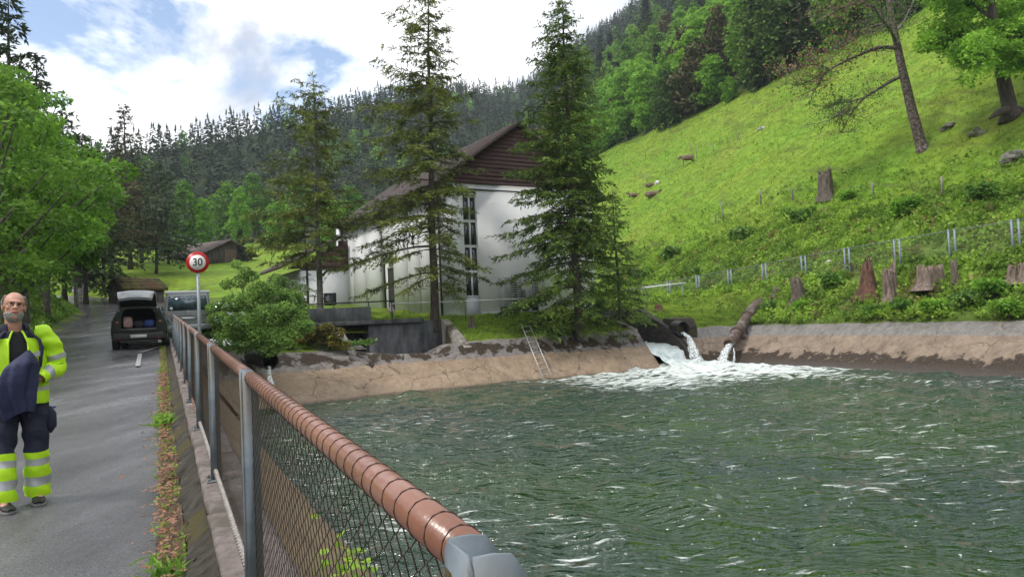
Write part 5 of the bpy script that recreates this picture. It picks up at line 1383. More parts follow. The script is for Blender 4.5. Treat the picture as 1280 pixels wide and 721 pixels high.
lows = {'c': [low_tree('c', 401 + k) for k in range(4)], 'b': [low_tree('b', 411 + k) for k in range(3)]}
def mass(name, items, m, tpls, kind='stuff'):
    Vs = []; Qs = []; n = 0
    for (x, y, z, sc) in items:
        V, Q = tpls[rs.randint(len(tpls))]; a = rs.uniform(0, 6.28); c_, s_ = cos(a), sin(a)
        W_ = np.column_stack([V[:, 0] * c_ - V[:, 1] * s_, V[:, 0] * s_ + V[:, 1] * c_, V[:, 2] * rs.uniform(.85, 1.15)]) * sc + [x, y, z]
        Vs.append(W_); Qs.append(Q + n); n += len(V)
    o = add_quads(name, np.vstack(Vs), np.vstack(Qs), m); o['kind'] = 'stuff'; return o
far_con = leafmat('far_conifers', (.014, .030, .016), (.040, .062, .026), scale=.05, trans=.1)
far_brd = leafmat('far_broadleaves', (.05, .11, .02), (.13, .23, .035), scale=.03, trans=.3)
ci, bi = [], []
def try_far(x, y, pb=.12):
    z = H1(x, y); a, b = proj((x, y, z + 10))
    if a < -60 or a > 1340: return
    n = fnoise(np.array([x]), np.array([y]), 71, 3, .008)[0]
    hgt = z / 160.0
    if rs.rand() < np.clip(pb + .5 * (n - .35) + .25 * (.35 - hgt), .02, .8): bi.append((x, y, z - 1, rs.uniform(.42, .64)))
    else: ci.append((x, y, z - 1, rs.uniform(.40, .64)))
for (x, y, kind) in woodmass: try_far(x, y, .45)
for Yv in np.arange(205, 600, 5.4):
    for Xv in np.arange(-.78 * Yv, .40 * Yv, 5.4):
        x = Xv + rs.uniform(-3.5, 3.5); y = Yv + rs.uniform(-3.5, 3.5); s_, t_ = to_st(x, y)
        if s_ < 165 + 8 * sin(x * .05) or (t_ > 88 and s_ < 260): continue
        if t_ > 185: continue
        try_far(x, y)
for Yv in np.arange(170, 620, 7.5):
    for Xv in np.arange(-.2 * Yv, .42 * Yv, 7.0):
        x = Xv + rs.uniform(-3, 3); y = Yv + rs.uniform(-3, 3); s_, t_ = to_st(x, y)
        if t_ > 185: try_far(x, y, .30)
print('far conifers', len(ci), 'far broad', len(bi))
mass('far_conifer_forest', ci, far_con, lows['c']); mass('far_broadleaf_forest', bi, far_brd, lows['b'])
# bright trees low before the far forest, around the barn meadow
for (px, py, kind, sc, lab) in [(255, 302, 'bright', .55, 'bright round tree behind the wooden barn'), (300, 296, 'bright', .6, 'bright green tree right of the wooden barn'), (285, 285, 'mid', .8, 'mid green tree behind the barn roof'),
                                (318, 285, 'mid', .9, 'mid green tree at the foot of the far wood'), (348, 300, 'bright', .6, 'bright tree left behind the slender spruce'), (372, 290, 'mid', .8, 'green tree behind the slender spruce'),
                                (440, 262, 'mid', .9, 'green tree seen behind the roof of the white building'), (232, 300, 'mid', .7, 'green tree left of the wooden barn'), (415, 285, 'bright', .7, 'bright tree behind the annex roof')]:
    p = onY(px, py, 150 if sc > .7 else 135); o = wood_tree(kind, p[0], p[1], sc, lab, group=False); o.location.z = H1(p[0], p[1]) - .5
p = onY(302, 330, 112); o = wood_tree('conifer', p[0], p[1], .28, 'small dark conifer at the right end of the wooden barn', group=False)

# ------------------------------------------------------------------ shrubs
def shrub(name, label, base, cl, n, size, seed, m, cat='shrub', group=None, **kw):
    rng = np.random.RandomState(seed); e = empty(name, base); tag(e, label, cat, group); mb = MB(); cl = np.array(cl, float)
    for c in cl:
        tgt = c[:3]; mid = tgt * .5 + [0, 0, .15]; mb.tube([[rng.normal(0, .12), rng.normal(0, .12), -.1], mid, tgt], [.022, .016, .006], 4, cap=False)
        for _ in range(3): e2 = tgt + rnd_dir(rng, 1)[0] * c[3]; mb.tube([mid, (mid + e2) / 2 + [0, 0, .1], e2], [.012, .008, .004], 3, cap=False)
    mb.build('stem', bark_g, e); V, Q = crown_leaves(rng, cl, n, size, **kw); add_quads('foliage', V, Q, m, e); return e
rng = np.random.RandomState(61)
b0 = onY(318, 436, 32.0); b0[2] = H1(b0[0], b0[1])
cl = []
for (px, py, r, dy) in [(285, 425, .62, -.4), (300, 405, .66, -.8), (275, 400, .5, 0), (320, 420, .75, -.6), (345, 425, .7, -.4), (365, 412, .6, 0), (335, 395, .7, -.3), (310, 378, .62, 0), (290, 380, .5, .3),
                        (355, 390, .6, .2), (372, 398, .5, .5), (325, 362, .5, .2), (300, 352, .36, .5), (345, 368, .55, .6), (365, 372, .5, .9), (315, 345, .3, .6), (382, 408, .4, .2), (305, 432, .5, -.8), (335, 437, .45, -.7), (268, 385, .35, .4), (295, 330, .22, .6), (306, 338, .22, .4), (350, 350, .3, .8), (375, 385, .35, .9), (284, 355, .28, .8)]:
    q = onY(px, py, 32.0 + dy) - b0; cl.append([*q, r])
shrub('shrub', 'large light green shrub at the basin corner under the speed sign', b0, cl, 20000, .105, 62, lf_shrub, flat=.7, wr=.38)
b1 = onY(352, 420, 36.5); b1[2] = H1(b1[0], b1[1]); cl = []
for (px, py, r) in [(340, 395, .5), (350, 375, .5), (362, 360, .45), (345, 352, .4), (370, 380, .5), (375, 398, .4), (330, 372, .35), (378, 362, .3)]:
    q = onY(px, py, 36.5 + rng.uniform(-.4, .4)) - b1; cl.append([*q, r])
shrub('shrub', 'greyer feathery shrub behind the large one before the annex', b1, cl, 7000, .10, 63, leafmat('grey_green_leaves', (.06, .10, .04), (.15, .20, .09), scale=2, trans=.35), flat=.9, wr=.3)
# mossy mound with a rusty tint before the parapet
b2 = onY(405, 432, 36.6); b2[2] = H1(b2[0], b2[1]); cl = []
for (px, py, r) in [(392, 416, .42), (408, 412, .42), (422, 416, .36), (380, 424, .4), (400, 426, .4), (418, 428, .35), (432, 432, .25), (368, 432, .35), (385, 432, .3)]:
    q = onY(px, py, 36.6 + rng.uniform(-.4, .4)) - b2; cl.append([*q, r])
shrub('shrub', 'low shrub with yellowish moss tint left of the sluice', b2, cl, 6000, .09, 64, leafmat('moss_leaves', (.055, .05, .018), (.17, .15, .03), scale=1.6, trans=.25), flat=.7)
# bushes on the right slope: three templates shared
btp = []
for k in range(3):
    r_ = np.random.RandomState(500 + k); cl = [[r_.normal(0, .35), r_.normal(0, .35), r_.uniform(.2, .75), r_.uniform(.28, .45)] for _ in range(8)]
    V, Q = crown_leaves(r_, cl, 900, .17, flat=.8, wr=.42); mb = MB()
    for c in cl: mb.tube([[0, 0, -.1], c[:3]], [.015, .006], 3, cap=False)
    mb.add(V, Q, m=1); o = mb.build('tmp', [bark_g, [lf_mid, lf_bright, lf_shrub][k]]); btp.append(o.data); bpy.data.objects.remove(o)
bl = [(1043, 362, 1.05, 'bright bush between the leftmost stump and the pointed stump'), (1243, 372, 1.0, 'bush below the fence near the right picture edge'), (1210, 384, .9, 'bush on the bank crest below the thin post stump'),
      (1130, 392, .8, 'bush below the broad pale stump'), (1000, 390, .8, 'bush right of the pipe block on the crest'), (965, 388, .7, 'bush just above the pipe block'), (1090, 395, .6, 'low bush on the crest below the pointed stump'),
      (1170, 392, .8, 'bush on the crest left of the thin post stump'), (870, 345, .9, 'bush behind the fence at its second post pair'), (800, 350, 1.2, 'bush right of the big spruce behind the fence'),
      (1262, 395, .8, 'bush on the crest at the right picture edge'), (925, 300, 1.2, 'bush in the rough strip above the fence'), (1000, 280, 1.3, 'bush above the fence below the meadow stump'), (1130, 270, 1.3, 'bush above the fence under the leaning tree'), (840, 322, 1.2, 'bush at the lower meadow edge right of the spruce'), (1225, 255, 1.2, 'bush above the fence at the right side'), (1062, 250, .8, 'small bush beside the meadow stump')]
for k, (px, py, sc, lab) in enumerate(bl):
    g = G(px, py); o = bpy.data.objects.new('bush', btp[k % 3]); COL.objects.link(o); o.location = g; o.scale = (sc,) * 3; o.rotation_euler = (0, 0, k * 1.3); tag(o, lab, 'bush', 'bushes on the right slope')

# ------------------------------------------------------------------ undergrowth, grass
def plants(name, n, region, size, m, seed, per=7, upz=.9, hgt=1.0, wr=.4, zoff=0.0, densf=None):
    rng = np.random.RandomState(seed); s = rng.uniform(region[0], region[1], n); t = rng.uniform(region[2], region[3], n)
    x, y = from_st(s, t)
    keepm = (y > .4) & (np.abs(x) < .80 * y + 2)
    if densf is not None: keepm &= densf(s, t, rng, x, y)
    x, y = x[keepm], y[keepm]; z = height(x, y) + zoff; k = len(x)
    c = np.repeat(np.column_stack([x, y, z]), per, axis=0); sc = np.repeat(rng.uniform(.6, 1.5, k), per)
    d = rng.normal(0, 1, (k * per, 3)); d[:, 2] = np.abs(d[:, 2]) + upz; l = size * sc * rng.uniform(.6, 1.2, k * per)
    p = c + rng.normal(0, size * .5, c.shape) * [1, 1, 0]; p[:, 2] += rng.uniform(0, hgt, k * per) * size * sc
    dd = d.copy(); nr = rng.normal(0, .5, d.shape) + [0, 0, 1.0]
    V, Q = kites(p, dd, l, l * wr, rng, nr if upz < .6 else None); o = add_quads(name, V, Q, m); o['kind'] = 'stuff'; return o
lf_under = leafmat('herb_leaves', (.075, .14, .018), (.19, .29, .04), scale=.45, trans=.4)
lf_under2 = leafmat('herb_leaves_dry', (.09, .085, .03), (.19, .17, .06), scale=.6, trans=.3)
ok_r = lambda s, t, r, x, y: ~((s > 33.5) & (t < 36.8)) | (r.rand(len(s)) < .08)
plants('undergrowth', 24000, (4, 62, 33.55, 45), .17, lf_under, 81, per=7, upz=.3, hgt=1.7, densf=lambda s, t, r, x, y: ok_r(s, t, r, x, y) & (fnoise(x, y, 55, 3, .25) + r.normal(0, .4, len(s)) > -.35))
plants('undergrowth', 5000, (4, 62, 33.9, 45), .20, lf_under2, 82, per=5, upz=.6, hgt=1.2, densf=lambda s, t, r, x, y: ok_r(s, t, r, x, y) & (fnoise(x, y, 56, 3, .2) > .25))
plants('undergrowth', 3800, (8, 64, 43, 51), .18, lf_under, 83, per=6, upz=.3, hgt=1.3, densf=lambda s, t, r, x, y: r.rand(len(s)) < np.clip((53 - t) / 9, 0, 1))
gr_m = mat('meadow_grass', (.12, .26, .012), (.25, .40, .028), scale=.45, rough=.6, spec=.25, trans=.35, detail=5, lo=.38, hi=.62, c3=(.24, .27, .05))
plants('grass', 60000, (0, 140, 40, 90), .17, gr_m, 84, per=3, upz=1.5, hgt=.1, wr=.16)
gl_m = leafmat('lawn_grass', (.085, .145, .018), (.19, .26, .035), scale=.8, trans=.3)
def lawn_ok(s, t, r, x, y):
    b = (x - C0[0]) * gdir[0] + (y - C0[1]) * gdir[1]; a = (x - C0[0]) * ldir[0] + (y - C0[1]) * ldir[1]
    return ~((b > -.5) & (b < GW) & (a > -.1)) & ~((t > 7.8) & (t < 14.6) & (s < 40)) & ~((t > 25) & (t < 28.2) & (s < 38.4))
plants('grass', 26000, (33.6, 46, 2.5, 36.8), .13, gl_m, 85, per=4, upz=1.3, hgt=.1, wr=.14, densf=lawn_ok)
lf_bank = leafmat('bank_herbs', (.045, .10, .016), (.16, .25, .045), scale=.7, trans=.35)
plants('undergrowth', 15000, (6, 80, -16, -5.5), .17, lf_bank, 86, per=6, upz=.5, hgt=1.0, densf=lambda s, t, r, x, y: (t < road_left(s) - .45))
plants('undergrowth', 4200, (28, 34, 1.0, 9.5), .15, lf_shrub, 87, per=6, upz=.5, hgt=.8, densf=lambda s, t, r, x, y: (s > 30.5 + (t < 3.6) * 1.0) & (s > 33.6 - (t < 3.5) * (3.6 - t)))
# tufts by the wall and weeds inside the fence foot
def tuft(name, s, t, n, L, m, zf, spread=.06, seed=1, wr=.05):
    rng = np.random.RandomState(seed); x, y = from_st(s, t); c = np.array([x, y, zf]); p = c + rng.normal(0, spread, (n, 3)) * [1, 1, 0]
    d = rng.normal(0, .38, (n, 3)) + [0, 0, 1]; mb = MB()
    for k in range(n):
        dk = d[k] / np.linalg.norm(d[k]); l = L * rng.uniform(.5, 1.15); sd = np.cross(dk, rng.normal(0, 1, 3)); sd /= np.linalg.norm(sd); w = l * wr
        m1 = p[k] + dk * l * .5; e = p[k] + dk * l * .8 + np.array([dk[0], dk[1], -.1]) * l * .45
        mb.add([p[k] - sd * w * .7, p[k] + sd * w * .7, m1 + sd * w, m1 - sd * w, e], [[0, 1, 2, 3]], [[3, 2, 4]])
    return mb.build(name, m)
tm = leafmat('verge_grass', (.07, .15, .02), (.17, .30, .04), scale=6, trans=.4)
for k, (s, t, n, L) in enumerate([(1.15, -.36, 60, .17), (1.45, -.40, 30, .12), (7.2, -.36, 60, .26), (7.6, -.34, 40, .2), (8.0, -.38, 24, .15), (3.0, -.30, 10, .08), (11.4, -.36, 30, .16), (15.5, -.34, 36, .18)]):
    tag(tuft('grass_tuft', s, t, n, L, tm, float(road_z(s)) + .03, .05, 900 + k), ['thick grass tuft nearest the camera at the wall foot', 'small grass tuft beside the nearest one', 'tall grass tuft at the wall foot beside the man', 'grass tuft joined to the tall one by the wall', 'small tuft just past the tall one', 'tiny sprout in the leaf litter strip', 'grass tuft further along the wall foot', 'grass tuft near the far end of the wall'][k], 'grass tuft')
rng = np.random.RandomState(77); mb = MB()
for (s, t, n) in [(-.6, .75, 26), (-.2, .9, 30), (.3, .7, 26), (.8, .95, 22), (1.3, .8, 18), (-1.2, .7, 18), (-1.0, 1.2, 12), (2.2, .9, 10)]:
    for _ in range(n):
        ss_, tt_ = s + rng.normal(0, .16), t + rng.normal(0, .14); x, y = from_st(ss_, tt_); zc = (cop_z(ss_) - .14) + (WZ - cop_z(ss_) + .14) * (tt_ - .2) / 1.9; stem = rng.uniform(.1, .42)
        top = np.array([x, y, zc + stem]); p = np.repeat(top[None], 4, 0) - [0, 0, .02]; d = rnd_dir(rng, 4); d[:, 2] = np.abs(d[:, 2]) * .6; l = rng.uniform(.04, .085, 4)
        V, Q = kites(p, d, l, l * .38, rng, np.array([0, 0, 1.]) + rng.normal(0, .3, (4, 3))); mb.add(V, Q); mb.add([[x - .003, y, zc - .03], [x + .003, y, zc - .03], [x + .002, y, zc + stem], [x - .002, y, zc + stem]], [[0, 1, 2, 3]])
o = mb.build('weeds', leafmat('weed_leaves', (.14, .26, .03), (.24, .38, .05), scale=8, trans=.45)); o['kind'] = 'stuff'

_vm = plants('verge_moss', 1000, (-1, 27, -.44, -.24), .022, lf_under, 88, per=4, upz=.5, hgt=.6, zoff=.055)
# ------------------------------------------------------------------ wooden barn and mossy shed
wood_d = mat('weathered_planks', (.045, .032, .03), (.105, .078, .07), scale=3, rough=.85, bump=.4, stretch=(4, 4, .4))
wood_g = mat('grey_planks', (.065, .058, .055), (.14, .125, .12), scale=3, rough=.85, bump=.4, stretch=(4, 4, .4))
roof_g = mat('grey_brown_roof', (.085, .062, .055), (.155, .12, .11), scale=2.2, rough=.8, bump=.4)
moss_roof = mat('mossy_roof', (.05, .035, .02), (.15, .14, .03), scale=2.2, rough=.95, bump=.7, c3=(.12, .06, .03))
def gabled(name, label, base, adir, Wd, Ln, hw, hr, wallm, roofm, ov=.5, planks=12, doors=None):
    """adir: direction of the gable wall; the ridge runs along perp; base = middle of the gable wall at ground"""
    a = np.array(adir, float); a /= np.linalg.norm(a); e = empty(name, base, atan2(a[1], a[0])); tag(e, label, 'building' if Wd > 5 else 'shed')
    mb = MB(); w = Wd / 2
    for k, yy in enumerate((0, Ln - .2)): mb.prism([(-w, yy, -1.2), (w, yy, -1.2), (w, yy, hw), (0, yy, hr), (-w, yy, hw)], (0, .2, 0))
    mb.box((-w, .2, -1.2), (-w + .2, Ln - .2, hw)); mb.box((w - .2, .2, -1.2), (w, Ln - .2, hw)); mb.build('wall', wallm, e)
    pw = Wd / planks
    for k in range(planks):
        x0 = -w + k * pw + .01; x1 = x0 + pw - .02; z = lambda x: hw + (hr - hw) * (1 - abs(x) / w) - .02
        mb = MB(); yo = -.03 - rs.uniform(0, .02); mb.prism([(x0, yo, -.6), (x1, yo, -.6), (x1, yo, z(x1)), (x0, yo, z(x0))], (0, .028, 0)); mb.build('plank', wallm, e)
    for sg in (-1, 1):
        ex = w + ov; ez = hw - ov * (hr - hw) / w
        mb = MB(); mb.prism([(sg * ex, -ov, ez + .03), (0, -ov, hr + .03), (0, -ov, hr + .18), (sg * ex, -ov, ez + .18)], (0, Ln + 2 * ov, 0)); r = mb.build('roof', roofm, e)
        for k in range(7):
            f = k / 7; mb = MB(); x0 = ex * (1 - f); x1 = ex * (1 - f - 1.04 / 7); z0 = ez + (hr - ez) * f + .19; z1 = ez + (hr - ez) * (f + 1.04 / 7) + .19
            x1 = max(x1, 0); mb.prism([(sg * x0, -ov - .02, z0), (sg * x1, -ov - .02, z1), (sg * x1, -ov - .02, z1 + .01), (sg * x0, -ov - .02, z0 + .05)], (0, Ln + 2 * ov + .04, 0)); mb.build('roof_course', roofm, r)
    if doors:
        for (x0, x1, z1) in doors:
            mb = MB(); mb.box((x0, -.10, 0), (x1, -.055, z1)); mb.build('door', mat('barn_door', (.10, .06, .05), (.14, .09, .075), scale=3, rough=.8), e, bevel=.01)
    return e
gp = onY(287, 325, 110); gp[2] = H1(gp[0], gp[1]) - .2; apx = onY(286, 301, 110)[2] - gp[2]
gabled('wooden_barn', 'brown wooden barn with grey pitched roof on the green rise', gp, (.5, .85), 8.4, 9.0, apx * .42, apx, wood_d, roof_g, ov=.7, planks=16, doors=[(-.9, .1, 2.0), (.15, 1.15, 2.0)])
sg_ = G(146, 379, 50, 140); 
ks = np.linalg.norm(sg_ - CAM) / 924
gabled('shed', 'low grey plank shed with mossy roof at the bend of the road', sg_, (.80, -.60), 36 * ks, 44 * ks, 15 * ks, 26 * ks, wood_g, moss_roof, ov=.25, planks=8)
# pale car roof far behind the bank and forest ----------------------------------------------
# ------------------------------------------------------------------ vehicles
def loft_body(secs, mats_of=None):
    """secs: list of (y, [(x,z)...half section bottom->top centre]); mirrored; returns V,Q,per-quad strip index"""
    m = len(secs[0][1]); rows = []
    for y, h in secs:
        h = np.array(h, float); left = np.column_stack([-h[:, 0], h[:, 1]])[::-1]
        full = np.vstack([h, left[1:] if abs(h[-1, 0]) < 1e-6 else left]); rows.append(np.column_stack([full[:, 0], np.full(len(full), y), full[:, 1]]))
    R = np.array(rows); k, n = R.shape[:2]; i = (np.arange(k - 1)[:, None] * n + np.arange(n - 1)[None])
    q = np.stack([i, i + 1, i + n + 1, i + n], -1).reshape(-1, 4); return R, q
paint_b = mat('black_car_paint', (.012, .013, .016), (.018, .019, .023), scale=3, rough=.16, spec=.5)
paint_s = mat('silver_van_paint', (.26, .27, .29), (.30, .31, .33), scale=2, rough=.32, metal=.35, c3=(.20, .205, .215))
paint_w = mat('white_car_paint', (.68, .69, .70), rough=.3)
plastic = mat('black_plastic', (.015, .015, .016), (.03, .03, .032), scale=20, rough=.6)
tyre_m = mat('tyre_rubber', (.012, .012, .012), (.025, .024, .023), scale=20, rough=.85)
rim_m = mat('alloy_rim', (.25, .26, .27), rough=.35, metal=.7)
tail_m = mat('red_tail_light', (.12, .006, .006), rough=.2); tail_m.node_tree.nodes['Principled BSDF'].inputs['Coat Weight'].default_value = .5
amber_m = mat('amber_light', (.60, .12, .01), rough=.25)
wglass = mat('car_glass', (.015, .022, .03), (.05, .07, .09), scale=1.5, rough=.05, spec=.9)
def wheel(e, x, y, r, w=.22):
    mb = MB(); th = np.linspace(0, 2 * pi, 25)[:-1]; sgx = 1 if x > 0 else -1
    prof = [(.0, r * .62), (0.0, r * .93), (.03, r), (w - .03, r), (w, r * .93), (w, r * .62)]
    V = np.array([[x - sgx * a, y + b * cos(t_), r + b * sin(t_)] for a, b in prof for t_ in th]); n = 24; k = len(prof)
    i = np.arange(k - 1)[:, None] * n + np.arange(n)[None]; j = np.arange(k - 1)[:, None] * n + (np.arange(n)[None] + 1) % n
    mb.add(V, np.stack([i.ravel(), j.ravel(), (j + n).ravel(), (i + n).ravel()], 1)); wh_ = mb.build('wheel', tyre_m, e, smooth=True)
    mb = MB(); V = np.array([[x - sgx * .03, y, r]] + [[x - sgx * .02, y + r * .63 * cos(t_), r + r * .63 * sin(t_)] for t_ in th]); mb.add(V, None, [[0, 1 + q, 1 + (q + 1) % n] for q in range(n)])
    for q in range(5):
        a = q * 2 * pi / 5; mb.prism([(x - sgx * .012, y + .05 * cos(a + 1.57), r + .05 * sin(a + 1.57)), (x - sgx * .012, y + r * .6 * cos(a + .12), r + r * .6 * sin(a + .12)), (x - sgx * .012, y + r * .6 * cos(a - .12), r + r * .6 * sin(a - .12)), (x - sgx * .012, y - .05 * cos(a + 1.57), r - .05 * sin(a + 1.57))], (-sgx * .015, 0, 0))
    mb.build('rim', rim_m, wh_)
# --- black car with open hatch (rear at y=0, front towards +y) ---
cp = P(174, 434, 26.4); cs, ct = to_st(cp[0], cp[1]); ch = radians(22) ; ce = empty('parked_car', (cp[0], cp[1], float(road_z(cs)) + .035), ch)
tag(ce, 'black compact car parked at the roadside with its boot wide open', 'car')
def sec(y, w, zb, zs, roof, rw_):   # half section of 9 points
    return (y, [(w * .80, zb), (w * .95, zb + .06), (w, zb + .25), (w * 1.0, .72), (w * .97, zs), (rw_ + (w * .97 - rw_) * .45, zs + (roof - zs) * .55), (rw_ + .03, roof - .05), (rw_ * .7, roof), (0, roof + .015)])
secs = [sec(0, .86, .30, .98, 1.50, .60), sec(.12, .90, .26, 1.0, 1.53, .62), sec(.7, .915, .22, 1.0, 1.56, .64), sec(1.7, .915, .2, .98, 1.57, .65), sec(2.5, .915, .2, .96, 1.52, .62), sec(2.9, .91, .2, .95, 1.35, .66), sec(3.25, .90, .2, .94, 1.05, .74), sec(3.9, .88, .22, .86, .93, .62), sec(4.25, .80, .28, .72, .76, .5), sec(4.35, .70, .32, .6, .62, .4)]
R, q = loft_body(secs); n = R.shape[1]
# rear frame: outer profile -> boot opening
outer = R[0]; ow, zb_, zt_ = .56, .74, 1.44
inner = np.array([[np.clip(x * .72 if z > .95 else x * .66, -ow, ow), .03, np.clip(zb_ + (z - .30) / (1.515 - .30) * (zt_ - zb_) if z > .95 else zb_, zb_, zt_)] for x, y_, z in outer])
mb = MB(); V = np.vstack([R.reshape(-1, 3), inner]); mid = []
side_glass = []
qi = np.arange(len(q)); strip = qi % (n - 1); secn = qi // (n - 1)
isg = (((strip == 4) | (strip == 5) | (strip == n - 2 - 4) | (strip == n - 2 - 5)) & (secn >= 1) & (secn <= 4)) | ((secn == 5) & (strip >= 5) & (strip <= n - 2 - 5))
base_i = len(R.reshape(-1, 3))
mb.add(V, q[~isg], None, 0); mb.q.append(q[isg]); mb.qm.append(np.full(isg.sum(), 1))
rq = [[j, base_i + j, base_i + j + 1, j + 1] for j in range(n - 1)] + [[n - 1, base_i + n - 1, base_i, 0]]
mb.q.append(np.array(rq)); mb.qm.append(np.full(len(rq), 0))
fr_i = (len(secs) - 1) * n; mb.t.append(np.array([[fr_i, fr_i + j, fr_i + j + 1] for j in range(1, n - 1)])); mb.tm.append(np.zeros(n - 2, int))
mb.build('body', [paint_b, wglass], ce, smooth=False, bevel=.012)
mb = MB(); I = [(-.58, .75), (.58, .75), (.56, 1.43), (-.56, 1.43)]
mb.add([[x, .035, z] for x, z in I] + [[x * .9, 1.25, z] for x, z in I], [[0, 1, 5, 4], [1, 2, 6, 5], [2, 3, 7, 6], [3, 0, 4, 7], [4, 5, 6, 7]]); mb.build('boot_lining', mat('boot_carpet', (.008, .008, .009), (.016, .016, .018), scale=20, rough=.95), ce)
mb = MB(); mb.box((-.80, -.10, .34), (.80, .02, .58)); mb.box((-.62, -.05, .22), (.62, .05, .335)); mb.build('bumper', plastic, ce, bevel=.04)
mb = MB(); mb.box((-.56, -.02, .60), (.56, .012, .73)); mb.build('tailgate_sill', paint_b, ce, bevel=.01)
mb = MB(); mb.box((-.26, -.118, .40), (.26, -.104, .51)); mb.build('number_plate', mat('plate_white', (.6, .6, .58), rough=.4), ce)
for x in (-1, 1):
    mb = MB(); mb.prism([(x * .64, -.012, .90), (x * .84, .03, .93), (x * .83, .03, 1.02), (x * .64, -.012, .99)], (0, .04, 0)); mb.build('tail_light', tail_m, ce, bevel=.008)
    mb = MB(); mb.box((x * .62 - .1, -.112, .36), (x * .62 + .1, -.10, .40)); mb.build('reflector', tail_m, ce)
    mb = MB(); mb.box((x * .93 - .02, 2.55, .98), (x * .93 + x * .16 + .02, 2.72, 1.12)) if x > 0 else mb.box((-1.11, 2.55, .98), (-.91, 2.72, 1.12)); mb.build('mirror', paint_b, ce, bevel=.03)
    for y in (.78, 3.35): wheel(ce, x * .92, y, .335)
    mb = MB(); mb.tube([(x * .56, .05, 1.30), (x * .60, -.30, 1.66)], .014, 6); mb.build('gas_strut', plastic, ce)
# hatch, hinged at the roof edge and swung up
hatch = [(.28, 1.555, .60), (.02, 1.72, .61), (-.30, 1.93, .62), (-.56, 2.06, .61), (-.72, 2.05, .58), (-.86, 1.93, .56), (-.93, 1.80, .53)]
def hatch_mb(off, sc, y0=0, y1=99):
    rows = []
    for k, (y, z, w) in enumerate(hatch):
        xs = np.linspace(-1, 1, 9); nx_, nz_ = (0, 1)
        rows.append([[x * w * sc, y + off * (-.6), z + off - .05 * x * x] for x in xs])
    return np.array(rows)
Ro, Ri = hatch_mb(.0, 1), hatch_mb(-.07, .97); m_ = 9; k_ = len(hatch); V = np.vstack([Ro.reshape(-1, 3), Ri.reshape(-1, 3)]); i = (np.arange(k_ - 1)[:, None] * m_ + np.arange(m_ - 1)[None]).ravel(); nO = k_ * m_
Qo = np.stack([i, i + 1, i + m_ + 1, i + m_], 1); Qi = Qo[:, ::-1] + nO
loop = list(range(m_)) + [r * m_ + m_ - 1 for r in range(1, k_)] + [(k_ - 1) * m_ + c for c in range(m_ - 2, -1, -1)] + [r * m_ for r in range(k_ - 2, 0, -1)]
Qe = [[loop[j], loop[(j + 1) % len(loop)], loop[(j + 1) % len(loop)] + nO, loop[j] + nO] for j in range(len(loop))]
mb = MB(); mb.add(V, Qo[:8 * 1], None, 0); mb.q += [Qo[8:32], Qo[32:], Qi, np.array(Qe)]; mb.qm += [np.full(24, 1), np.full(len(Qo) - 32, 0), np.full(len(Qi), 2), np.full(len(Qe), 0)]
hp = mb.build('hatch', [mat('hatch_sky_sheen', (.30, .31, .33), (.36, .37, .39), scale=3, rough=.15, spec=.8), mat('hatch_glass', (.02, .025, .03), rough=.04, spec=.9), plastic], ce)  # pale hatch colour paints the sky's reflection onto the black car
mb = MB(); mb.box((-.48, -.52, 1.86), (.48, -.22, 1.875)); mb.build('hatch_trim', wglass, hp)
# things in the boot (each its own)
cRz = Matrix.Rotation(ch, 3, 'Z')
def in_car(v): w = cRz @ Vector(v); return (cp[0] + w.x, cp[1] + w.y, ce.location.z + w.z)
def lump(name, label, cat, loc, r, m, seed, rot=0.0, group=None):
    rng = np.random.RandomState(seed); th = np.linspace(0, 2 * pi, 15)[:-1]; ph = np.linspace(0.02, pi - .02, 10); V = []
    for p_ in ph:
        for t_ in th:
            x, y, z = sin(p_) * cos(t_), sin(p_) * sin(t_), cos(p_); s4 = (abs(x) ** 3.2 + abs(y) ** 3.2 + abs(z) ** 3.2) ** (-1 / 3.2); k = s4 * (1 + .12 * sin(4 * t_ + seed) * sin(3 * p_)); V.append([x * k * r[0], y * k * r[1], (z * k + 1) * r[2]])
    n = 14; i = np.arange(9)[:, None] * n + np.arange(n)[None]; j = np.arange(9)[:, None] * n + (np.arange(n)[None] + 1) % n
    mb = MB(); mb.add(V, np.stack([i.ravel(), (i + n).ravel(), (j + n).ravel(), j.ravel()], 1), [[0, q_ , (q_ + 1)] for q_ in range(1, n - 1)]); mb.t.append(np.array([[9 * n, 9 * n + q_ + 1, 9 * n + q_] for q_ in range(1, n - 1)])); mb.tm.append(np.zeros(n - 2, int))
    o = mb.build(name, m, smooth=True, loc=loc); o.rotation_euler = (0, 0, rot); tag(o, label, cat, group); return o
lump('backpack', 'pink patterned bag standing at the left of the open boot', 'bag', in_car((-.36, .22, .75)), (.16, .13, .20), mat('pink_cloth', (.28, .13, .12), (.50, .36, .34), scale=16, rough=.8), 1, ch)
lump('duffel_bag', 'round dark blue bag at the right of the open boot', 'bag', in_car((.33, .25, .75)), (.19, .15, .14), mat('blue_cloth', (.02, .04, .16), (.03, .06, .22), scale=8, rough=.7), 2, ch)
lump('jacket_bundle', 'dark crumpled clothes lying in the middle of the open boot', 'clothes', in_car((-.01, .30, .75)), (.17, .15, .13), mat('dark_cloth', (.012, .012, .018), (.035, .035, .05), scale=10, rough=.85), 3, ch)
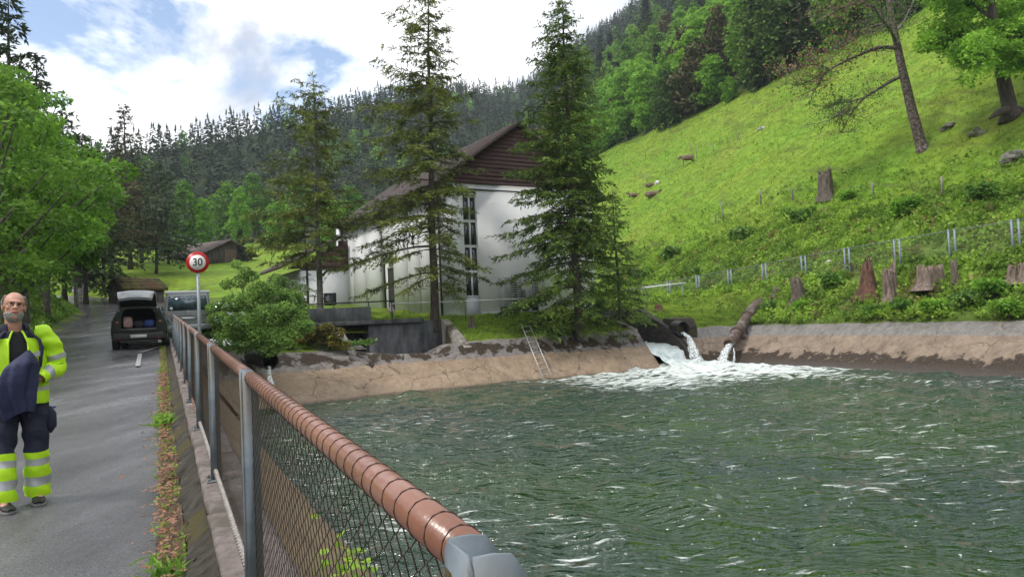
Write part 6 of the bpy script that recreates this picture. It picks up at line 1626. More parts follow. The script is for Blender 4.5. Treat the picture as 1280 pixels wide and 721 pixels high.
# --- silver van (rear towards the camera) ---
vp = P(236, 424, 32.2); vs, vt = to_st(vp[0], vp[1]); vz = float(road_z(np.array(vs))) + .03; ve = empty('parked_van', (vp[0], vp[1], vz), radians(24.5)); tag(ve, 'silver van parked beyond the fence with a large rear window', 'van')
def vsec(y, w, roof, hood=False):
    return (y, [(w * .90, .32), (w * .97, .38), (w, .62), (w, 1.05), (w * .985, 1.15), (w * .93, 1.62), (w * .90, roof - .10), (w * .82, roof - .02), (0, roof + .02)])
secs = [vsec(0, .93, 1.95), vsec(.10, .95, 1.98), vsec(1.2, .955, 2.0), vsec(3.0, .955, 2.0), vsec(3.6, .95, 1.93)] + [(4.1, [(.85, .32), (.92, .38), (.945, .62), (.94, 1.0), (.92, 1.08), (.86, 1.42), (.82, 1.58), (.72, 1.66), (0, 1.68)]), (4.6, [(.8, .34), (.88, .4), (.9, .6), (.89, .9), (.88, .98), (.84, 1.05), (.78, 1.12), (.7, 1.16), (0, 1.18)]), (4.95, [(.7, .36), (.78, .42), (.8, .55), (.8, .7), (.78, .78), (.74, .82), (.7, .86), (.6, .88), (0, .9)])]
R, q = loft_body(secs); n = R.shape[1]; qi = np.arange(len(q)); strip = qi % (n - 1); secn = qi // (n - 1)
isg = (((strip == 4) | (strip == n - 2 - 4)) & (secn >= 1) & (secn <= 4)) | ((secn == 5) & (strip >= 5) & (strip <= n - 2 - 5))
mb = MB(); mb.add(R.reshape(-1, 3), q[~isg], [[0, j + 1, j] for j in range(1, n - 1)] , 0); mb.q.append(q[isg]); mb.qm.append(np.full(isg.sum(), 1))
fr_i = (len(secs) - 1) * n; mb.t.append(np.array([[fr_i, fr_i + j, fr_i + j + 1] for j in range(1, n - 1)])); mb.tm.append(np.zeros(n - 2, int))
mb.build('body', [paint_s, wglass], ve, bevel=.02)
mb = MB(); mb.box((-.90, -.02, 1.90), (.90, .2, 2.03)); mb.build('roof_lip', mat('roof_lip_pale', (.50, .52, .54), rough=.2), ve, bevel=.03)  # roof lip in a paler grey than the silver body
mb = MB(); mb.prism([(-.80, -.012, 1.18), (.80, -.012, 1.18), (.755, -.006, 1.80), (-.755, -.006, 1.80)], (0, .008, 0)); wn = mb.build('rear_window', mat('van_rear_glass', (.012, .02, .03), (.08, .13, .17), scale=2.2, rough=.06, spec=.9), ve)
rr_ = np.random.RandomState(3); mb = MB(); x = -.66
while x < .64:      # worn illegible banner of sticker letters along the top of the glass
    w_ = rr_.uniform(.035, .065); mb.box((x, -.019, 1.69), (x + .012, -.0135, 1.765)); mb.box((x + w_ - .012, -.019, 1.69), (x + w_, -.0135, 1.765)); mb.box((x + .0125, -.019, 1.69 + rr_.choice([0, .03, .062])), (x + w_ - .0125, -.0135, 1.70 + .06 * rr_.rand() + .005)); x += w_ + rr_.choice([.022, .022, .022, .06])
mb.build('window_lettering', mat('sticker_pale', (.45, .50, .60), rough=.6), wn)
th20 = np.arange(20) * 2 * pi / 20
mb = MB(); mb.prism([(-.66 + .065 * cos(a), -.02, 1.27 + .065 * sin(a)) for a in th20], (0, .006, 0)); mb.build('round_sticker', mat('sticker_white', (.6, .62, .64), rough=.6), wn)
mb = MB(); mb.tube([(.05, -.03, 1.20), (.22, -.045, 1.30), (-.25, -.03, 1.36)], .012, 5); mb.build('wiper', plastic, ve)
# round emblem: ring with a V over a W
mb = MB(); ring = [(.0 + .075 * cos(a), -.035, 1.07 + .075 * sin(a)) for a in np.linspace(0, 2 * pi, 25)]; mb.tube(ring, .007, 5, cap=False)
mb.tube([(-.025, -.035, 1.14), (0, -.035, 1.085), (.025, -.035, 1.14)], .006, 4); mb.tube([(-.055, -.035, 1.115), (-.028, -.035, 1.01), (0, -.035, 1.07), (.028, -.035, 1.01), (.055, -.035, 1.115)], .006, 4); mb.build('emblem', mat('chrome', (.7, .7, .72), rough=.15, metal=1.0), ve)
mb = MB(); mb.box((-.90, -.012, .925), (.90, -.001, .94)); mb.build('tailgate_seam', plastic, ve)
mb = MB(); mb.box((-.42, -.03, .76), (.42, -.001, .90)); hh = mb.build('plate_recess', mat('recess_grey', (.16, .165, .18), rough=.5), ve, bevel=.01)
mb = MB(); mb.box((-.26, -.042, .78), (.26, -.032, .88)); mb.build('number_plate', mat('plate_pale', (.5, .51, .52), rough=.4), hh)
mb = MB(); mb.box((-.92, -.12, .34), (.92, -.013, .58)); mb.build('bumper', paint_s, ve, bevel=.04)
mb = MB(); mb.box((-.88, -.10, .585), (.88, -.0135, .60)); mb.build('bumper_step', plastic, ve)
for x in (-1, 1):
    mb = MB(); mb.box((min(x * .84, x * .952), -.03, .78), (max(x * .84, x * .952), .05, 1.12)); tl_o = mb.build('tail_light', tail_m, ve, bevel=.01)
    mb = MB(); mb.box((min(x * .85, x * .945), -.036, .98), (max(x * .85, x * .945), -.031, 1.06)); mb.build('indicator', amber_m, tl_o)
    mb = MB(); mb.box((min(x * .95, x * 1.16), 3.5, 1.12), (max(x * .95, x * 1.16), 3.62, 1.36)); mb.build('mirror', plastic, ve, bevel=.03)
    for y in (.95, 3.9): wheel(ve, x * .955, y, .34)
# --- white car half hidden behind the shrub ---
wp = P(277, 412, 37.5); we = empty('parked_car', (wp[0], wp[1], H1(wp[0], wp[1]) + .02), radians(14)); tag(we, 'white car mostly hidden behind the large shrub', 'car')
secs = [sec(0, .84, .30, .92, 1.40, .56), sec(.12, .88, .26, .95, 1.45, .60), sec(1.4, .89, .2, .95, 1.47, .62), sec(2.5, .89, .2, .93, 1.40, .60), sec(3.2, .88, .2, .9, .98, .7), sec(4.0, .82, .26, .76, .82, .55), sec(4.15, .70, .32, .6, .62, .4)]
R, q = loft_body(secs); n = R.shape[1]; qi = np.arange(len(q)); strip = qi % (n - 1); secn = qi // (n - 1)
isg = ((strip == 4) | (strip == n - 2 - 4)) & (secn >= 1) & (secn <= 3) | ((secn == 3) & (strip >= 5) & (strip <= n - 2 - 5))
mb = MB(); mb.add(R.reshape(-1, 3), q[~isg], [[0, j + 1, j] for j in range(1, n - 1)], 0); mb.q.append(q[isg]); mb.qm.append(np.full(isg.sum(), 1)); mb.build('body', [paint_w, wglass], we, bevel=.015)
mb = MB(); mb.prism([(-.62, -.014, .98), (.62, -.014, .98), (.52, -.006, 1.34), (-.52, -.006, 1.34)], (0, .006, 0)); mb.build('rear_window', wglass, we)
mb = MB(); mb.box((-.8, -.1, .32), (.8, .02, .56)); mb.build('bumper', plastic, we, bevel=.03)
for x in (-1, 1):
    mb = MB(); mb.box((min(x * .62, x * .86), -.03, .74), (max(x * .62, x * .86), .02, .90)); mb.build('tail_light', tail_m, we)
    for y in (.75, 3.2): wheel(we, x * .89, y, .31)
# pale rounded shape, read as a vehicle roof, peeping over the left bank
g = onY(100, 358, 66); g[2] = H1(g[0], g[1]) if H1(g[0], g[1]) < g[2] else g[2] - .3
lump('pale_shape', 'pale rounded shape at the top of the left bank under the trees', 'wood pile', (g[0], g[1], onY(100, 364, 66)[2] - .3), (.65, .5, .42), mat('pale_blue_grey', (.55, .57, .60), (.68, .70, .72), scale=3, rough=.5), 8)

# ------------------------------------------------------------------ cows
def ellipsoid(mb, c, r, rot=None, n=14):
    ph = np.linspace(.001, pi - .001, n); th = np.linspace(0, 2 * pi, n * 2 + 1)[:-1]; c = np.array(c, float)
    V = np.array([[r[0] * sin(p) * cos(t), r[1] * sin(p) * sin(t), r[2] * cos(p)] for p in ph for t in th])
    if rot is not None: V = V @ np.array(rot.to_3x3()).T
    m = len(th); i = np.arange(n - 1)[:, None] * m + np.arange(m)[None]; j = np.arange(n - 1)[:, None] * m + (np.arange(m)[None] + 1) % m
    mb.add(V + c, np.stack([i.ravel(), (i + m).ravel(), (j + m).ravel(), j.ravel()], 1), [[0, q, q + 1] for q in range(1, m - 1)]); e = (n - 1) * m
    mb.t.append(np.array([[e, e + q + 1, e + q] for q in range(1, m - 1)]) + mb.n - len(V)); mb.tm.append(np.zeros(m - 2, int))
def fused(mb, name, m, voxel, parent=None, smooth_it=4, mats=None):
    o = mb.build('tmp', m); md = o.modifiers.new('r', 'REMESH'); md.mode = 'VOXEL'; md.voxel_size = voxel; s_ = o.modifiers.new('s', 'SMOOTH'); s_.iterations = smooth_it; s_.factor = .5
    dg = bpy.context.evaluated_depsgraph_get(); me = bpy.data.meshes.new_from_object(o.evaluated_get(dg)); bpy.data.objects.remove(o)
    me.materials.clear()
    for x in ([m] if not isinstance(m, (list, tuple)) else m): me.materials.append(x)
    me.polygons.foreach_set('use_smooth', np.ones(len(me.polygons), bool)); me.polygons.foreach_set('material_index', np.zeros(len(me.polygons), np.int32))
    o = bpy.data.objects.new(name, me); COL.objects.link(o)
    if parent is not None: o.parent = parent
    return o
hide_m = mat('brown_hide', (.11, .07, .045), (.20, .14, .10), scale=2.5, rough=.8); horn_m = mat('pale_horn', (.45, .42, .36), rough=.5); muzz_m = mat('pale_muzzle', (.4, .36, .32), (.5, .46, .42), scale=8, rough=.7)
def cow_standing(e):     # head towards -x
    mb = MB(); x = np.linspace(-.82, .82, 12); top = np.interp(x, [-.82, -.6, -.2, .4, .7, .82], [.20, .33, .37, .36, .33, .18]); zc = np.interp(x, [-.82, 0, .82], [1.02, .98, 1.06])
    mb.tube([(a, 0, b) for a, b in zip(x, zc)], top, 14, flat=1.12)
    mb.tube([(-.70, 0, 1.12), (-.92, 0, 1.16), (-1.12, 0, 1.05)], [.24, .18, .15], 10); mb.tube([(-1.05, 0, 1.12), (-1.22, 0, .98), (-1.42, 0, .78), (-1.48, 0, .72)], [.13, .14, .09, .085], 10)
    for s in (-1, 1):
        mb.tube([(-.60, s * .17, .95), (-.60, s * .17, .55), (-.58, s * .17, .50), (-.60, s * .17, .12), (-.62, s * .17, 0)], [.14, .075, .07, .05, .07], 8)
        mb.tube([(.62, s * .19, .98), (.56, s * .19, .72), (.74, s * .19, .46), (.68, s * .19, .12), (.66, s * .19, 0)], [.21, .13, .07, .05, .07], 8)
        mb.tube([(-1.10, s * .12, 1.14), (-1.10, s * .27, 1.12)], [.05, .03], 6)
    ellipsoid(mb, (.45, 0, .66), (.18, .14, .11)); b = fused(mb, 'body', hide_m, .03, e, 3)
    mb = MB(); mb.tube([(.83, 0, 1.18), (.92, 0, 1.0), (.92, 0, .6), (.93, 0, .45)], [.03, .02, .018, .04], 6); mb.build('tail', hide_m, e, smooth=True)
    for s in (-1, 1): mb = MB(); mb.tube([(-1.13, s * .07, 1.2), (-1.15, s * .16, 1.27), (-1.2, s * .17, 1.36)], [.025, .018, .006], 6); mb.build('horn', horn_m, e)
    mb = MB(); ellipsoid(mb, (-1.47, 0, .73), (.07, .09, .08), n=8); mb.build('muzzle', muzz_m, e, smooth=True)
def cow_lying(e, flip=1):
    mb = MB(); x = np.linspace(-.85, .85, 12); top = np.interp(x, [-.85, -.6, -.1, .4, .7, .85], [.18, .32, .38, .36, .32, .16])
    mb.tube([(a, 0, .36 + .03 * cos(a * 2)) for a in x], top, 14, flat=.95); mb.tube([(-.72, 0, .45), (-.95, 0, .62), (-1.08, .05, .72)], [.22, .16, .13], 10); mb.tube([(-1.02, .05, .76), (-1.25, .12, .70), (-1.42, .15, .62)], [.13, .11, .08], 10)
    for s in (-1, 1):
        mb.tube([(-.62, s * .26, .25), (-.85, s * .36, .10), (-.62, s * .42, .07)], [.11, .08, .05], 8); mb.tube([(.60, s * .28, .28), (.30, s * .42, .20), (.62, s * .48, .07), (.40, s * .5, .05)], [.17, .11, .07, .05], 8); mb.tube([(-1.06, s * .1 + .05, .80), (-1.06, s * .24 + .05, .80)], [.045, .03], 6)
    fused(mb, 'body', hide_m, .03, e, 3); mb = MB(); ellipsoid(mb, (-1.42, .15, .62), (.07, .08, .07), n=8); mb.build('muzzle', muzz_m, e, smooth=True)
    mb = MB(); mb.tube([(.84, 0, .42), (.98, .1, .2), (.8, .4, .05)], [.03, .02, .03], 6); mb.build('tail', hide_m, e, smooth=True)
g = G(860, 206); e = empty('cow', g, radians(-6)); cow_standing(e); tag(e, 'brown cow standing and grazing alone on the steep meadow', 'cow')
for (px, py, rz, lab, sc) in [(813, 234, 3.3, 'brown cow lying uppermost of the resting three', .85), (815, 246, 2.9, 'larger greyish brown cow lying in front of the others', 1.05), (793, 247, .3, 'brown cow lying leftmost near the spruce branches', .9)]:
    g = G(px, py); e = empty('cow', g, rz); cow_lying(e); e.scale = (sc,) * 3; e.rotation_euler = (0, radians(0), rz); tag(e, lab, 'cow')
# rocks -------------------------------------------------------------------------------------
rock_m = mat('pale_rock', (.42, .43, .43), (.62, .63, .64), scale=3, rough=.85, bump=.6); rock_d = mat('mossy_rock', (.08, .075, .06), (.22, .21, .19), scale=3, rough=.9, bump=.8, c3=(.05, .07, .02))
def rock(px, py, wpx, m, label, seed, hf=.45):
    g = G(px, py); k = np.linalg.norm(g - CAM) / 924; r = wpx * k / 2; rng = np.random.RandomState(seed); bm = bmesh.new(); bmesh.ops.create_icosphere(bm, subdivisions=3, radius=1)
    me = bpy.data.meshes.new('rock'); bm.to_mesh(me); bm.free(); V = np.zeros(len(me.vertices) * 3); me.vertices.foreach_get('co', V); V = V.reshape(-1, 3)
    f = 1 + .28 * np.sin(V @ rng.normal(0, 2.2, 3) + 1) + .16 * np.sin(V @ rng.normal(0, 4.5, 3)) + .06 * np.sin(V @ rng.normal(0, 11, 3)); V = V * f[:, None] * [r, r * .8, r * hf * 1.4]; me.vertices.foreach_set('co', V.ravel()); me.materials.append(m)
    o = bpy.data.objects.new('rock', me); COL.objects.link(o); o.location = g; o.rotation_euler = (.2, .1, seed); tag(o, label, 'rock')
rock(952, 162, 12, rock_m, 'flat white rock high on the meadow right of the standing cow', 1, .35); rock(1036, 328, 8, rock_m, 'small white rock behind the slope fence', 2, .6)
rock(822, 229, 9, rock_m, 'pale stone beside the resting cows', 3, .4); rock(1183, 160, 17, rock_d, 'mossy dark rock between the two old meadow trees', 4, .4); rock(1222, 168, 17, rock_d, 'grey rock below the stout meadow tree', 5, .6)
rock(1270, 200, 22, rock_d, 'dark rock at the right picture edge below the stout tree', 6, .5); rock(503, 446, 6, rock_d, 'small stone on the bank crest before the sluice', 7, .7); rock(725, 436, 0.1 + 8, rock_d, 'dark stone on the far bank', 8, .6)
# stumps ------------------------------------------------------------------------------------
st_g = mat('weathered_stump', (.05, .038, .03), (.17, .14, .115), scale=4, rough=.9, bump=.9, stretch=(3, 3, .5)); st_r = mat('reddish_rotten_stump', (.045, .022, .016), (.17, .085, .058), scale=4, rough=.95, bump=.9, stretch=(3, 3, .5)); st_b = mat('pale_bark_stump', (.07, .048, .038), (.26, .20, .165), scale=3, rough=.9, bump=.9, stretch=(3, 3, .5)); mossy = mat('stump_moss', (.09, .08, .015), (.20, .18, .03), scale=6, rough=.95)
def stump(px, pyb, pyt, wpx, m, label, seed, spike=0.0, moss=True, lean=0.0):
    g = G(px, pyb + 2); k = np.linalg.norm(g - CAM) / 924; r = wpx * k / 2; h = (pyb - pyt) * k; rng = np.random.RandomState(seed); n = 28; th = np.arange(n) * 2 * pi / n
    lob = 1 + .14 * np.sin(th * 3 + seed) + .10 * np.sin(th * 5 + seed * 2) + .06 * np.sin(th * 9 + seed); rows = []; fl = [1.55, 1.22, 1.03, .95, .9, .86]; hs = [-.15, .06, .2, .45, .75, 1.0]
    for f, z in zip(fl, hs):
        rad = r * f * (1 + (lob - 1) * (1.6 if z < .2 else 1)) * rng.uniform(.96, 1.04, n); zz_ = np.full(n, z * h)
        if z == 1.0: zz_ = h * (1 + .10 * rng.normal(0, 1, n)) 
        if spike: rad = rad * (1 - spike * max(0, z) ** .8); 
        if z == 1.0 and spike: zz_ = h * (1 + .12 * rng.normal(0, 1, n))
        rows.append(np.column_stack([rad * np.cos(th) + lean * z * h, rad * np.sin(th), zz_]))
    rows.append(rows[-1] * [.6, .6, 1] + [lean * h * .4, 0, -.12 * h if not spike else .0]); V = np.vstack(rows + [[[lean * h, 0, h * (.86 if not spike else 1.0)]]]); K = len(rows)
    i = np.arange(K - 1)[:, None] * n + np.arange(n)[None]; j = np.arange(K - 1)[:, None] * n + (np.arange(n)[None] + 1) % n
    e = empty('tree_stump', g); tag(e, label, 'stump', 'tree stumps'); mb = MB(); mb.add(V, np.stack([i.ravel(), j.ravel(), (j + n).ravel(), (i + n).ravel()], 1), [[(K - 1) * n + q, (K - 1) * n + (q + 1) % n, K * n] for q in range(n)]); mb.build('wood', m, e)
    if moss:
        mb = MB(); c = [[lean * h + r * .5 * cos(a), r * .5 * sin(a), h * .93, r * .42] for a in np.linspace(0, 6.28, 6)[:-1]]; V, Q = crown_leaves(rng, c, 260, .07, flat=.35); mb.add(V, Q); mb.build('moss_cap', mossy, e)
stump(1086, 368, 333, 22, st_r, 'tall pointed reddish rotten stump on the green slope', 1, .5, False); stump(1113, 371, 340, 15, st_b, 'pale stump with mossy top right of the pointed one', 2); stump(1162, 357, 334, 27, st_b, 'broadest pale stump with mossy top', 3)
stump(1194, 354, 329, 7, st_g, 'thin grey post-like stump right of the broad one', 4, 0, False); stump(1000, 375, 350, 14, st_g, 'leaning grey stump left of the bright bush', 5, lean=-.12); stump(1277, 350, 333, 22, st_b, 'pale stump cut by the right picture edge', 6)
stump(1033, 246, 214, 15, st_g, 'tall mossy stump on the meadow above the fence', 7); stump(970, 368, 359, 9, st_g, 'small stump at the fence foot above the pipe block', 8, .3, False); stump(823, 386, 379, 11, st_r, 'small reddish stump on the lawn right of the chute', 9, .2, False)
stump(590, 408, 394, 9, st_g, 'small grey stump on the lawn edge right of the sluice', 10, .3, False); stump(805, 398, 393, 6, st_r, 'tiny stump beside the chute', 11, .3, False) if False else None
# roots and dead brushwood by the stumps: twig heap
rng = np.random.RandomState(9); mb = MB()
for (px, py) in [(1062, 362), (1072, 372), (1100, 374), (1128, 372), (1140, 366), (1020, 368)]:
    g = G(px, py)
    for _ in range(60):
        a = g + rng.normal(0, .45, 3) * [1, 1, .2]; a[2] = H1(a[0], a[1]) + rng.uniform(0, .25); b = a + rnd_dir(rng, 1)[0] * rng.uniform(.3, .8) * [1, 1, .45]; mb.tube([a, (a + b) / 2 + rng.normal(0, .05, 3), b], [.014, .012, .006], 3, cap=False)
o = mb.build('brushwood', mat('dry_twigs', (.16, .095, .07), (.30, .20, .15), scale=6, rough=.9)); o['kind'] = 'stuff'
# meadow fence posts -------------------------------------------------------------------------
post_m = mat('old_post_wood', (.12, .11, .095), (.28, .26, .24), scale=6, rough=.9, stretch=(1, 1, .3))
mp_ = [(807, 187, 196, 'left end of the upper cow fence'), (832, 185, 195, 'upper cow fence, left of the standing cow'), (864, 180, 189, 'behind the back of the standing cow'), (871, 184, 198, 'just right of the standing cow'), (892, 180, 190, 'second right of the standing cow'),
       (900, 172, 180, 'upper fence right of the cow'), (910, 171, 181, 'midway between cow and white rock'), (923, 165, 175, 'left of the flat white rock'), (832, 207, 219, 'below and left of the standing cow'), (809, 217, 227, 'just above the lying cows'),
       (852, 160, 168, 'on the ridge line above the cow'), (890, 145, 151, 'on the ridge line below the brown tree'), (905, 253, 277, 'dark one at the lower meadow edge'), (895, 267, 280, 'short one left of the dark lower post'), (951, 238, 256, 'leaning one right of the dark lower post'), (991, 236, 250, 'thin one left of the meadow stump'),
       (1092, 230, 249, 'pale one under the leaning tree'), (1179, 224, 246, 'thin one right of the leaning tree')]
mps = []
for k, (px, yt, yb, lab) in enumerate(mp_):
    g = G(px, yb); k_ = np.linalg.norm(g - CAM) / 924; h = (yb - yt) * k_; mb = MB(); w = .05 if k < 12 else .07; tl_ = rs.normal(0, .06)
    mb.tube([(0, 0, -.3), (tl_ * .5 * h, 0, h * .5), (tl_ * h, 0, h)], [w * 1.05, w, w * .9], 7); o = mb.build('fence_post', post_m, loc=g); tag(o, 'weathered meadow post, ' + lab, 'post', 'posts of the meadow fence')
    mps.append((px, g + [0, 0, h * .8]))
wire_seq = [[0, 1, 2, 4, 7], [9, 8, 3], [13, 12, 14, 15, 16, 17]]
for k, sq in enumerate(wire_seq):
    mb = MB(); P_ = [mps[i][1] for i in sq]
    for a, b in zip(P_[:-1], P_[1:]): mb.tube([a, (a + b) / 2 - [0, 0, .06], b], .008, 3, cap=False)
    o = mb.build('fence_wire', thin_m); tag(o, ['thin wire strung along the upper cow fence', 'thin wire by the lying cows', 'thin wire along the lower meadow posts'][k], 'wire')
# ------------------------------------------------------------------ the man in work clothes
pm_ = empty('person', MAN, 0); tag(pm_, 'bearded man in yellow high visibility jacket and navy trousers walking on the road', 'person')
vdir = MAN[:2] - CAM[:2]; pm_.rotation_euler = (0, 0, atan2(vdir[1], vdir[0]) - pi / 2 + .12)   # local -y faces the camera
skin = mat('skin', (.46, .235, .17), (.55, .30, .225), scale=14, rough=.55); skin.node_tree.nodes['Principled BSDF'].inputs['Subsurface Weight'].default_value = .08
hiv = mat('hi_vis_yellow', (.42, .72, .008), (.52, .84, .015), scale=5, rough=.6, bump=.5, bscale=14); navy = mat('navy_work_cloth', (.008, .010, .028), (.016, .019, .045), scale=8, rough=.8, bump=.6, bscale=18)
silver = mat('reflective_tape', (.36, .37, .40), (.46, .47, .50), scale=6, rough=.35, metal=.2); blackc = mat('black_shirt', (.006, .006, .009), (.014, .014, .018), scale=12, rough=.85, bump=.4)
grey_h = mat('grey_hair', (.32, .31, .30), (.58, .57, .56), scale=60, rough=.8, bump=.6, bscale=120, stretch=(1, 1, .3)); shoe_m = mat('work_shoe', (.010, .010, .011), (.03, .03, .032), scale=14, rough=.6); sole_m = mat('shoe_sole', (.12, .12, .12), (.2, .2, .2), scale=8, rough=.8)
# landmarks (x right in the picture, y away, z up)
HD = np.array([-.035, -.01, 1.655]); tilt = Matrix.Rotation(radians(-8), 4, 'X') @ Matrix.Rotation(radians(6), 4, 'Y')
shR, shL = (.185, .0, 1.425), (-.235, .02, 1.43); elR, elL = (.285, .02, 1.135), (-.33, .04, 1.14); wrR, wrL = (.09, -.16, 1.04), (-.17, -.17, 1.03)
hipR, hipL = (.09, 0, .90), (-.11, 0, .90); knR, knL = (.105, -.02, .49), (-.135, -.06, .50); anR, anL = (.115, .02, .10), (-.145, -.12, .10)
mb = MB()
def headpt(v): return tuple(np.array((tilt @ Vector(v))[:]) + HD)
R4 = tilt
ellipsoid(mb, headpt((0, .02, .035)), (.078, .098, .095), R4); ellipsoid(mb, headpt((0, -.022, -.045)), (.066, .078, .078), R4); ellipsoid(mb, headpt((0, -.058, -.085)), (.042, .040, .034), R4)   # skull, face, chin
ellipsoid(mb, headpt((0, -.088, .030)), (.055, .02, .014), R4)      # brow
mb.tube([headpt((0, -.088, .024)), headpt((0, -.106, -.004)), headpt((0, -.116, -.022)), headpt((0, -.098, -.032))], [.009, .012, .017, .012], 8)
for s in (-1, 1):
    ellipsoid(mb, headpt((s * .04, -.072, -.018)), (.026, .022, .022), R4); ellipsoid(mb, headpt((s * .080, .010, -.005)), (.009, .022, .032), R4, 8); ellipsoid(mb, headpt((s * .014, -.102, -.026)), (.010, .012, .009), R4, 8)
mb.tube([headpt((-.024, -.093, -.056)), headpt((0, -.100, -.058)), headpt((.024, -.093, -.056))], [.006, .009, .006], 8)
mb.tube([(-.04, .03, 1.36), (-.04, .02, 1.47), headpt((0, .015, -.06))], [.075, .062, .060], 14)
for a, b, c in ((shR, elR, wrR), (shL, elL, wrL)):
    mb.tube([np.array([a[0] * .5 - .02, a[1], 1.35]), np.array(a) - [0, 0, .04], (np.array(a) + b) / 2, b], [.05, .05, .045, .040], 12); mb.tube([b, (np.array(b) + c) / 2, c], [.043, .038, .027], 12)
mb.tube([(-.03, .02, .86), (-.03, .01, 1.05), (-.03, .01, 1.25), (-.03, .02, 1.36)], [.13, .13, .135, .10], 18, flat=.66)
for h, k, a in ((hipR, knR, anR), (hipL, knL, anL)): mb.tube([h, (np.array(h) + k) / 2, k, (np.array(k) * .45 + np.array(a) * .55), a, (a[0], a[1] - .12, .03)], [.095, .08, .058, .052, .036, .03], 12)
def hand(mb, w, d, s):     # palm and five curled fingers; d = direction of the forearm
    w = np.array(w, float); d = np.array(d, float) / np.linalg.norm(d); dn = np.array([0, -.25, -1.0]); lat = np.cross(d, dn); lat /= np.linalg.norm(lat); dn = np.cross(lat, d) * -1; dn /= np.linalg.norm(dn)
    pc = w + d * .05; mb.tube([w - d * .01, w + d * .04, w + d * .085], [.027, .036, .032], 12, flat=.55)
    for k, (o_, L) in enumerate([(-.030, .066), (-.010, .076), (.011, .072), (.030, .056)]):
        b = w + d * .082 + lat * o_; p1 = b + d * L * .45 + dn * .004; p2 = p1 + (d * .5 + dn * .8) * L * .34; p3 = p2 + (d * -.15 + dn) * L * .28; mb.tube([b - d * .015, b, p1, p2, p3], [.0095, .0095, .0088, .008, .0065], 8)
    b = w + d * .025 - lat * s * .030; mb.tube([b, b - lat * s * .020 + d * .022 + dn * .012, b - lat * s * .022 + d * .045 + dn * .028, b - lat * s * .012 + d * .062 + dn * .038], [.013, .0115, .010, .0075], 8)
hand(mb, wrR, np.array(wrR) - elR, 1); hand(mb, wrL, np.array(wrL) - elL, -1)
fused(mb, 'body', skin, .0075, pm_, 3)
# eyes, glasses
for s in (-1, 1):
    mb = MB(); ellipsoid(mb, headpt((s * .031, -.086, .010)), (.011, .008, .0065), R4, 8); mb.build('eye', mat('eye_dark', (.03, .02, .015), rough=.2), pm_, smooth=True)
mb = MB()
for s in (-1, 1):
    ring = [headpt((s * .033 + .025 * cos(a), -.104, .006 + .018 * sin(a))) for a in np.linspace(0, 2 * pi, 17)]; mb.tube(ring, .0022, 5, cap=False); mb.tube([headpt((s * .058, -.104, .012)), headpt((s * .082, -.05, .012)), headpt((s * .086, .02, .008))], .002, 5)
mb.tube([headpt((-.009, -.106, .010)), headpt((.009, -.106, .010))], .002, 5); mb.build('glasses', mat('spectacle_frame', (.03, .015, .012), rough=.3), pm_)
mb = MB(); mb.tube([headpt((-.023, -.101, -.052)), headpt((-.012, -.108, -.058)), headpt((0, -.110, -.059)), headpt((.012, -.108, -.058)), headpt((.023, -.101, -.052))], [.003, .006, .0065, .006, .003], 8); mb.build('lips', mat('lips', (.36, .10, .08), rough=.5), pm_, smooth=True)
# beard and hair as shells of short strands over the skull surface
def shell(name, m, test, n, L, seed, out=.006):
    rng = np.random.RandomState(seed); d = rnd_dir(rng, n * 6); pts_ = []; dirs = []
    for (c, r) in (((0, .02, .035), (.078, .098, .095)), ((0, -.022, -.045), (.066, .078, .078)), ((0, -.058, -.085), (.042, .040, .034))):
        p = np.array(c) + d * r; pts_.append(p); dirs.append(d)
    p = np.vstack(pts_); dd = np.vstack(dirs); k = test(p); p, dd = p[k][:n], dd[k][:n]
    idx = rng.permutation(len(p))[:n]; p, dd = p[idx], dd[idx]; Rm = np.array(tilt.to_3x3()); P_ = (p + dd * out * .3) @ Rm.T + HD; D_ = dd @ Rm.T + rng.normal(0, .35, dd.shape) + [0, 0, -.9]
    V, Q = kites(P_, D_, L * rng.uniform(.6, 1.2, len(P_)), .0028, rng, dd @ Rm.T); add_quads(name, V, Q, m, pm_)
shell('beard', grey_h, lambda p: (p[:, 2] < -.058) & (p[:, 1] < .0) & (p[:, 2] > -.125) & ~((np.abs(p[:, 0]) < .024) & (np.abs(p[:, 2] + .057) < .014) & (p[:, 1] < -.06)), 3600, .010, 1)
shell('hair', grey_h, lambda p: ((p[:, 1] > .0) & (p[:, 2] > -.05) & (p[:, 2] < .10 + .25 * (p[:, 1] - .02)) & (np.abs(p[:, 0]) > .045)) | ((p[:, 1] > .06) & (p[:, 2] > -.06)), 3800, .018, 2)
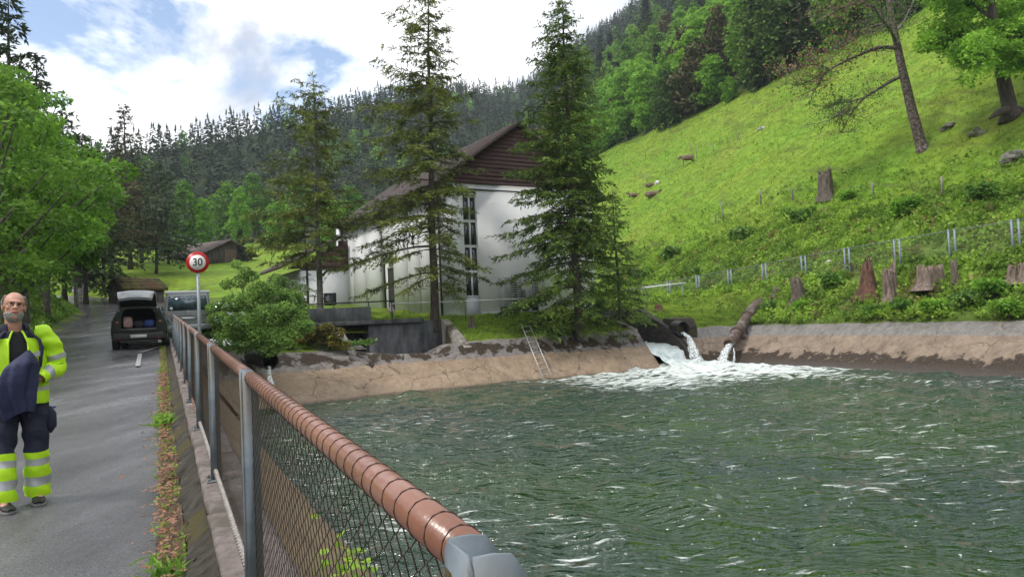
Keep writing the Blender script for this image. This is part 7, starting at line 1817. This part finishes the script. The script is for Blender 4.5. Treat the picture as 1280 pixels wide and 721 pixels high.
def ring_loft(mb, rings, nseg, wr=.006, seed=0, matf=None, gap=None, cap=False):
    """rings: (centre, rx, ry, [dirx]) ellipses stacked; matf(k, j) -> material index"""
    rng = np.random.RandomState(seed); th = np.linspace(0, 2 * pi, nseg + 1)[:-1] if gap is None else np.linspace(gap, 2 * pi - gap, nseg)
    rows = []; ph = rng.uniform(0, 6, 5)
    for k, (c, rx, ry) in enumerate(rings):
        w = wr * (np.sin(th * 3 + k * 1.3 + ph[0]) + .8 * np.sin(th * 5 - k * .9 + ph[1]) + .7 * sin(k * 1.9 + ph[2]) + .6 * np.sin(th * 8 + k * 2.3 + ph[3]))
        rows.append(np.column_stack([c[0] + (rx + w) * np.sin(th), c[1] - (ry + w) * np.cos(th), np.full(len(th), c[2]) + .5 * w]))
    V = np.vstack(rows); n = len(th); K = len(rows); jj = np.arange(n if gap is None else n - 1)
    qs_, ms = [], []
    for k in range(K - 1):
        for j in jj:
            qs_.append([k * n + j, k * n + (j + 1) % n, (k + 1) * n + (j + 1) % n, (k + 1) * n + j]); ms.append(matf(k, j / n) if matf else 0)
    base = mb.n; mb.add(V, qs_, m=0); mb.qm[-1] = np.array(ms)
def tube_cloth(mb, pts, rads, bands, nseg=18, sub=28, wr=.006, seed=0, flat=1.0):
    """cloth tube along a path; bands: list of (u0,u1,mat index)"""
    p = np.array(pts, float); L = np.concatenate([[0], np.cumsum(np.linalg.norm(np.diff(p, axis=0), axis=1))]); L /= L[-1]; u = np.linspace(0, 1, sub)
    q = np.column_stack([np.interp(u, L, p[:, k]) for k in range(3)]); 
    for _ in range(2): q[1:-1] = (q[:-2] + 2 * q[1:-1] + q[2:]) / 4
    r = np.interp(u, L, rads); V, Q, _ = tube_arr(q, r, nseg, False, flat, (0, 1, 0)); rng = np.random.RandomState(seed); ph = rng.uniform(0, 6, 4)
    th = np.tile(np.arange(nseg) * 2 * pi / nseg, sub); uu = np.repeat(u, nseg); w = wr * (np.sin(uu * 34 + 2 * np.sin(th + ph[0])) + .7 * np.sin(uu * 19 + th * 2 + ph[1]) + .5 * np.sin(th * 4 + uu * 50 + ph[2]))
    c = np.repeat(q, nseg, axis=0); V = c + (V - c) * (1 + (w / np.repeat(r, nseg)))[:, None]; mi = np.zeros(len(Q), int); um = np.repeat((u[:-1] + u[1:]) / 2, nseg)
    for a, b, m in bands: mi[(um >= a) & (um < b)] = m
    mb.add(V, Q, m=0); mb.qm[-1] = mi
# trousers: navy down to the shin, yellow cuffs with two silver bands
def trouser_bands(): return [(0, .545, 0), (.545, .63, 1), (.63, .70, 2), (.70, .80, 1), (.80, .89, 2), (.89, 1.01, 1)]
for h, k, a, sd in ((hipR, knR, anR, 1), (hipL, knL, anL, 2)):
    mb = MB(); a2 = (a[0], a[1] + .01, .075); tube_cloth(mb, [(h[0], h[1], .92), (h[0], h[1], .80), ((h[0] + k[0]) / 2, (h[1] + k[1]) / 2, .66), k, ((k[0] + a[0]) / 2, (k[1] + a[1]) / 2, .31), a2], [.112, .112, .102, .088, .094, .098], trouser_bands(), 22, 46, .0055, sd)
    mb.build('trouser_leg', [navy, hiv, silver], pm_, smooth=True)
mb = MB(); ring_loft(mb, [((-.01, 0, z), rx, ry) for z, rx, ry in ((.80, .185, .115), (.86, .195, .125), (.93, .195, .128), (1.0, .185, .125))], 30, .004, 4); mb.build('trouser_seat', navy, pm_, smooth=True)
mb = MB(); mb.tube([(.195, .0, .80), (.215, -.01, .74), (.215, -.01, .64), (.195, -.01, .585)], [.03, .052, .055, .03], 12, flat=.8); mb.build('side_pocket', navy, pm_, smooth=True)
mb = MB(); mb.box((.19, -.03, .785), (.25, .02, .80)); mb.build('pocket_flap', mat('blue_flap', (.03, .07, .2), rough=.7), pm_, bevel=.005)
# shoes
for a, yaw, sd in ((anR, .10, 1), (anL, -.15, 2)):
    mb = MB(); cs_, sn_ = cos(yaw), sin(yaw); prof = [(.075, .035, .05), (.05, .043, .075), (.0, .046, .075), (-.06, .047, .058), (-.12, .050, .046), (-.17, .044, .036), (-.20, .022, .026)]
    rows = []; th = np.linspace(0, 2 * pi, 19)[:-1]
    for y, w, hh_ in prof: rows.append([[a[0] + w * cos(t_) * cs_ + y * sn_, a[1] + y * cs_ - w * cos(t_) * sn_, .022 + hh_ * (.5 + .5 * sin(t_)) * (1 if sin(t_) > -.9 else 1)] for t_ in th])
    V = np.array(rows).reshape(-1, 3); n = 18; K = len(prof); i = np.arange(K - 1)[:, None] * n + np.arange(n)[None]; j = np.arange(K - 1)[:, None] * n + (np.arange(n)[None] + 1) % n
    mb.add(V, np.stack([i.ravel(), j.ravel(), (j + n).ravel(), (i + n).ravel()], 1), [[0, q, q + 1] for q in range(1, n - 1)]); mb.t.append(np.array([[(K - 1) * n, (K - 1) * n + q + 1, (K - 1) * n + q] for q in range(1, n - 1)])); mb.tm.append(np.zeros(n - 2, int))
    mb.tube([(a[0], a[1] + .02, .06), (a[0], a[1] + .012, .15)], [.05, .05], 14); sh = mb.build('shoe', shoe_m, pm_, smooth=True)
    mb = MB(); mb.prism([(a[0] + w * sg_ * 1.03 * cs_ + y * sn_, a[1] + y * cs_ - w * sg_ * sn_, .0) for sg_, seq in ((1, prof), (-1, prof[::-1])) for y, w, _h in seq], (0, 0, .026)); mb.build('sole', sole_m, sh)
# shirt, jacket, sleeves, collar
mb = MB(); ring_loft(mb, [((-.03, .0, z), rx, ry) for z, rx, ry in ((.90, .165, .120), (1.05, .17, .132), (1.2, .175, .138), (1.32, .17, .130), (1.40, .125, .100), (1.45, .080, .078))], 28, .003, 6); mb.build('shirt', blackc, pm_, smooth=True)
def jm(k, f):
    z = zs_[k]
    if z < .985 and z > .915: return 2
    if z > 1.36: return 0 if .22 < f < .78 else 1
    return 0
zs_ = [.845, .87, .915, .95, .985, 1.02, 1.08, 1.14, 1.20, 1.26, 1.31, 1.36, 1.395, 1.43, 1.455]
rx_ = np.interp(zs_, [.84, .95, 1.1, 1.25, 1.36, 1.42, 1.46], [.235, .235, .215, .215, .205, .15, .09]); ry_ = np.interp(zs_, [.84, 1.0, 1.25, 1.38, 1.46], [.165, .16, .155, .125, .085])
mb = MB(); ring_loft(mb, [((-.025, .0, z), a, b) for z, a, b in zip(zs_, rx_, ry_)], 44, .0045, 8, matf=jm, gap=.34); 
for s in (-1, 1):    # open front edges turned back
    edge = [(-.025 + s * (a * sin(.34)), -(b * cos(.34)) - .004, z) for z, a, b in zip(zs_, rx_, ry_)]; V, Q, _ = tube_arr(edge, .008, 6, False); mb.add(V, Q, m=0)
mb.build('jacket', [hiv, navy, silver], pm_, smooth=True)
mb = MB(); mb.tube([(.055, -.158, 1.235), (.115, -.145, 1.25)], .004, 4); mb.tube([(.045, -.165, 1.14), (.13, -.145, 1.14)], .0045, 4); mb.build('pocket_zip', blackc, pm_)
mb = MB(); mb.add([[.075, -.163, 1.235], [.13, -.148, 1.24], [.13, -.145, 1.285], [.08, -.160, 1.275]], [[0, 1, 2, 3]]); mb.build('chest_badge', silver, pm_)
for sh_, el_, wr_, s, sd in ((shR, elR, wrR, 1, 11), (shL, elL, wrL, -1, 12)):
    mb = MB(); wr2 = np.array(wr_) * .93 + np.array(el_) * .07
    tube_cloth(mb, [(sh_[0] - s * .085, sh_[1], sh_[2] + .015), (sh_[0] - s * .02, sh_[1], sh_[2] + .002), (sh_[0] + s * .025, sh_[1], sh_[2] - .05), (np.array(sh_) + el_) / 2 + [s * .01, 0, 0], el_, (np.array(el_) + wr_) / 2, wr2], [.060, .072, .078, .076, .072, .066, .060], [(0, 1, 0), (.42, .50, 2), (.80, .88, 2)], 22, 44, .0065, sd); mb.build('sleeve', [hiv, navy, silver], pm_, smooth=True)
    mb = MB(); V = []   # navy piping over the shoulder and down the chest
    mb.tube([(-.025 + s * .085, -.075, 1.452), (-.025 + s * .15, -.115, 1.375), (-.025 + s * .165, -.135, 1.31), (-.025 + s * .155, -.150, 1.22), (-.025 + s * .15, -.155, 1.15)], [.012, .02, .019, .016, .014], 8, flat=.6); mb.build('shoulder_piping', navy, pm_, smooth=True)
mb = MB(); ring_loft(mb, [((-.03, .012, z), a, b) for z, a, b in ((1.42, .105, .085), (1.455, .098, .082), (1.49, .094, .084), (1.515, .098, .090), (1.50, .104, .096), (1.46, .112, .098))], 30, .002, 9, gap=.62); mb.build('collar', navy, pm_, smooth=True)
# the dark blue coat he carries over both hands
rng = np.random.RandomState(31); mb = MB(); K = 26; n = 56; rows = []
for k in range(K):
    f = k / (K - 1); z = 1.245 - .45 * f; th = np.arange(n) * 2 * pi / n; rx = np.interp(f, [0, .06, .2, .5, .75, 1], [.03, .075, .125, .138, .120, .09]); ry = np.interp(f, [0, .06, .2, .5, 1], [.02, .05, .095, .095, .055]); fold = 1 + (.06 + .20 * f) * (np.sin(th * 5 + 1.5 * f + .5) * .6 + .5 * np.sin(th * 9 - 3 * f) + .3 * np.sin(th * 3 + f * 6))
    cx = np.interp(f, [0, .3, .7, 1], [.03, -.035, -.06, -.04]); dz = .035 * np.sin(th * 2 + .6) * (1 if f > .8 else f) + (.05 * np.cos(th) * (1 - f)); rows.append(np.column_stack([cx + rx * fold * np.sin(th), -.225 - ry * fold * np.cos(th), z + dz - .03 * np.abs(np.sin(th * 1.5 + 1)) * f]))
V = np.vstack(rows); i = np.arange(K - 1)[:, None] * n + np.arange(n)[None]; j = np.arange(K - 1)[:, None] * n + (np.arange(n)[None] + 1) % n
mb.add(V, np.stack([i.ravel(), (i + n).ravel(), (j + n).ravel(), j.ravel()], 1), [[0, q + 1, q] for q in range(1, n - 1)])
co_ = mb.build('coat', mat('dark_blue_coat', (.010, .013, .05), (.022, .028, .085), scale=5, rough=.7, bump=.6, bscale=16), smooth=True, loc=MAN); co_.rotation_euler = pm_.rotation_euler; tag(co_, 'dark blue coat draped over the hands of the man', 'coat')

# ------------------------------------------------------------------ haze over the valley
def haze():
    mb = MB(); mb.box((-900, -260, -400), (900, 1000, 330)); hm = bpy.data.materials.new('valley_haze'); hm.use_nodes = True; t = hm.node_tree; t.nodes.clear()
    o = N(t, 'ShaderNodeOutputMaterial'); v = N(t, 'ShaderNodeVolumePrincipled', inp={'Color': (.80, .88, 1.0, 1), 'Density': .00028, 'Anisotropy': .2}); t.links.new(v.outputs[0], o.inputs['Volume'])
    hz = mb.build('haze', hm); hz['kind'] = 'stuff'
haze()
